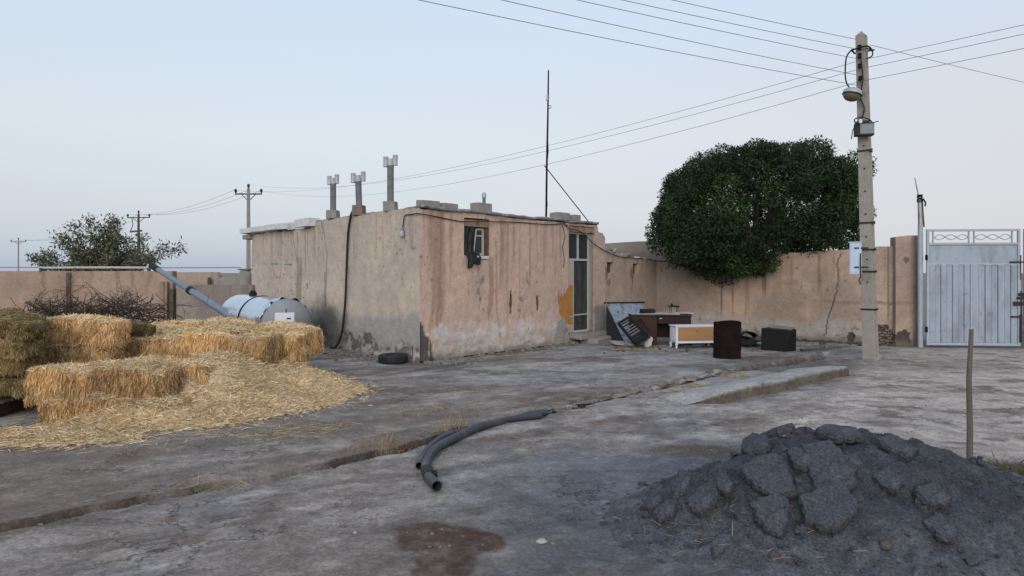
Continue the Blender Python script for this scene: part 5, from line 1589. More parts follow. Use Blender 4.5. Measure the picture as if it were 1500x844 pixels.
bp = gp(1071, 527)
brl = thing('oil_drum', 'dark rusty open steel drum standing in the yard before the cabinet', 'drum', (bp.x, bp.y + 0.25, gz(bp.x, bp.y + 0.25)))
rr_ = 0.265
prof = [(0, 0), (rr_, 0.0), (rr_ + 0.006, 0.012), (rr_, 0.03)]
for z_ in (0.24, 0.48):
    prof += [(rr_, z_ - 0.025), (rr_ + 0.011, z_), (rr_, z_ + 0.025)]
prof += [(rr_, 0.70), (rr_ + 0.007, 0.712), (rr_, 0.722), (rr_ - 0.012, 0.715), (rr_ - 0.012, 0.1), (0, 0.1)]
m = MB().lathe(prof, 36)
m.v = [(x * (1 + 0.016 * math.sin(3 * math.atan2(y, x) + z * 4)), y * (1 + 0.02 * math.cos(2 * math.atan2(y, x) + z * 5)), z + (0.014 * math.sin(2 * math.atan2(y, x)) if z > 0.6 else 0)) for x, y, z in m.v]
m.build('shell', 'rust', brl, smooth=True)
MB().box((0.24, -0.14, 0.55), (0.015, 0.06, 0.10), (0, 0, R(-30))).build('patch', 'rust_light', brl)

tx = gp(1143, 514)
stv = thing('black_stove_box', 'black rectangular metal box with a loose lid near the gutter end', 'box', (tx.x, tx.y + 0.1, 0), R(-52))
MB().box((0, 0, 0.235), (0.60, 0.40, 0.47), wob=0.012).build('body', 'junk_dark', stv, bevel=0.006)
MB().box((0.302, 0, 0.22), (0.006, 0.36, 0.40)).build('opening', 'pipe_bore', stv)
MB().box((0.05, 0.02, 0.50), (0.50, 0.36, 0.012), (0.08, 0.06, 0.25), wob=0.01).build('lid', 'stone', stv)
for (x0, y0, x1, y1) in ((-.27, -.18, .27, -.18), (-.27, .18, .27, .18), (-.27, -.18, -.27, .18), (.27, -.18, .27, .18)):
    MB().bar((x0, y0, 0.478), (x1, y1, 0.478), 0.03, 0.014).build('rim', 'junk_blue', stv)

# odds and ends strewn round the furniture
g = random.Random(29); spots = []
for k in range(60):
    q = gp(880 + 330 * g.random(), 506 + 14 * g.random() ** 1.5); spots.append((q.x, q.y))
rubble('litter', 'small litter and splinters strewn on the ground round the dumped furniture', spots, 'stone', 0.015, 0.05, 31, 'litter')
spots = [(gp(885 + 330 * g.random(), 504 + 14 * g.random() ** 1.5)) for _ in range(90)]
rubble('dark_litter', 'dark scraps strewn on the ground between the drum and the box', [(q.x, q.y) for q in spots], 'bark', 0.015, 0.06, 32, 'litter')

# heap of scrap cloth and boards between drum and box
jm = thing('scrap_pile', 'low dark pile of scrap sheet and boards behind the rusty drum', 'scrap', (5.35, 15.9, 0))
for k in range(16):
    x_, y_ = 4.55 + 1.35 * rnd.random(), 15.6 + 0.8 * rnd.random()
    L_, W_ = rnd.uniform(0.25, 0.7), rnd.uniform(0.08, 0.3)
    MB().box((x_, y_, 0.06 + 0.16 * rnd.random()), (L_, W_, 0.015), (rnd.uniform(-.5, .5), rnd.uniform(-.35, .35), rnd.uniform(0, 3.1)), wob=0.02).build('board', rnd.choice(['junk_dark', 'junk_dark', 'junk_blue', 'bark']), jm, world=True)
V = []; F = []; nn = 22
for i in range(nn):
    for j in range(nn):
        u, v = i / (nn - 1), j / (nn - 1)
        x_ = 4.75 + 1.15 * u; y_ = 16.05 + 0.5 * v
        h_ = 0.10 + 0.22 * (0.5 + 0.5 * math.sin(u * 9.0 + 1.2)) * (1 - v * 0.3) + 0.12 * (float(fbm(np.array([u * 5]), np.array([v * 4]), 3, 15)[0]) - 0.5)
        V.append((x_, y_, h_))
for i in range(nn - 1):
    for j in range(nn - 1):
        F.append((i * nn + j, (i + 1) * nn + j, (i + 1) * nn + j + 1, i * nn + j + 1))
m = MB(); m.add(V, F); o = m.build('crumpled_sheet', 'junk_dark', jm, world=True); so = o.modifiers.new('t', 'SOLIDIFY'); so.thickness = 0.01
pl = gp(912, 506)
o = MB().box((0, 0, 0.03), (0.55, 0.32, 0.02), (0.08, 0.06, 0), wob=0.04).build('board_scrap', 'pale_stone', None, loc=(pl.x + 0.05, pl.y + 0.1, 0.02), rotz=0.3)
tag(o, 'broken pale board lying flat below the leaning metal panel', 'board')
for k, (px, py, w_, al) in enumerate(((1052, 506, 0.6, 'left of the drum foot'), (1190, 514, 0.55, 'right of the black box'))):
    q = gp(px, py)
    o = MB().box((0, 0, 0.02), (w_, 0.14, 0.03), (0.03, 0.05, 0), wob=0.01).build('plank', 'rust_light' if k == 0 else 'bark', None, loc=(q.x, q.y, gz(q.x, q.y)), rotz=R(-20 + 35 * k))
    tag(o, 'short brown plank lying on the ground ' + al, 'plank')

# ------------------------------------------------------------------ concrete pole with its fittings
PX, PY = 7.07, 13.45
pole = thing('concrete_pole', 'tall tapered concrete power pole standing before the yard wall', 'utility pole', (PX, PY, 0), math.atan2(-0.72, -0.69) + math.pi / 2)
PH = zat(PY, 46)


def i_section(w, d):
    fl = 0.26 * d; wb_ = 0.52 * w
    return [(-w / 2, -d / 2), (w / 2, -d / 2), (w / 2, -d / 2 + fl), (wb_ / 2, -d / 2 + fl + 0.02), (wb_ / 2, d / 2 - fl - 0.02), (w / 2, d / 2 - fl), (w / 2, d / 2), (-w / 2, d / 2), (-w / 2, d / 2 - fl), (-wb_ / 2, d / 2 - fl - 0.02), (-wb_ / 2, -d / 2 + fl + 0.02), (-w / 2, -d / 2 + fl)]


LEAN = Matrix.Rotation(math.atan2(-0.72, -0.69) + math.pi / 2, 3, 'Z').inverted() @ Vector((-0.19, 0, 0))


def pole_c(z):
    k = z / PH
    return Vector((LEAN.x * k, LEAN.y * k, z))


def pole_w(z):
    k = z / PH
    return 0.235 * (1 - k) + 0.17 * k, 0.26 * (1 - k) + 0.185 * k


m = MB(); V = []; F = []
lv = list(np.linspace(-0.1, PH - 0.10, 30))
for z_ in lv:
    w_, d_ = pole_w(max(z_, 0)); c_ = pole_c(z_)
    V += [c_ + Vector((x, y, 0)) for x, y in i_section(w_, d_)]
for i in range(len(lv) - 1):
    for k in range(12):
        F.append((i * 12 + k, i * 12 + (k + 1) % 12, (i + 1) * 12 + (k + 1) % 12, (i + 1) * 12 + k))
m.add(V, F)
m.build('shaft', 'concrete', pole, bevel=0.008)
w_, d_ = pole_w(PH - 0.1); c_ = pole_c(PH - 0.1)
m = MB(); m.add([c_ + Vector((x * w_ / 2 * 1.01, y * d_ / 2 * 1.01, 0.002)) for x, y in ((-1, -1), (1, -1), (1, 1), (-1, 1))] + [c_ + Vector((0, 0, 0.11))], [(0, 3, 2, 1), (0, 1, 4), (1, 2, 4), (2, 3, 4), (3, 0, 4)])
m.build('cap', 'concrete', pole)
MB().box(pole_c(0.02), (0.28, 0.30, 0.10), wob=0.02).build('foot_collar', 'concrete', pole, bevel=0.03)
for zz in (zat(PY, 222), zat(PY, 327), zat(PY, 366), zat(PY, 398), zat(PY, 453)):
    w_, d_ = pole_w(zz); c_ = pole_c(zz)
    m = MB()
    for s_ in (-1, 1):
        m.box(c_ + Vector((0, s_ * (d_ / 2 + 0.006), 0)), (w_ + 0.03, 0.008, 0.035))
        m.box(c_ + Vector((s_ * (w_ / 2 + 0.010), 0, 0)), (0.008, d_ + 0.004, 0.033))
    m.build('band', 'dark_iron', pole)
    MB().bar(c_ + Vector((w_ / 2, -d_ / 2 + 0.02, 0)), c_ + Vector((w_ / 2 + 0.07, -d_ / 2 + 0.02, 0.015)), 0.025, 0.03).build('bolt', 'dark_iron', pole)
for k, yy in enumerate((72, 84, 99, 117, 140)):
    zz = zat(PY, yy); w_, d_ = pole_w(zz); c_ = pole_c(zz) + Vector((0.0, -d_ / 2 - 0.045, 0))
    MB().lathe([(0.0, -.045), (0.03, -.045), (0.042, -.03), (0.026, 0), (0.042, .03), (0.03, .045), (0, .045)], 12, Matrix.Translation(c_)).build('insulator', 'junk_dark', pole, smooth=True)
for k in range(7):
    zz = zat(PY, 215 + k * 33); w_, d_ = pole_w(zz); c_ = pole_c(zz)
    MB().lathe([(0.0, 0), (0.014, 0), (0.014, 0.02), (0, 0.02)], 8, Matrix.Translation(c_ + Vector((0.02, -d_ / 2 - 0.001, 0))) @ Matrix.Rotation(R(90), 4, 'X')).build('hole_plug', 'junk_dark', pole)

Mp = MW[pole.name]


def pol(x, y, z):
    """a point in the pole's own frame -> world"""
    return Mp @ (pole_c(z) + Vector((x, y, 0)))


zz = zat(PY, 73)
cl = thing('pole_cable', 'black cable looped round the top of the concrete pole', 'cable', tuple(pol(0, 0, zz)))
w_, d_ = pole_w(zz)
MB().tube(smooth3([pol(-.14, -.16, zz - .02), pol(0, -.17, zz), pol(.15, -.15, zz), pol(.17, .05, zz - .03), pol(.15, .17, zz), pol(-.15, .16, zz), pol(-.16, 0, zz), pol(-.14, -.16, zz - .02)]), 0.017, 6).build('loop', 'cable', cl, world=True, smooth=True)
MB().tube(smooth3([pol(-.12, -.17, zz), pol(-.24, -.14, zz - .12), pol(-.28, -.12, zz - .40), pol(-.26, -.13, zz - .62), pol(-.17, -.15, zz - .80), pol(-.12, -.17, zz - .92)]), 0.014, 6).build('drop', 'cable', cl, world=True, smooth=True)
MB().tube(smooth3([pol(.12, -.15, zz - .03), pol(.22, -.12, zz - .10), pol(.21, -.12, zz - .2), pol(.12, -.15, zz - .24)]), 0.014, 6).build('bight', 'cable', cl, world=True, smooth=True)
MB().tube(smooth3([pol(.02, -.15, zz - .2), pol(.05, -.16, zz - .6), pol(.0, -.16, zz - .95), pol(.06, -.16, zz - 1.2), pol(.0, -.16, zz - 1.4)]), 0.013, 6).build('drop', 'cable', cl, world=True, smooth=True)

lc = at(1248, 139, 13.15)
sl = thing('street_lamp', 'round street lamp with silver hood and amber bowl on the concrete pole', 'street lamp', tuple(lc))
Ml = Matrix.Rotation(R(14), 4, 'Y')
MB().lathe([(0.17, 0.0), (0.175, 0.03), (0.165, 0.075), (0.12, 0.11), (0.05, 0.125), (0, 0.126)], 24, Ml).build('hood', 'zinc', sl, smooth=True)
MB().lathe([(0.162, 0.0), (0.15, -0.05), (0.11, -0.095), (0.05, -0.12), (0, -0.122)], 24, Ml).build('bowl', 'lamp_amber', sl, smooth=True)
MB().lathe([(0.172, -0.012), (0.180, 0.0), (0.172, 0.012), (0.160, 0.0)], 24, Ml, closed=True).build('rim', 'dark_iron', sl, smooth=True)
zl = lc.z
MB().tube([lc + Vector((0.10, 0.03, 0.05)), pol(0, -.12, zl - 0.02)], 0.022, 8).build('arm', 'steel', sl, world=True, smooth=True)

tc_ = at(1265.5, 190, 13.2)
tb = thing('terminal_box', 'dark terminal box with grey-green face strapped to the concrete pole', 'box', tuple(tc_), R(-12))
MB().box((0, 0, 0), (0.33, 0.16, 0.25)).build('casing', 'cable', tb, bevel=0.008)
MB().box((0.035, -0.083, 0.0), (0.25, 0.01, 0.19)).build('face', 'terminal_face', tb, bevel=0.004)
MB().box((-0.02, 0.0, 0.145), (0.22, 0.12, 0.045)).build('lid', 'dark_iron', tb, bevel=0.006)
MB().tube(smooth3([Vector((-.15, -.02, .10)), Vector((-.17, -.02, .20)), Vector((-.08, -.02, .23)), Vector((.05, -.02, .21)), Vector((.14, -.02, .14))]), 0.012, 6).build('lead', 'cable', tb)
MB().tube(smooth3([Vector((-.15, -.02, .08)), Vector((-.20, -.02, .0)), Vector((-.23, -.02, -.18))]), 0.009, 6).build('lead', 'cable', tb)
MB().tube([Vector((.16, 0, .13)), Vector((.26, 0, .15))], 0.009, 6).build('bracket', 'dark_iron', tb)
bc = at(1260.5, 178, 13.05)
blb = thing('light_bulb', 'small white bulb above the terminal box on the pole', 'bulb', tuple(bc))
MB().lathe([(0, -.045), (0.028, -.03), (0.034, 0), (0.026, .03), (0.014, .05), (0.0, .05)], 14).build('glass', 'white_clean', blb, smooth=True)
MB().lathe([(0.018, .05), (0.02, .085), (0, .09)], 10).build('holder', 'cable', blb, smooth=True)

mc = at(1253.5, 379, 13.35)
mb_ = thing('meter_box', 'pale blue metal meter box strapped to the left of the concrete pole', 'box', tuple(mc), R(-28))
MB().box((0, 0, 0), (0.21, 0.30, 0.62)).build('casing', 'box_blue', mb_, bevel=0.008)
MB().box((0, -0.153, 0), (0.18, 0.008, 0.56)).build('door', 'box_blue', mb_, bevel=0.003)
MB().box((-0.01, -0.0, 0.318), (0.24, 0.33, 0.015)).build('roof', 'box_blue', mb_)
MB().tube(smooth3([Vector((.09, -.17, .1)), Vector((.085, -.175, -.1)), Vector((.09, -.17, -.33)), Vector((.06, -.15, -.42)), Vector((.09, -.14, -.5))]), 0.012, 6).build('lead', 'cable', mb_)
for zz in (-0.17, 0.2):
    MB().bar((-.02, -.162, zz), (.22, -.13, zz), 0.012, 0.03).build('strap', 'dark_iron', mb_)

# ------------------------------------------------------------------ far power poles and the overhead lines
def far_pole(px, top_y, H, label, arm=1.0, second=False):
    Y = (H - EYE) * FPX / (HZ - top_y); X = (px - 750) / FPX * Y
    t = thing('power_pole', label, 'utility pole', (X, Y, 0), 0, 'power poles beyond the yard')
    m = MB(); V = []; F = []
    MB().tube([(0, 0, 0), (0, 0, H)], [0.19, 0.12], 4).build('shaft', 'concrete' if not second else 'bark', t)
    za = H - 0.42
    MB().bar((-arm, 0, za), (arm, 0, za), 0.09, 0.10).build('crossarm', 'bark', t)
    for sx in (-1, 1):
        MB().bar((sx * arm * 0.55, 0, za), (0, 0, za - 0.55), 0.05, 0.05).build('brace', 'bark', t)
    for sx in (-0.95, 0.0, 0.95):
        zb = za + 0.05 if sx else H
        MB().lathe([(0.03, 0), (0.05, 0.05), (0.09, 0.1), (0.11, 0.2), (0.08, 0.3), (0.03, 0.34), (0, 0.34)], 10, Matrix.Translation((sx * arm, 0, zb))).build('insulator', 'junk_blue', t, smooth=True)
    if second:
        MB().bar((-arm * 0.75, 0, za - 1.5), (arm * 0.3, 0, za - 1.4), 0.12, 0.18).build('switch_arm', 'bark', t)
        MB().tube([(-arm * 0.6, 0, za), (-arm * 0.5, 0, za - 0.8), (-arm * 0.7, 0, za - 1.4)], 0.04, 5).build('jumper', 'cable', t)
    return Vector((X, Y, H))


P1 = far_pole(364, 276, 8.0, 'nearest far power pole with crossarm rising behind the house corner', 1.0)
P2 = far_pole(203, 313, 8.0, 'middle far power pole with switch arm rising behind the thin tree', 1.2, True)
P3 = far_pole(27, 351, 8.0, 'farthest small power pole at the left edge above the wall', 1.45)


def line(a, b, sag, r, label, group):
    P = []
    for k in range(25):
        t = k / 24
        p = Vector(a).lerp(Vector(b), t); p.z -= sag * 4 * t * (1 - t)
        P.append(p)
    o = MB().tube(P, r, 5).build('power_line', 'wire', None, world=True, loc=tuple(a))
    return tag(o, label, 'wire', group)


LG = 'wires from the concrete pole to the far poles'
for k, (yy, dx) in enumerate(((92, -0.95), (104, 0.0), (122, 0.95))):
    a = pol(0.02, -0.18, zat(PY, yy))
    b = Vector((P1.x + dx, P1.y, P1.z + (0.3 if dx == 0 else -0.15)))
    line(a, b, 0.95 + 0.12 * k, 0.0052, ('upper', 'middle', 'lower')[k] + ' of three wires running left from the concrete pole to the crossarm pole', LG)
    d = (a - b); d.z = 0; d.normalize()
    line(a, a + d * 40 + Vector((0, 0, 0.5 - 0.02 * k)), 0.5, 0.0052, ('upper', 'middle', 'lower')[k] + ' of three wires leaving the concrete pole to the right frame edge', 'wires leaving to the right')
for k, dx in enumerate((-1, 0, 1)):
    line((P1.x + dx, P1.y, P1.z - 0.1), (P2.x + dx * 1.2, P2.y, P2.z - 0.1), 0.6, 0.011, 'thin wire between the two far crossarm poles behind the house', 'wires between the far poles')
    line((P2.x + dx * 1.2, P2.y, P2.z - 0.1), (P3.x + dx * 1.4, P3.y, P3.z - 0.1), 1.0, 0.011, 'faint thin wire between the far poles above the thin tree', 'wires between the farthest poles')
nm = ('lowest', 'second lowest', 'middle', 'second highest', 'highest')
for k, (yy, x0) in enumerate(((127, 698), (112, 808), (88, 910), (74, 970), (60, 1035))):
    a = pol(-0.05, -0.18, zat(PY, yy))
    zz = a.z + 0.05
    Y0 = (zz - EYE) * FPX / HZ; q = Vector(((x0 - 750) / FPX * Y0, Y0, zz))
    d = (q - a); d = d / d.length
    b = a + d * 30; b.z = a.z + 0.6
    # keep the wire passing the same height where it leaves the picture
    line(a, b, 0.35, 0.0052, nm[k] + ' of five wires rising from the concrete pole to the top left', 'wires rising to the top left')
a = pol(0.12, 0.10, zat(PY, 66))
b = at(1500, 110, 15.6) - Vector((0, 0, 0)); d = b - a
line(a, a + d * 6, 0.3, 0.0052, 'single wire falling from the pole top to the right frame edge', None)

# ------------------------------------------------------------------ the gate
GA = Vector((9.40, 15.50, 0)); GE = Vector((11.42, 15.30, 0)); gd = (GE - GA); GL = gd.length; grot = math.atan2(gd.y, gd.x)


def gate_leaf(loc, label, mirror=False):
    t = thing('gate_leaf', label, 'gate', tuple(loc), grot, 'leaves of the yard gate')
    fx = (lambda x: GL - x) if mirror else (lambda x: x)

    def vb(x, z0, z1, w=0.05, d=0.05, name='stile', m_='gate_trim'):
        MB().box((fx(x), 0, (z0 + z1) / 2), (w, d, z1 - z0)).build(name, m_, t, bevel=0.004)

    def hb(z, x0, x1, h=0.05, d=0.05, name='rail', m_='gate_trim'):
        MB().box((fx((x0 + x1) / 2), 0, z), (abs(x1 - x0), d, h)).build(name, m_, t, bevel=0.004)
    vb(0.035, 0.06, 2.69, 0.06); vb(GL - 0.06, 0.06, 2.69, 0.055)
    hb(2.665, 0.066, GL - 0.088, 0.05); hb(2.36, 0.066, GL - 0.088, 0.05); hb(1.905, 0.066, GL - 0.088, 0.035); hb(0.095, 0.066, GL - 0.088, 0.06)
    MB().box((GL / 2, 0.01, 2.13), (GL - 0.16, 0.012, 0.415)).build('upper_panel', 'gate_paint', t)
    xm = GL * 0.475
    vb(xm, 0.127, 1.886, 0.045)
    for x in (0.15, xm - 0.05, xm + 0.06, GL - 0.20):
        vb(x, 2.386, 2.639, 0.03, 0.03, 'baluster')
    for (xa, xb) in ((0.165, xm - 0.065), (xm + 0.075, GL - 0.215)):
        for ph in (0, math.pi):
            P = [(fx(xa + (xb - xa) * k / 40), 0.012 if ph else -0.012, 2.51 + 0.055 * math.sin(ph + k / 40 * math.pi * 3) * (1 if ph == 0 else 1)) for k in range(41)]
            MB().tube(P, 0.011, 6).build('scroll_bar', 'gate_trim', t, smooth=True)
    for (xa, xb, nsl) in ((0.07, xm - 0.025, 7), (xm + 0.025, GL - 0.09, 7)):
        MB().box((fx((xa + xb) / 2), 0.05, 1.007), (xb - xa, 0.006, 1.75)).build('backing_sheet', 'gate_paint', t)
        w = (xb - xa) / nsl
        for k in range(nsl):
            x0 = fx(xa + w * (k + 0.5))
            dy = 0.010 if k % 2 else -0.006
            # a folded sheet slat: flat face with returned edges
            m = MB()
            m.box((x0, dy, 1.007), (w * 0.90, 0.010, 1.756 if k % 2 else 1.75))
            m.box((x0 - w * 0.45, dy + 0.012, 1.007), (0.008, 0.02, 1.74))
            m.box((x0 + w * 0.45, dy + 0.012, 1.007), (0.008, 0.02, 1.74))
            m.build('slat', 'gate_paint', t)
    return t


g1 = gate_leaf(GA, 'pale blue-grey metal gate leaf of vertical slats next to the pier')
g2 = gate_leaf(GE + gd / GL * 0.012, 'pale blue-grey metal gate leaf cut off by the right frame edge', True)
for x_, sx in ((GL - 0.02, g1),):
    for (bx_, bz, w_, h_) in ((-0.06, 1.02, 0.22, 0.09), (-0.02, 1.22, 0.10, 0.06), (-0.02, 1.14, 0.16, 0.05), (-0.12, 0.72, 0.20, 0.035), (-0.02, 0.46, 0.05, 0.62), (-0.10, 1.945, 0.30, 0.03)):
        MB().box((x_ + bx_, -0.045, bz), (w_, 0.035, h_), wob=0.005).build('lock' if h_ > 0.08 and w_ > 0.1 else 'bolt', 'dark_iron', sx, bevel=0.004)
    MB().tube([(x_ - 0.015, -0.05, 0.75), (x_ - 0.015, -0.05, 1.30)], 0.012, 8).build('slide_rod', 'dark_iron', sx)
    MB().tube([(x_ - 0.02, -0.045, 1.55), (x_ - 0.02, -0.045, 2.1)], 0.010, 8).build('slide_rod', 'rust_light', sx)
for (bx_, bz, w_, h_) in ((0.06, 1.945, 0.3, 0.03), (0.05, 1.18, 0.12, 0.14), (0.07, 0.58, 0.12, 0.04), (0.04, 0.36, 0.05, 0.05)):
    MB().box((bx_, -0.045, bz), (w_, 0.035, h_), wob=0.005).build('bolt', 'dark_iron', g2, bevel=0.004)
for zz in (0.42, 2.05):
    MB().lathe([(0.028, -.06), (0.028, .06)], 10, Matrix.Translation((-0.005, -0.03, zz))).build('hinge', 'rust', g1, smooth=True)
gpst = thing('gate_post', 'grey steel tube post with a rope-bound stick at the gate hinge side', 'post', (9.345, 15.62, 0))
MB().tube([(0, 0, 0), (0, 0, 2.80)], 0.055, 12).build('tube', 'gate_trim', gpst, smooth=True)
MB().tube([(0.0, 0, 2.78), (-0.02, 0, 3.35)], [0.05, 0.042], 10).build('upper_tube', 'steel', gpst, smooth=True)
MB().tube([(0.07, 0, 2.75), (0.04, 0, 3.15), (0.03, 0, 3.38)], 0.028, 8).build('wooden_prop', 'rust_light', gpst, smooth=True)
o = MB()
for k in range(7):
    M = Matrix.Translation((-0.015 + rnd.uniform(-.01, .01), 0, 3.33 + k * 0.026)) @ Matrix.Rotation(rnd.uniform(-.4, .4), 4, 'X') @ Matrix.Rotation(rnd.uniform(-.4, .4), 4, 'Y')
    o.lathe([(0.05, -.012), (0.068, 0), (0.05, .012), (0.04, 0)], 10, M, closed=True)
o.build('rope_binding', 'cable', gpst, smooth=True)
MB().tube([(-0.03, 0, 3.40), (-0.13, 0, 3.88)], [0.016, 0.010], 6).build('stick', 'steel', gpst, smooth=True)
MB().tube([(0.05, -0.02, 3.40), (0.09, -0.05, 3.30), (0.07, -0.06, 3.22)], 0.018, 5).build('rope_end', 'cable', gpst, smooth=True)
gp2 = thing('gate_pier', 'plaster pier at the far side of the gate outside the frame', 'pier', (13.8, 15.2, 0))
MB().box((0, 0, 1.25), (0.5, 0.4, 2.6), wob=0.02).build('pier', 'concrete', gp2, bevel=0.02)

# stake before the heap
sk = gp(1420, 692)
o = MB().tube([(0, 0, -0.1), (0.004, 0, 0.35), (-0.004, 0.0, 0.8), (0.018, 0, 1.22)], [0.026, 0.024, 0.021, 0.017], 9).build('wooden_stake', 'wood_stake', None, loc=(sk.x, sk.y, 0), smooth=True)
tag(o, 'thin upright wooden stake stuck in the ground behind the asphalt heap', 'stake')


# ------------------------------------------------------------------ straw and hay bales
def bale_mesh(name, L, W, H, seed, kind):
    """one pressed bale: a slumped, bulging block with stalks standing out of it"""
    g = np.random.default_rng(seed)
    straw = kind == 'straw'
    parts = []
    # closed rounded box from six grids
    nx, ny, nz = 34, 18, 14

    def face(o, du, dv, nu, nv):
        u = np.linspace(-1, 1, nu); v = np.linspace(-1, 1, nv)
        U, Vv = np.meshgrid(u, v, indexing='ij')
        P = o[None, :] + du[None, :] * U.ravel()[:, None] + dv[None, :] * Vv.ravel()[:, None]
        idx = np.arange(nu * nv).reshape(nu, nv)
        F = np.stack([idx[:-1, :-1].ravel(), idx[1:, :-1].ravel(), idx[1:, 1:].ravel(), idx[:-1, 1:].ravel()], 1)
        return P, F
    X, Y, Z = np.eye(3)
    fl = [face(X, Y, Z, ny, nz), face(-X, Z, Y, nz, ny), face(Y, Z, X, nz, nx), face(-Y, X, Z, nx, nz), face(Z, X, Y, nx, ny), face(-Z, Y, X, ny, nx)]
    half = np.array([L, W, H]) / 2
    norm = [X, -X, Y, -Y, Z, -Z]
    fr = np.array([0.12, 0.2, 0.25])

    def shape(P):
        # round the edges
        Q = P.copy()
        a = np.abs(Q)
        p = 8.0
        r = (a[:, 0] ** p + a[:, 1] ** p + a[:, 2] ** p) ** (1 / p)
        Q = Q / r[:, None]
        Q = Q * half
        n1 = fbm(Q[:, 0] * 5 + seed, Q[:, 1] * 5 + Q[:, 2] * 7, 4, seed) - 0.5
        n2 = fbm(Q[:, 0] * 3 - seed, Q[:, 2] * 5 - Q[:, 1] * 4, 3, seed + 3) - 0.5
        nrm_ = P / np.linalg.norm(P, axis=1, keepdims=True)
        Q = Q + nrm_ * (n1 * 0.10 + n2 * 0.07)[:, None]
        # flakes: shallow bands across the length
        band = np.sin(Q[:, 0] / L * 2 * math.pi * 7 + 2 * n2 * 6)
        Q = Q + nrm_ * (band * 0.007)[:, None]
        Q[:, 2] -= 0.04 * (Q[:, 0] / half[0]) ** 2
        return Q

    def colour(Q, N):
        n = len(Q)
        if straw:
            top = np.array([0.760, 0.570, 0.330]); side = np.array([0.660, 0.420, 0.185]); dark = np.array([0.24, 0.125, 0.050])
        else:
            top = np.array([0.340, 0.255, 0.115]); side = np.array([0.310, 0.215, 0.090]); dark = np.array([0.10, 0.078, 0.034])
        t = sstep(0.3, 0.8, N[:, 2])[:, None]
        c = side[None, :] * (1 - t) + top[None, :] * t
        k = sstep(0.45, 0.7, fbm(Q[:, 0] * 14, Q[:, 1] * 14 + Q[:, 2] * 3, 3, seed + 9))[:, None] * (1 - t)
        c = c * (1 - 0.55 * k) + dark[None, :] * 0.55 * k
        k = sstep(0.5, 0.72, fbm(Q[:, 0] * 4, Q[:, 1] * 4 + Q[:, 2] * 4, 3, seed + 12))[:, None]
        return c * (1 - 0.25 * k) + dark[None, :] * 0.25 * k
    SV = []; SN = []
    for (P, F), nn_ in zip(fl, norm):
        Q = shape(P)
        N = np.tile(nn_[None, :], (len(Q), 1))
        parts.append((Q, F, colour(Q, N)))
        m_ = int(len(Q) * (2.6 if abs(nn_[2]) < 0.5 else 2.2)) if nn_[2] > -0.5 else 0
        if m_:
            f = F[g.integers(0, len(F), m_)]
            w = g.random((m_, 2))
            a, b_, c_, d_ = (Q[f[:, k]] for k in range(4))
            pp = (a * (1 - w[:, :1]) + b_ * w[:, :1]) * (1 - w[:, 1:]) + (d_ * (1 - w[:, :1]) + c_ * w[:, :1]) * w[:, 1:]
            SV.append(pp); SN.append(np.tile(nn_[None, :], (m_, 1)))
    P = np.concatenate(SV); N = np.concatenate(SN)
    n = len(P)
    j = g.normal(size=(n, 3))
    tang = j - N * (j * N).sum(1, keepdims=True)
    isside = (np.abs(N[:, 2]) < 0.5)[:, None]
    down = np.array([[0, 0, -1.0]])
    D = np.where(isside, down * 1.2 + tang * 0.38 + N * np.abs(g.normal(size=(n, 1))) * 0.28, tang + N * np.abs(g.normal(size=(n, 1))) * 0.30)
    ln = np.where(isside[:, 0], g.uniform(0.05, 0.12, n), g.uniform(0.06, 0.17, n)); wd = g.uniform(0.0022, 0.0050, n)
    RV, RF = ribbons(P + N * 0.006, D, ln, wd, 0.5, seed)
    cc = colour(P, N)
    br = g.uniform(0.62, 1.65, (n, 1))
    cc = cc * br
    pale = (g.random(n) < 0.35)[:, None]
    cc = np.where(pale, cc * 0.5 + (np.array([[0.80, 0.64, 0.41]]) if straw else np.array([[0.33, 0.30, 0.15]])) * 0.5, cc)
    RC = np.repeat(cc, 6, 0)
    parts.append((RV, RF, RC))
    V, F, C = join_arrays(parts)
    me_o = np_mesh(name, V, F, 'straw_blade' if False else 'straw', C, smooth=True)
    me = me_o.data
    COL.objects.unlink(me_o); bpy.data.objects.remove(me_o)
    return me


BL, BW, BH = 0.92, 0.47, 0.37
SM = [bale_mesh('straw_bale', BL, BW, BH, 300 + k * 17, 'straw') for k in range(6)]
HM = [bale_mesh('hay_bale', 1.0, 0.50, 0.33, 500 + k * 13, 'hay') for k in range(3)]


def bale(kind, x, y, z, rz, label, tilt=(0, 0), var=None, sc=(1, 1, 1)):
    meshes = SM if kind == 'straw' else HM
    me = meshes[rnd.randrange(len(meshes)) if var is None else var]
    o = bpy.data.objects.new('straw_bale' if kind == 'straw' else 'hay_bale', me)
    COL.objects.link(o)
    o.location = (x, y, z); o.rotation_euler = (tilt[0], tilt[1], rz); o.scale = sc
    MW[o.name] = Matrix.Identity(4)
    tag(o, label, 'bale', 'golden straw bales of the stack' if kind == 'straw' else 'greenish hay bales at the left')
    return o


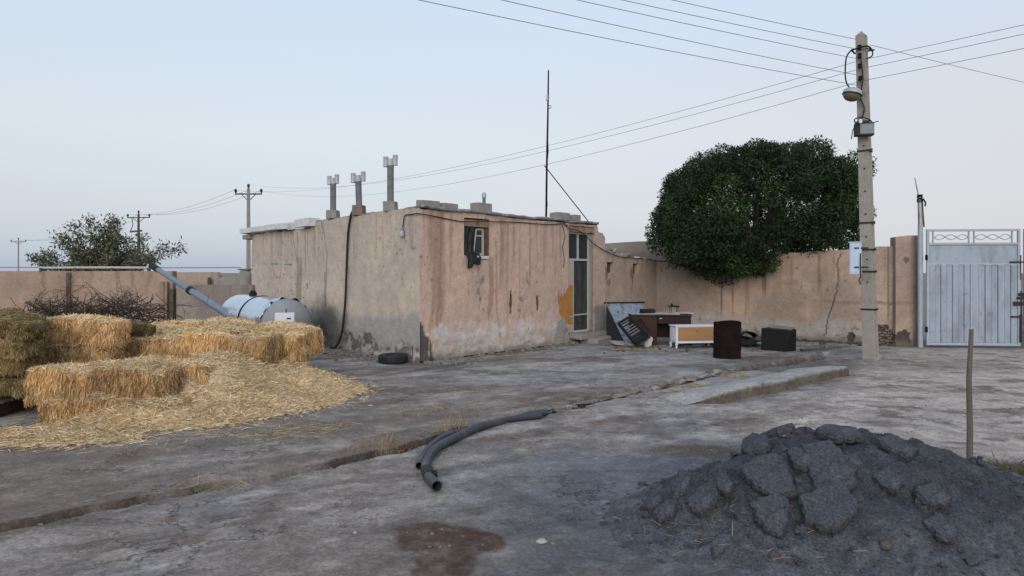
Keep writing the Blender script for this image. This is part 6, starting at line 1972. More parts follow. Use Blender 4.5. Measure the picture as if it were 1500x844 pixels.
# greenish hay at the left edge: four high
for k, (z, dx, dy, lab) in enumerate(((0.32, 0.05, 0.03, 'dark greenish hay bale, lowest of the stack at the left edge'), (0.58, -0.05, 0.06, 'greenish hay bale second from the bottom of the left stack'),
                                      (0.81, 0.0, 0.0, 'greenish hay bale second from the top of the left stack'), (1.035, 0.04, 0.05, 'greenish-brown hay bale, topmost of the stack at the left edge'))):
    bale('hay', -6.36 + dx, 8.35 + dy, z, R(4 - 3 * k), lab, (0, R(1.5 * (k - 1))), k % 3, (1, 0.95, 0.66))
bale('hay', -7.1, 8.42, 0.30, R(3), 'hay bale beside the lowest greenish bale, beyond the left frame edge', (0, 0), 1, (1, 1, .86))
bale('hay', -6.75, 8.95, 1.02, R(-8), 'hay bale lying behind the topmost greenish bale', (0, R(3)), 2)
bale('hay', -6.75, 8.95, 0.72, R(2), 'hay bale buried in the second row of the left stack', (0, 0), 0)
gap_fill = thing('shade_filler', 'dark low timber pallet in the shadow under the left hay stack', 'pallet', (-6.4, 8.4, 0))  # dark boards added to fill the shaded gap below the hay
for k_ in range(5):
    MB().box((-6.75, 8.12 + 0.16 * k_, 0.165), (1.5, 0.12, 0.025), wob=0.006).build('plank', 'twig', gap_fill, world=True)
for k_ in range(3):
    MB().box((-7.4 + 0.62 * k_, 8.45, 0.075), (0.1, 0.75, 0.15), wob=0.006).build('filler_bar', 'twig', gap_fill, world=True)
# golden bales: back platform
k = 0
rows = ('front', 'second', 'third', 'fourth', 'rearmost')
cols = ('left', 'middle', 'right')
for r_ in range(5):
    for c_ in range(3):
        x = -5.30 + 0.90 * c_ - 0.17 * r_ + rnd.uniform(-.07, .07); y = 10.15 + 0.52 * r_ + rnd.uniform(-.09, .09)
        if c_ == 2: x += 0.03
        if r_ == 0 and c_ == 2: continue
        bale('straw', x, y, 0.60 + rnd.uniform(-.05, .04) + 0.02 * (r_ > 2), rnd.uniform(-.12, .12), 'golden straw bale in the %s row of the flat stack top, %s column' % (rows[r_], cols[c_]), (R(rnd.uniform(-6, 6)), R(rnd.uniform(-5, 5))))
bale('straw', -3.76, 10.12, 0.585, R(88), 'golden straw bale turned end-on at the front right of the stack', (0, R(4)), 2, (0.95, 1.12, 1.0))
bale('straw', -3.42, 10.75, 0.60, R(80), 'rounded golden straw bale at the right end of the stack top', (0, R(-5)), 4, (1, 1.15, 1.08))
bale('straw', -3.82, 11.50, 0.60, R(84), 'golden straw bale behind the rounded bale at the stack right end', (0, R(-2)), 1)
# lower course showing at the right
bale('straw', -3.50, 10.25, 0.22, R(14), 'golden straw bale under the rounded one, in the bottom right course', (0, R(6)), 3, (0.9, 1, 0.9))
bale('straw', -3.78, 9.62, 0.26, R(8), 'half-buried straw bale jutting from the loose straw at the right', (R(4), R(3)), 0, (0.85, 1, 0.8))
bale('straw', -4.66, 9.85, 0.22, R(3), 'half-buried straw bale below the front row of the stack top', (0, 0), 5)
bale('straw', -3.72, 11.2, 0.22, R(84), 'straw bale in the bottom course under the right stack end', (0, 0), 2)
bale('straw', -5.55, 9.85, 0.22, R(-2), 'straw bale in the bottom course under the front row, left part', (0, 0), 1)
# upper pair beside the hay
bale('straw', -5.92, 9.45, 0.90, R(-3), 'topmost golden straw bale beside the greenish hay stack', (0, R(2.5)), 3, (1.12, 1, 0.95))
bale('straw', -5.95, 9.40, 0.56, R(1), 'golden straw bale directly under the topmost straw bale', (0, R(1)), 5, (1.1, 1, 1.0))
bale('straw', -5.6, 9.55, 0.22, R(1), 'straw bale at the bottom under the topmost pair', (0, R(1)), 2)
bale('hay', -5.62, 10.2, 0.86, R(20), 'small greenish bale end peeping out behind the topmost straw bale', (0, R(8)), 0, (0.5, 0.8, 0.6))
# front group
bale('straw', -5.22, 8.05, 0.38, R(-10), 'shaggy golden straw bale at the front left beside the dark gap', (R(-4), R(3)), 0, (0.82, 1, 1.05))
bale('straw', -4.50, 8.18, 0.40, R(-7), 'broken brownish straw bale at the front of the loose straw', (R(6), R(3)), 2, (0.98, 1, 1.05))
bale('straw', -4.95, 7.98, 0.10, R(4), 'crushed straw bale at the bottom of the front group, left', (0, 0), 4, (0.95, 1, 0.9))
bale('straw', -4.28, 8.02, 0.08, R(-12), 'crushed straw bale at the bottom of the front group, right', (R(5), R(4)), 1, (0.9, 1, 0.9))
for k, (x, y, z, lab) in enumerate(((-5.12, 8.60, 0.36, 'left of the row behind the shaggy front bale'), (-4.25, 8.72, 0.36, 'middle of the row behind the broken brownish bale'), (-4.95, 9.12, 0.35, 'left below the front edge of the stack top'), (-4.05, 9.22, 0.33, 'right below the front edge of the stack top'))):
    bale('straw', x, y, z, rnd.uniform(-.15, .15), 'straw-covered bale at ' + lab, (R(rnd.uniform(-4, 4)), R(rnd.uniform(-4, 4))), k, (1, 1.05, 1))

# loose straw: a spread sheet rising towards the bales, with stalks all over it
LP = [gp(-160, 652), gp(0, 652), gp(110, 650), gp(205, 645), gp(222, 634), gp(290, 630), gp(350, 622), gp(430, 609), gp(500, 591), gp(542, 573), gp(528, 562), gp(500, 556), gp(470, 545), gp(446, 541), gp(430, 535)]
LPX = [(p.x, p.y) for p in LP] + [(-4.0, 13.2), (-7.0, 13.0), (-8.5, 8.0)]


def straw_h(x, y):
    sd = poly_sd(x, y, LPX) + (fbm(x * 4, y * 4, 4, 401) - 0.5) * 0.30
    gap = np.minimum(np.minimum(x + 9.5, -5.32 - x), np.minimum(y - 7.45, 9.3 - y))      # bare ground under the hay stack
    sd = np.minimum(sd, -gap + (fbm(x * 5, y * 5, 3, 405) - 0.5) * 0.12)
    h = 0.018 * sstep(0.0, 0.08, sd) + 0.03 * sstep(0.1, 0.8, sd)
    # banked against the bales
    m1 = np.exp(-(((x + 3.75) / 0.60) ** 2 + ((y - 9.1) / 0.75) ** 2)) * 0.24
    m2 = np.exp(-(((x + 3.15) / 0.75) ** 2 + ((y - 9.9) / 0.65) ** 2)) * 0.26
    m3 = np.exp(-(((x + 4.6) / 1.05) ** 4 + ((y - 9.0) / 0.68) ** 4)) * 0.38
    m4 = np.exp(-(((x + 4.3) / 0.5) ** 2 + ((y - 7.8) / 0.25) ** 2)) * 0.16
    h = h + (m1 + m2 + m3 + m4) * sstep(0.0, 0.5, sd) + (fbm(x * 5, y * 5, 4, 402) - 0.5) * 0.10 * sstep(0.1, 0.7, sd)
    return sd, h


def build_loose():
    c = 0.045
    xs = np.arange(-9.0, -1.8, c); ys = np.arange(6.4, 13.4, c)
    X, Y = np.meshgrid(xs, ys, indexing='ij'); x = X.ravel(); y = Y.ravel()
    sd, h = straw_h(x, y)
    z = ground_z(x, y) + np.maximum(h, -0.01)
    idx = np.arange(len(x)).reshape(X.shape)
    Q = np.stack([idx[:-1, :-1].ravel(), idx[1:, :-1].ravel(), idx[1:, 1:].ravel(), idx[:-1, 1:].ravel()], 1)
    keep = (sd[Q] > -0.01).all(1)
    Q = Q[keep]
    col = np.tile(np.array([[0.670, 0.515, 0.310]]), (len(x), 1))
    col = mixc(col, (0.46, 0.31, 0.15), sstep(0.48, 0.68, fbm(x * 3, y * 3, 4, 403)) * 0.7)
    col = mixc(col, (0.60, 0.46, 0.25), sstep(0.5, 0.7, fbm(x * 1.3, y * 1.3, 3, 404)) * 0.6)
    used = np.zeros(len(x), bool); used[Q.ravel()] = True; rm = np.cumsum(used) - 1
    V = np.stack([x, y, z], 1)[used]; C = col[used]; F = rm[Q]
    g = np.random.default_rng(41)
    # stalks
    n = 78000
    px = g.uniform(-6.6, -1.8, n); py = 6.4 + (12.6 - 6.4) * g.random(n) ** 1.25
    sd, h = straw_h(px, py)
    edge = g.random(n)
    k = (sd > 0.02) | ((sd > -0.22) & (edge < 0.10)) | ((sd > -0.6) & (edge < 0.012))
    px, py, h, sd = px[k], py[k], h[k], sd[k]; n = len(px)
    pz = ground_z(px, py) + np.maximum(h, 0) + 0.006 + 0.012 * (sd > 0.3) * g.random(n)
    a = g.uniform(0, math.pi * 2, n)
    D = np.stack([np.cos(a), np.sin(a), g.normal(size=n) * np.where(sd > 0.25, 0.34, 0.08)], 1)
    RV, RF = ribbons(np.stack([px, py, pz], 1), D, g.uniform(0.05, 0.18, n), g.uniform(0.0015, 0.0034, n), 0.5, 43)
    base = np.array([[0.76, 0.60, 0.38]]) * g.uniform(0.4, 1.5, (n, 1))
    gold = (g.random(n) < 0.3)[:, None]
    base = np.where(gold, np.array([[0.52, 0.33, 0.14]]) * g.uniform(0.6, 1.3, (n, 1)), base)
    V, F, C = join_arrays([(V, F, C), (RV, RF, np.repeat(base, 6, 0))])
    o = np_mesh('loose_straw', V, F, 'straw', C, smooth=True)
    return tag(o, 'pale loose straw spread over the ground around the bales', 'straw', None, 'stuff')


build_loose()


def stalk_patch(name, label, spots, n, spread, seed, base=(0.42, 0.33, 0.17), up=0.1, ln=(0.05, 0.16), cat='straw', wd=(0.0012, 0.0024), hfn=None):
    g = np.random.default_rng(seed)
    Ps = []
    for (x, y, rx, ry) in spots:
        a = g.normal(size=(n, 2))
        Ps.append(np.stack([x + a[:, 0] * rx, y + a[:, 1] * ry], 1))
    P = np.concatenate(Ps); m = len(P)
    z = (ground_z(P[:, 0], P[:, 1]) if hfn is None else np.maximum(hfn(P[:, 0], P[:, 1])[0], ground_z(P[:, 0], P[:, 1]))) + 0.008
    a = g.uniform(0, 6.28, m)
    D = np.stack([np.cos(a), np.sin(a), np.abs(g.normal(size=m)) * up], 1)
    L = g.uniform(*ln, m)
    z = z + np.abs(D[:, 2]) / np.linalg.norm(D, axis=1) * L * 0.5
    V, F = ribbons(np.stack([P[:, 0], P[:, 1], z], 1), D, L, g.uniform(*wd, m), 0.5, seed)
    C = np.repeat(np.array([base]) * g.uniform(0.5, 1.4, (m, 1)), 6, 0)
    o = np_mesh(name, V, F, 'straw_blade', C)
    return tag(o, label, cat, None, 'stuff')


q1, q2, q3, q4 = gp(455, 628), gp(640, 600), gp(700, 575), gp(380, 640)
stalk_patch('straw_wisps', 'thin wisps of dropped straw in the wheel track before the hose', [(q1.x, q1.y, .28, .10), (q2.x - .1, q2.y, .5, .18), (q3.x, q3.y, .4, .2), (q4.x, q4.y, .3, .08)], 150, 0, 61)
q1, q2, q3 = gp(1040, 568), gp(1080, 552), gp(1010, 575)
stalk_patch('straw_litter', 'yellowish straw litter lying beside the gutter', [(q1.x, q1.y, .28, .12), (q2.x, q2.y, .25, .2), (q3.x, q3.y, .22, .08)], 260, 0, 62, (0.34, 0.26, 0.11))
q1 = gp(925, 512); q2 = gp(1290, 560)
stalk_patch('straw_litter', 'straw litter in front of the jug and desk', [(q1.x, q1.y, .35, .12)], 260, 0, 63, (0.42, 0.35, 0.2))
q = [gp(655, 640), gp(540, 665), gp(570, 658), gp(668, 632)]
stalk_patch('dry_weeds', 'dry tufts of grass growing from the drain beside the black pipes', [(q[0].x, q[0].y + .05, .10, .06), (q[3].x, q[3].y + .05, .08, .05), (q[1].x, q[1].y + .05, .2, .03), (q[2].x, q[2].y + .05, .1, .03)], 75, 0, 64, (0.33, 0.23, 0.11), 2.2, (0.05, 0.17), 'weeds')
q = [gp(310, 712), gp(290, 720)]
stalk_patch('dry_weeds', 'dry stalks caught in the broken drain lip at the left', [(q[0].x, q[0].y + .05, .10, .04), (q[1].x, q[1].y + .05, .12, .03)], 40, 0, 65, (0.32, 0.23, 0.13), 0.5, (0.06, 0.2), 'weeds')
q = [gp(1465, 690), gp(1490, 700)]
stalk_patch('dry_weeds', 'dull weeds at the right edge behind the asphalt heap', [(q[0].x, q[0].y, .25, .12), (q[1].x + .2, q[1].y, .3, .15)], 260, 0, 67, (0.085, 0.078, 0.03), 0.8, (0.04, 0.13), 'weeds')

# ------------------------------------------------------------------ brushwood behind the bales
def twig_tree(m, p, d, L, r, depth, g, spread=0.6):
    n = 4
    P = [p]; dd = Vector(d)
    for k in range(n):
        dd = (dd + Vector((g.gauss(0, .16), g.gauss(0, .16), g.gauss(0, .14)))).normalized()
        P.append(P[-1] + dd * (L / n))
    m.tube(P, [r * (1 - 0.14 * k) for k in range(n + 1)], 4, caps=False)
    if depth > 0:
        for k in range(g.randint(2, 4)):
            t = g.randint(1, n)
            q = P[t]
            nd = (dd + Vector((g.gauss(0, spread), g.gauss(0, spread), g.gauss(0, spread)))).normalized()
            twig_tree(m, q, nd, L * g.uniform(.4, .7), r * 0.55, depth - 1, g, spread)


g = random.Random(17)
br = thing('brushwood_pile', 'dark tangled pile of dead branches before the boundary wall', 'brushwood', (-8.3, 13.2, 0))
for k in range(60):
    m = MB()
    x = -9.3 + 2.0 * g.random() ** 0.9; y = 12.9 + 1.0 * g.random()
    z = 0.72 + 0.22 * g.random()
    if k < 18:
        d = Vector((g.gauss(0, 1.0), g.gauss(0, 0.4), 0.10 + abs(g.gauss(0, .25))))
        L = g.uniform(0.4, 0.75)
    else:
        d = Vector((g.gauss(0, 0.6), g.gauss(0, 0.4), 0.7 + g.random() * 0.5))
        L = g.uniform(0.22, 0.45); x = -9.3 + 1.6 * g.random() ** 1.2
    twig_tree(m, Vector((x, y, z)), d.normalized(), L, 0.010, 3, g, 0.8)
    m.build('branch', 'twig', br, world=True)
m = MB()
twig_tree(m, Vector((-8.0, 13.0, 0.86)), Vector((0.9, -0.05, 0.45)).normalized(), 0.85, 0.022, 3, g, 0.5)
m.build('branch', 'twig', br, world=True)
m = MB()
for k in range(1500):
    x = -9.5 + 2.5 * g.random(); y = 12.9 + 1.1 * g.random(); z = 0.08 + 1.0 * g.random()
    a = Vector((x, y, z)); b_ = a + Vector((g.gauss(0, .22), g.gauss(0, .2), g.gauss(0, .12)))
    b_.z = max(b_.z, 0.03)
    m.tube([a, a.lerp(b_, .5) + Vector((0, 0, g.gauss(0, .04))), b_], 0.007, 3)
o = m.build('tangle', 'twig', br, world=True); o['kind'] = 'stuff'
# rubbish sheet at the left of the brushwood
o = MB().box((0, 0, 0.0), (0.75, 0.5, 0.10), (0.1, 0.08, 0), wob=0.05).build('tarpaulin', 'junk_dark', None, loc=(-9.55, 13.0, 0.80), bevel=0.03)
tag(o, 'black crumpled tarpaulin at the left end of the brushwood', 'tarpaulin')

# pipe along the boundary wall top
wpipe = thing('wall_pipe', 'thin white pipe lying along the top of the boundary wall', 'pipe', (-12.0, 19.98, 1.77))
a = at(57, 392.5, 20.0); b_ = at(236, 392.5, 20.0)
MB().tube([a, a.lerp(b_, .5) + Vector((0, 0, 0.01)), b_], 0.035, 8).build('pipe', 'white_paint', wpipe, world=True, smooth=True)
for f_ in (0.02, 0.3, 0.6, 0.9):
    p = a.lerp(b_, f_)
    MB().box((p.x, p.y, (p.z + 1.74) / 2), (0.06, 0.1, max(0.03, p.z - 1.74))).build('chock', 'rust_light', wpipe, world=True)
line(at(-80, 391.5, 21.0), at(57, 392, 20.2), 0.0, 0.012, 'thin cable over the boundary wall at the left edge', None)
line(at(236, 392.5, 20.2), at(353, 392, 22.8), 0.0, 0.012, 'thin cable over the side wall between pipe and brick pier', None)

# ------------------------------------------------------------------ trees
def leaf_cloud(P, Nn, size, g, aspect=0.42, col=(0.03, 0.06, 0.02), var=0.5, droop=0.3):
    """a folded leaf (two triangles) at each point"""
    n = len(P)
    a = g.normal(size=(n, 3)); D = a + Nn * 0.8; D[:, 2] -= droop
    D /= np.linalg.norm(D, axis=1, keepdims=True)
    W = np.cross(D, g.normal(size=(n, 3)) + Nn); W /= np.linalg.norm(W, axis=1, keepdims=True) + 1e-9
    L = (size * g.uniform(0.6, 1.3, n))[:, None]
    w = L * aspect / 2
    up = np.cross(W, D)
    base = P; tip = P + D * L
    m1 = P + D * L * 0.45 + W * w + up * L * 0.05; m2 = P + D * L * 0.45 - W * w + up * L * 0.05
    V = np.stack([base, m1, tip, m2], 1).reshape(-1, 3)
    i = np.arange(n)[:, None] * 4
    F = i + np.array([[0, 1, 2, 3]])
    c = np.array([col]) * (1 + var * (g.random((n, 1)) * 2 - 1))
    c[:, 0] *= 1 + 0.25 * (g.random(n) - 0.5)
    return V, F, np.repeat(c, 4, 0)


def limb(m, pts, r0, r1, n=8):
    pts = smooth3([Vector(p) for p in pts], 5)
    k = len(pts)
    m.tube(pts, [r0 + (r1 - r0) * i / (k - 1) for i in range(k)], n)


def big_tree():
    bx, by = 7.15, 19.7
    t = thing('mulberry_tree', 'broad dark green leafy tree leaning over the yard wall', 'tree', (bx, by, 0))
    g = np.random.default_rng(71); gr = random.Random(72)
    m = MB(); limb(m, [(bx, by, -0.05), (bx - .05, by, 0.7), (bx - .12, by - .05, 1.4), (bx - 0.15, by - .1, 2.1)], 0.24, 0.17, 10)
    m.build('trunk', 'bark', t, world=True, smooth=True)
    # clump centres just under the skin of the crown: a broad lumpy dome, high on the right, with a skirt hanging over the wall
    cen = []
    cy = 18.95
    TX = [3.75, 3.95, 4.2, 4.65, 5.5, 6.6, 7.6, 8.5, 9.15, 9.45, 9.6]
    TZ = [2.6, 3.3, 3.95, 4.65, 5.12, 5.28, 5.36, 5.25, 4.8, 4.0, 2.9]
    BX = [3.7, 4.3, 5.0, 5.7, 6.3, 6.9, 7.6, 8.4, 9.6]
    BZ = [2.35, 2.0, 1.75, 1.60, 1.50, 1.70, 2.05, 2.3, 2.5]

    def inside(x, y, z, k=1.0):
        """inside the crown shrunk by k towards its middle"""
        x = 6.7 + (x - 6.7) / k; y = cy + (y - cy) / k; z = 3.2 + (z - 3.2) / k
        q = 1 - abs((y - cy) / 2.35) ** 2.4
        if q <= 0: return False
        t = 3.2 + (np.interp(x, TX, TZ) - 3.2) * q ** 0.45
        b_ = 3.2 + (np.interp(x, BX, BZ) - 3.2) * (q ** 0.3 if y < cy else q ** 0.3 * 0.45)
        ex = 6.7 + (3.8 - 6.7) * q ** 0.4, 6.7 + (9.55 - 6.7) * q ** 0.4
        return ex[0] < x < ex[1] and b_ < z < t
    gaps = [(at(1085, 322, 18.5), 0.36), (at(1130, 365, 18.2), 0.30), (at(1118, 250, 18), 0.16), (at(1190, 300, 18), 0.20), (at(1210, 345, 18), 0.22)]
    tries = 0
    while len(cen) < 190 and tries < 60000:
        tries += 1
        p = Vector((gr.uniform(3.7, 9.7), gr.uniform(16.5, 21.3), gr.uniform(1.5, 5.4)))
        if not inside(*p, 0.90) or inside(*p, 0.74): continue
        if any((p - q).length < 0.46 for q, _ in cen): continue
        if any(((p - q[0]).xz.length < q[1] + .22) for q in gaps) and p.y < 20.2: continue
        cen.append((p, gr.uniform(0.30, 0.52)))
    Ps = []; Ns = []; Cs = []
    for (p, r) in cen:
        n = int(1500 * (r / 0.5) ** 2)
        d = g.normal(size=(n, 3)); d /= np.linalg.norm(d, axis=1, keepdims=True)
        rad = r * (0.55 + 0.45 * g.random((n, 1)) ** 0.6) * (0.85 + 0.3 * vnoise(d[:, :1] * 3 + p.x, d[:, 1:2] * 3 + p.z, 5))
        q = np.array(p)[None, :] + d * rad * np.array([[1.05, 1.05, 0.85]])
        Ps.append(q); Ns.append(d)
        tone = 0.5 + 1.0 * gr.random() ** 1.3 * (0.6 + 0.4 * min(1, max(0, (p.z - 2) / 2.5)))  # random clump tone, with light from above painted into the higher clumps
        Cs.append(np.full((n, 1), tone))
    P = np.concatenate(Ps); N = np.concatenate(Ns); C = np.concatenate(Cs)
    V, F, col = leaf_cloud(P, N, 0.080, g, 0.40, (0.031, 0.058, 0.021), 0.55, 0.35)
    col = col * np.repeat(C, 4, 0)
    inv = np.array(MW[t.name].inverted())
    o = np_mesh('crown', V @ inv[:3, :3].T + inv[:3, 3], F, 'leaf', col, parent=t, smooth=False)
    o['kind'] = 'stuff'
    top = Vector((bx - 0.15, by - .1, 2.05))
    for k, (p, r) in enumerate(cen[::6]):
        m = MB(); mid = top.lerp(p, 0.5) + Vector((gr.gauss(0, .15), gr.gauss(0, .15), 0.25))
        limb(m, [top, mid, p], 0.075, 0.018, 6)
        m.build('limb', 'bark', t, world=True, smooth=True)
    # a thin, half-bare side with reddish twigs
    m = MB(); base = Vector((7.6, 18.3, 2.4)); tips = []
    for k in range(36):
        d = Vector((gr.gauss(0.1, .8), gr.gauss(-.2, .3), gr.gauss(-.1, .6))).normalized()
        twig_tree(m, base + Vector((gr.gauss(0, .35), gr.gauss(0, .15), gr.gauss(0, .2))), d, gr.uniform(.4, .9), 0.010, 2, gr, 0.6)
    m.build('bare_twigs', 'twig', t, world=True)
    tw = np.array(m.v)[g.integers(0, len(m.v), 1500)] + g.normal(size=(1500, 3)) * 0.03
    V, F, col = leaf_cloud(tw, g.normal(size=(1500, 3)), 0.075, g, 0.45, (0.055, 0.038, 0.022), 0.5, 0.4)
    o = np_mesh('withered_leaves', V @ inv[:3, :3].T + inv[:3, 3], F, 'leaf', col, parent=t, smooth=False); o['kind'] = 'stuff'
    return t


big_tree()


def thin_tree():
    # stands behind the boundary wall
    bx, by = -15.3, 25.5
    t = thing('olive_tree', 'thin open-crowned grey-green tree behind the boundary wall', 'tree', (bx, by, 0))
    gr = random.Random(81); g = np.random.default_rng(82)
    m = MB(); limb(m, [(bx, by, -.05), (bx + .05, by, .6), (bx, by, 1.2)], 0.13, 0.10, 8); m.build('trunk', 'bark', t, world=True, smooth=True)
    leaves = []
    inv = np.array(MW[t.name].inverted())
    ends = [(-2.3, 1.95), (-2.0, 2.3), (-1.7, 2.5), (-1.3, 2.8), (-1.0, 3.0), (-.75, 3.35), (-.45, 3.3), (-.2, 3.6), (0.1, 3.72), (.3, 3.45), (.55, 3.5), (.8, 3.1), (1.0, 2.75), (1.3, 2.9), (1.6, 2.4), (2.0, 2.6), (2.45, 2.55), (2.3, 2.1), (-1.5, 2.0), (-.9, 2.3), (-.3, 2.6), (.3, 2.4), (.8, 2.1), (1.4, 1.95), (-2.5, 2.1), (-.6, 2.9), (0.6, 2.9), (0.0, 3.0), (-1.2, 2.4), (1.1, 2.3), (-1.9, 1.85), (1.8, 2.1)]
    for (dx, z) in ends:
        dy = gr.uniform(-.9, .9)
        a = Vector((bx + dx * 0.12, by + dy * .1, 1.15)); b_ = Vector((bx + dx, by + dy, z))
        mid = a.lerp(b_, .5) + Vector((-dx * .08, 0, 0.1))
        m = MB(); limb(m, [a, mid, b_], 0.032, 0.008, 5)
        pts = smooth3([a, mid, b_], 6)
        for k in range(4, len(pts)):
            for j in range(2):
                d = Vector((gr.gauss(dx * .15, .5), gr.gauss(0, .5), 0.4 + gr.gauss(0, .4))).normalized()
                L = gr.uniform(.18, .42)
                e = pts[k] + d * L
                m.tube([pts[k], e], 0.006, 3, caps=False)
                for q in range(20):
                    w = gr.uniform(.35, 1.1)
                    leaves.append(pts[k] + d * L * w + Vector((gr.gauss(0, .09), gr.gauss(0, .09), gr.gauss(0, .09))))
        m.build('limb', 'bark', t, world=True)
    P = np.array([tuple(p) for p in leaves])
    V, F, col = leaf_cloud(P, np.tile([[0, 0, .5]], (len(P), 1)), 0.14, g, 0.36, (0.115, 0.125, 0.075), 0.45, 0.1)
    o = np_mesh('crown', V @ inv[:3, :3].T + inv[:3, 3], F, 'leaf', col, parent=t, smooth=False); o['kind'] = 'stuff'


thin_tree()

# ------------------------------------------------------------------ black pipes on the yard
def gpath(pts, r):
    out = []
    for px, py in pts:
        p = gp(px, py); out.append(Vector((p.x, p.y, gz(p.x, p.y) + r)))
    return out


def pipe(name, label, pts, r, extra=None):
    t0 = pts[0]
    t = thing(name, label, 'pipe', (t0.x, t0.y, 0))
    P = smooth3(pts, 8)
    # hollow: outer skin, inner skin
    n = 16
    m = MB(); m.tube(P, r, n, caps=False)
    m2 = MB(); m2.tube(P[:6], r * 0.86, n, caps=False)
    b0 = len(m.v)
    m.add(m2.v, [tuple(reversed(f)) for f in m2.f])
    for k in range(n):
        m.f.append((k, b0 + k, b0 + (k + 1) % n, (k + 1) % n))
    m.build('wall', 'poly_pipe', t, world=True, smooth=True)
    MB().tube(P[4:6], r * 0.85, n).build('bore', 'pipe_bore', t, world=True)
    return t


RP = 0.043
t = pipe('poly_pipe', 'thick black plastic pipe ending open on the cement, in front', gpath([(640, 722), (627, 705), (625, 684), (640, 664), (670, 648), (705, 633), (745, 620), (775, 616), (800, 612)], RP + 0.004), RP)
pp = gpath([(629, 707), (627, 702), (625.5, 697)], RP + .004)
MB().tube(pp, RP + 0.008, 16).build('sleeve', 'cable', t, world=True, smooth=True)
MB().tube(smooth3([pp[0] + Vector((.02, -.01, .045)), pp[0] + Vector((.055, -.02, .05)), pp[0] + Vector((.06, -.02, .0))]), 0.008, 6).build('wire_tie', 'cable', t, world=True)
pipe('poly_pipe', 'thinner black plastic pipe lying behind the thick one', gpath([(614, 688), (618, 676), (634, 657), (655, 644), (690, 637), (740, 622), (792, 616)], 0.036), 0.033)

# broken stone edging along the gutter
edg = thing('gutter_edging', 'row of broken stones along the far edge of the gutter', 'edging', (1.5, 9.4, 0))
g = random.Random(23)
tt_ = 5.3
while tt_ < 10.5:
    L = g.uniform(0.08, 0.26)
    for row in range(1 if g.random() < .6 else 2):
        t_ = tt_ + L / 2; 
        jag = float((fbm(np.array([t_ * 1.6]), np.array([3.1]), 5, 5) - 0.5)[0] * 0.34 + 0.10 * math.sin(t_ * 0.55))
        dd = 0.205 - jag + g.uniform(-.025, .02)
        p = DR_A + DR_D * t_ + DR_N * dd
        hz = g.uniform(.03, .06)
        MB().box((p[0], p[1], gz(p[0] + DR_N[0] * .15, p[1] + DR_N[1] * .15) - 0.055 + row * 0.035), (L * .95, g.uniform(.08, .14), hz), (g.uniform(-.15, .15), g.uniform(-.10, .10), math.atan2(DR_D[1], DR_D[0]) + g.uniform(-.15, .15)), wob=0.016).build('stone', g.choice(['stone', 'stone', 'concrete']), edg, world=True, bevel=0.012)
    tt_ += L + g.uniform(0.0, 0.05)
for k, (px, py, sz, lab, mt) in enumerate(((793, 797, 0.030, 'pale angular stone lying on the cement left of the asphalt heap', 'pale_stone'), (447, 607, 0.035, 'flat white stone near the straw edge', 'pale_stone'), (520, 783, 0.014, 'tiny pale stone on the cement left of the brown patch', 'pale_stone'))):
    q = gp(px, py)
    m = MB().lathe([(0, 0), (sz * .8, 0), (sz, sz * .3), (sz * .6, sz * .7), (0, sz * .75)], 9)
    m.v = [(x * (1.3 + .3 * math.sin(9 * x + k)), y * (0.9 + rnd.uniform(-.12, .12)), z * (1 + rnd.uniform(-.15, .15))) for x, y, z in m.v]
    o = m.build('stone', mt, None, loc=(q.x, q.y, gz(q.x, q.y)), rotz=k)
    tag(o, lab, 'stone')

# ------------------------------------------------------------------ the heap of broken asphalt
HX, HY = HEAP


def heap_h(x, y):
    u = (x - HX); v = (y - HY)
    # long low ridge, steeper to the left
    r = np.hypot(np.where(u < 0, u / 1.85, u / 1.98), np.where(v < 0, v / 1.45, v / 1.12))
    r = r + (fbm(x * 1.1, y * 1.1, 4, 601) - 0.5) * 0.30
    h = 0.475 * sstep(0, 0.92, np.clip(1.02 - r, 0, 1))
    peak = np.exp(-(((x - 2.25) / 0.75) ** 2 + ((y - 5.0) / 0.5) ** 2)) * 0.06
    h = h + peak * sstep(0.0, 0.3, 1 - r)
    rough = (fbm(x * 4, y * 4, 5, 602) - 0.5) * 0.11 + (fbm(x * 18, y * 18, 3, 603) - 0.5) * 0.035
    lumps = sstep(0.56, 0.64, fbm(x * 3.2, y * 3.2, 3, 604)) * 0.035
    k = sstep(0.0, 0.22, 1 - r)
    return ground_z(x, y) + h + (rough + lumps) * k - 0.03 * (1 - sstep(-0.02, 0.06, 1 - r)), r


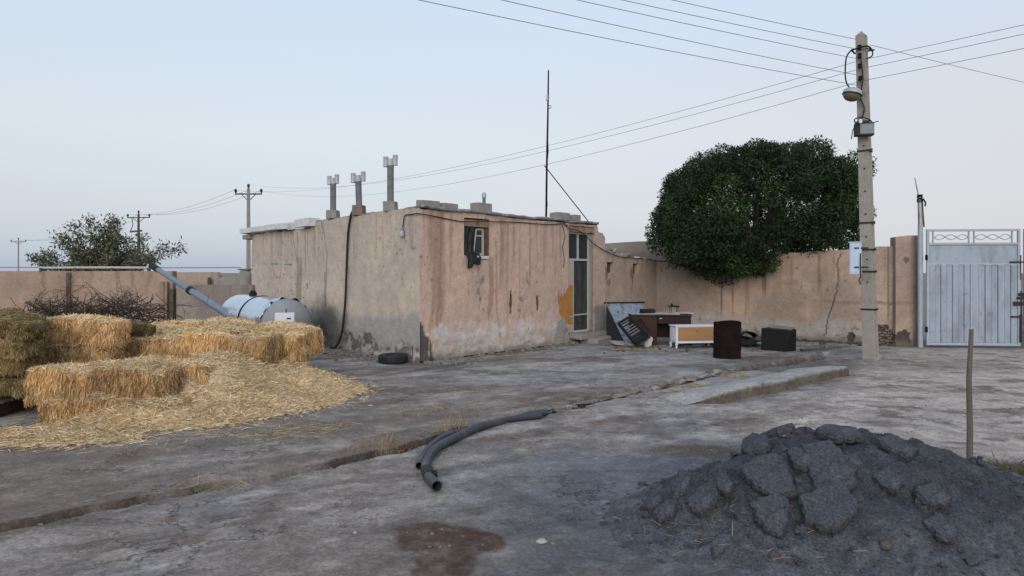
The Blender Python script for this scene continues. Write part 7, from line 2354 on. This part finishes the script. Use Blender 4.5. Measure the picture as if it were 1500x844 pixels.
def build_heap():
    c = 0.017
    xs = np.arange(HX - 2.5, HX + 3.2, c); ys = np.arange(HY - 1.9, HY + 1.5, c)
    X, Y = np.meshgrid(xs, ys, indexing='ij'); x = X.ravel(); y = Y.ravel()
    z, r = heap_h(x, y)
    idx = np.arange(len(x)).reshape(X.shape)
    Q = np.stack([idx[:-1, :-1].ravel(), idx[1:, :-1].ravel(), idx[1:, 1:].ravel(), idx[:-1, 1:].ravel()], 1)
    Q = Q[(r[Q] < 1.06).all(1)]
    col = np.tile(np.array([[0.066, 0.069, 0.078]]), (len(x), 1))
    col = mixc(col, (0.054, 0.055, 0.062), sstep(0.45, 0.65, fbm(x * 3, y * 3, 4, 605)) * 0.8)
    col = mixc(col, (0.075, 0.066, 0.058), sstep(0.56, 0.7, fbm(x * 2.2 + 9, y * 2.2, 4, 606)) * 0.55)
    col = mixc(col, (0.115, 0.117, 0.125), sstep(0.45, 0.95, r) * 0.9)
    used = np.zeros(len(x), bool); used[Q.ravel()] = True; rm = np.cumsum(used) - 1
    V = np.stack([x, y, z], 1)[used] - np.array([[HX, HY, 0]])
    t = thing('asphalt_heap', 'dark heap of broken asphalt and fines in the right foreground', 'heap', (HX, HY, 0))
    np_mesh('mound', V, rm[Q], 'asphalt_heap', col[used], parent=t, smooth=True)
    # crumbs
    g = np.random.default_rng(91); gr = random.Random(92); m = MB(); n = 0
    while n < 1500:
        x_, y_ = gr.uniform(HX - 2.3, HX + 2.6), gr.uniform(HY - 1.7, HY + 1.3)
        zz, rr_ = heap_h(np.array([x_]), np.array([y_]))
        if rr_[0] > 1.25 or (rr_[0] > 1.0 and gr.random() < 0.5): continue
        sz = 0.006 + 0.044 * gr.random() ** 6
        M = Matrix.Rotation(gr.uniform(0, 6.28), 3, 'Z') @ Matrix.Rotation(gr.uniform(-.6, .6), 3, 'X')
        m.box((x_, y_, float(zz[0]) + sz * .2), (sz * gr.uniform(.9, 1.7), sz, sz * gr.uniform(.5, .9)), M, wob=sz * .22)
        n += 1
    o = m.build('crumbs', 'asphalt', t, world=True); o['kind'] = 'stuff'
    return t


heap = build_heap()


def on_heap(px, py):
    """where the line of sight through a pixel meets the heap"""
    d = Vector(((px - 750) / FPX, 1, (HZ - py) / FPX))
    Y = np.arange(3.2, 5.6, 0.01)
    h = heap_h(d.x * Y, Y)[0]
    gap = EYE + d.z * Y - h
    k = int(np.argmax(gap <= 0)) if (gap <= 0).any() else int(np.argmin(gap))
    return Vector((d.x * Y[k], Y[k], h[k]))


def chunk_mesh(outline, th, seed):
    """a broken slab: outline polygon with crumbly top and ragged sides"""
    g = random.Random(seed)
    n = len(outline)
    # resample outline
    pts = []
    for i in range(n):
        a = Vector(outline[i]); b_ = Vector(outline[(i + 1) % n])
        for k in range(6):
            p = a.lerp(b_, k / 6)
            pts.append(p + Vector((g.gauss(0, .005), g.gauss(0, .005))))
    m = len(pts)
    c = sum(pts, Vector((0, 0))) / m
    V = []; F = []
    rings = [(1.0, -th, 0.0), (1.03, -th * 0.45, 0.0), (0.99, -0.010, 0.0), (0.95, 0.0, 0.004), (0.72, 0.004, .006), (0.42, 0.006, .006), (0.15, 0.004, .005)]
    for (s, z, jz) in rings:
        ring = [c + (p - c) * s for p in pts]
        wn_ = (fbm(np.array([q.x * 9 + seed for q in ring]), np.array([q.y * 9 for q in ring]), 3, seed) - .5) * 0.030
        for q, w0 in zip(ring, wn_):
            w = float(w0) if s < 1.0 else g.gauss(0, .002)
            jit = g.gauss(0, .003) if s > 0.98 else 0
            V.append((q.x + jit, q.y + jit, z + w * (1 if s < 1 else .5)))
    for i in range(len(rings) - 1):
        for k in range(m):
            F.append((i * m + k, i * m + (k + 1) % m, (i + 1) * m + (k + 1) % m, (i + 1) * m + k))
    V.append((c.x, c.y, 0.004)); top = len(V) - 1
    for k in range(m): F.append(((len(rings) - 1) * m + k, (len(rings) - 1) * m + (k + 1) % m, top))
    V.append((c.x, c.y, -th)); bot = len(V) - 1
    for k in range(m): F.append((k, bot, (k + 1) % m))
    return V, F


def heap_frame(p, r=0.16, tilt=0.0):
    e = 0.16

    def h(x, y): return float(heap_h(np.array([x]), np.array([y]))[0][0])
    gx = (h(p.x + r, p.y) - h(p.x - r, p.y)) / (2 * r); gy = (h(p.x, p.y + r) - h(p.x, p.y - r)) / (2 * r)
    nrm_ = Vector((-gx, -gy, 1)).normalized()
    return nrm_


CH = [  # pixel outline of each slab in the photograph, thickness, lift, label
    ([(1090, 660), (1108, 640), (1128, 639), (1136, 655), (1118, 676), (1100, 682), (1088, 674)], 0.07, 0.05, 'tilted thick asphalt slab at the upper left shoulder of the heap'),
    ([(1121, 628), (1150, 627), (1170, 636), (1158, 648), (1134, 648)], 0.06, 0.05, 'asphalt lump standing on the crest of the heap'),
    ([(1093, 686), (1120, 676), (1150, 676), (1158, 700), (1154, 734), (1122, 735), (1108, 722), (1096, 706)], 0.06, 0.045, 'large flat asphalt slab in the middle of the heap face'),
    ([(1165, 669), (1188, 668), (1189, 690), (1176, 698), (1160, 690)], 0.06, 0.05, 'small asphalt slab wedged right of the large flat one'),
    ([(1190, 662), (1235, 658), (1245, 690), (1240, 722), (1200, 735), (1180, 720), (1186, 690)], 0.06, 0.045, 'broad asphalt slab running down from the crest of the heap'),
    ([(1180, 735), (1240, 722), (1258, 750), (1245, 768), (1205, 786), (1174, 770)], 0.07, 0.06, 'big shield-shaped asphalt slab with an undercut lower edge'),
    ([(1108, 745), (1150, 736), (1160, 748), (1150, 775), (1132, 794), (1118, 786), (1106, 765)], 0.065, 0.055, 'pointed asphalt slab low on the heap face'),
    ([(1013, 738), (1040, 728), (1060, 738), (1050, 752), (1024, 762), (1013, 752)], 0.065, 0.055, 'dark asphalt lump low at the left of the heap'),
    ([(1055, 714), (1068, 711), (1076, 725), (1066, 735), (1054, 730)], 0.06, 0.05, 'small dark asphalt lump above the left low lump'),
    ([(985, 720), (1005, 700), (1022, 702), (1018, 716), (1000, 728), (986, 730)], 0.05, 0.035, 'narrow asphalt slab along the left slope of the heap'),
    ([(943, 742), (958, 733), (976, 738), (974, 752), (950, 756)], 0.05, 0.03, 'asphalt lump at the far left foot of the heap'),
    ([(957, 756), (985, 742), (1000, 748), (984, 762), (962, 766)], 0.045, 0.03, 'thin asphalt slab at the left foot of the heap'),
    ([(1200, 638), (1225, 632), (1258, 640), (1255, 655), (1215, 656)], 0.055, 0.035, 'flat asphalt slab on the crest right of the standing lump'),
    ([(1290, 652), (1325, 648), (1340, 664), (1318, 674), (1296, 668)], 0.05, 0.03, 'asphalt slab below the crest on the right of the heap'),
    ([(1340, 728), (1372, 720), (1388, 738), (1372, 748), (1345, 746)], 0.06, 0.045, 'asphalt lump with a dark undercut on the right heap face'),
    ([(1355, 775), (1385, 764), (1398, 780), (1382, 796), (1362, 794)], 0.05, 0.035, 'low asphalt lump at the right foot of the heap'),
    ([(1285, 700), (1310, 692), (1322, 712), (1304, 726), (1288, 718)], 0.05, 0.03, 'asphalt lump half sunk in the middle right of the heap'),
]
for k, (ol, th, lift, lab) in enumerate(CH):
    cx_ = sum(p[0] for p in ol) / len(ol); cy_ = sum(p[1] for p in ol) / len(ol)
    p = on_heap(cx_, cy_)
    nn_ = heap_frame(p, 0.22)
    nn_ = (nn_ + Vector((rnd.gauss(0, .10), -0.10 + rnd.gauss(0, .06), 0))).normalized()
    # outline of the slab measured on its own tilted plane
    ux = Vector((1, 0, 0)); ux = (ux - nn_ * ux.dot(nn_)).normalized(); uy = nn_.cross(ux)
    o3 = p + nn_ * (lift + 0.022)
    view = (Vector((0, 0, EYE)) - o3); dist = o3.y; view.normalize()
    fore = max(0.52, nn_.dot(view))                       # how foreshortened the slab is seen
    ol2 = [((px - cx_) * dist / FPX, -(py - cy_) * dist / FPX / fore) for (px, py) in ol]
    area = sum(ol2[i][0] * ol2[(i + 1) % len(ol2)][1] - ol2[(i + 1) % len(ol2)][0] * ol2[i][1] for i in range(len(ol2)))
    if area < 0: ol2.reverse()
    V, F = chunk_mesh(ol2, th, 700 + k)
    m = MB(); m.add(V, F)
    o = m.build('asphalt_chunk', 'asphalt', None, loc=tuple(o3))
    o.rotation_mode = 'QUATERNION'
    o.rotation_quaternion = Matrix((ux, uy, nn_)).transposed().to_quaternion()
    tag(o, lab, 'asphalt', 'broken asphalt slabs on the heap')
for k, (px, py, sz, lab) in enumerate(((1021, 735, 0.014, 'small pale pinkish stone on the dark lump at the heap left'), (1295, 801, 0.034, 'brownish round stone at the front foot of the asphalt heap'))):
    q = on_heap(px, py)
    m = MB().lathe([(0, -sz * .3), (sz * .8, -sz * .1), (sz, sz * .4), (sz * .6, sz), (0, sz * 1.1)], 9)
    m.v = [(x * (1.1 + rnd.uniform(-.1, .1)), y * (.9 + rnd.uniform(-.1, .1)), z * (1 + rnd.uniform(-.1, .1))) for x, y, z in m.v]
    o = m.build('stone', 'pale_stone' if k == 0 else 'dark_stone', None, loc=tuple(q + Vector((0, -.01, -0.005))), smooth=True)
    tag(o, lab, 'stone')
q = [on_heap(1060, 760), on_heap(1120, 812), on_heap(1000, 770), on_heap(1190, 825)]
stalk_patch('straw_wisps', 'stray dry stalks lying on the foot of the asphalt heap', [(q[0].x, q[0].y, .14, .10), (q[1].x, q[1].y, .16, .06), (q[2].x, q[2].y, .18, .10), (q[3].x, q[3].y, .3, .06)], 40, 0, 66, (0.27, 0.21, 0.13), 0.25, (0.04, 0.14), 'straw', (0.0010, 0.0018), heap_h)
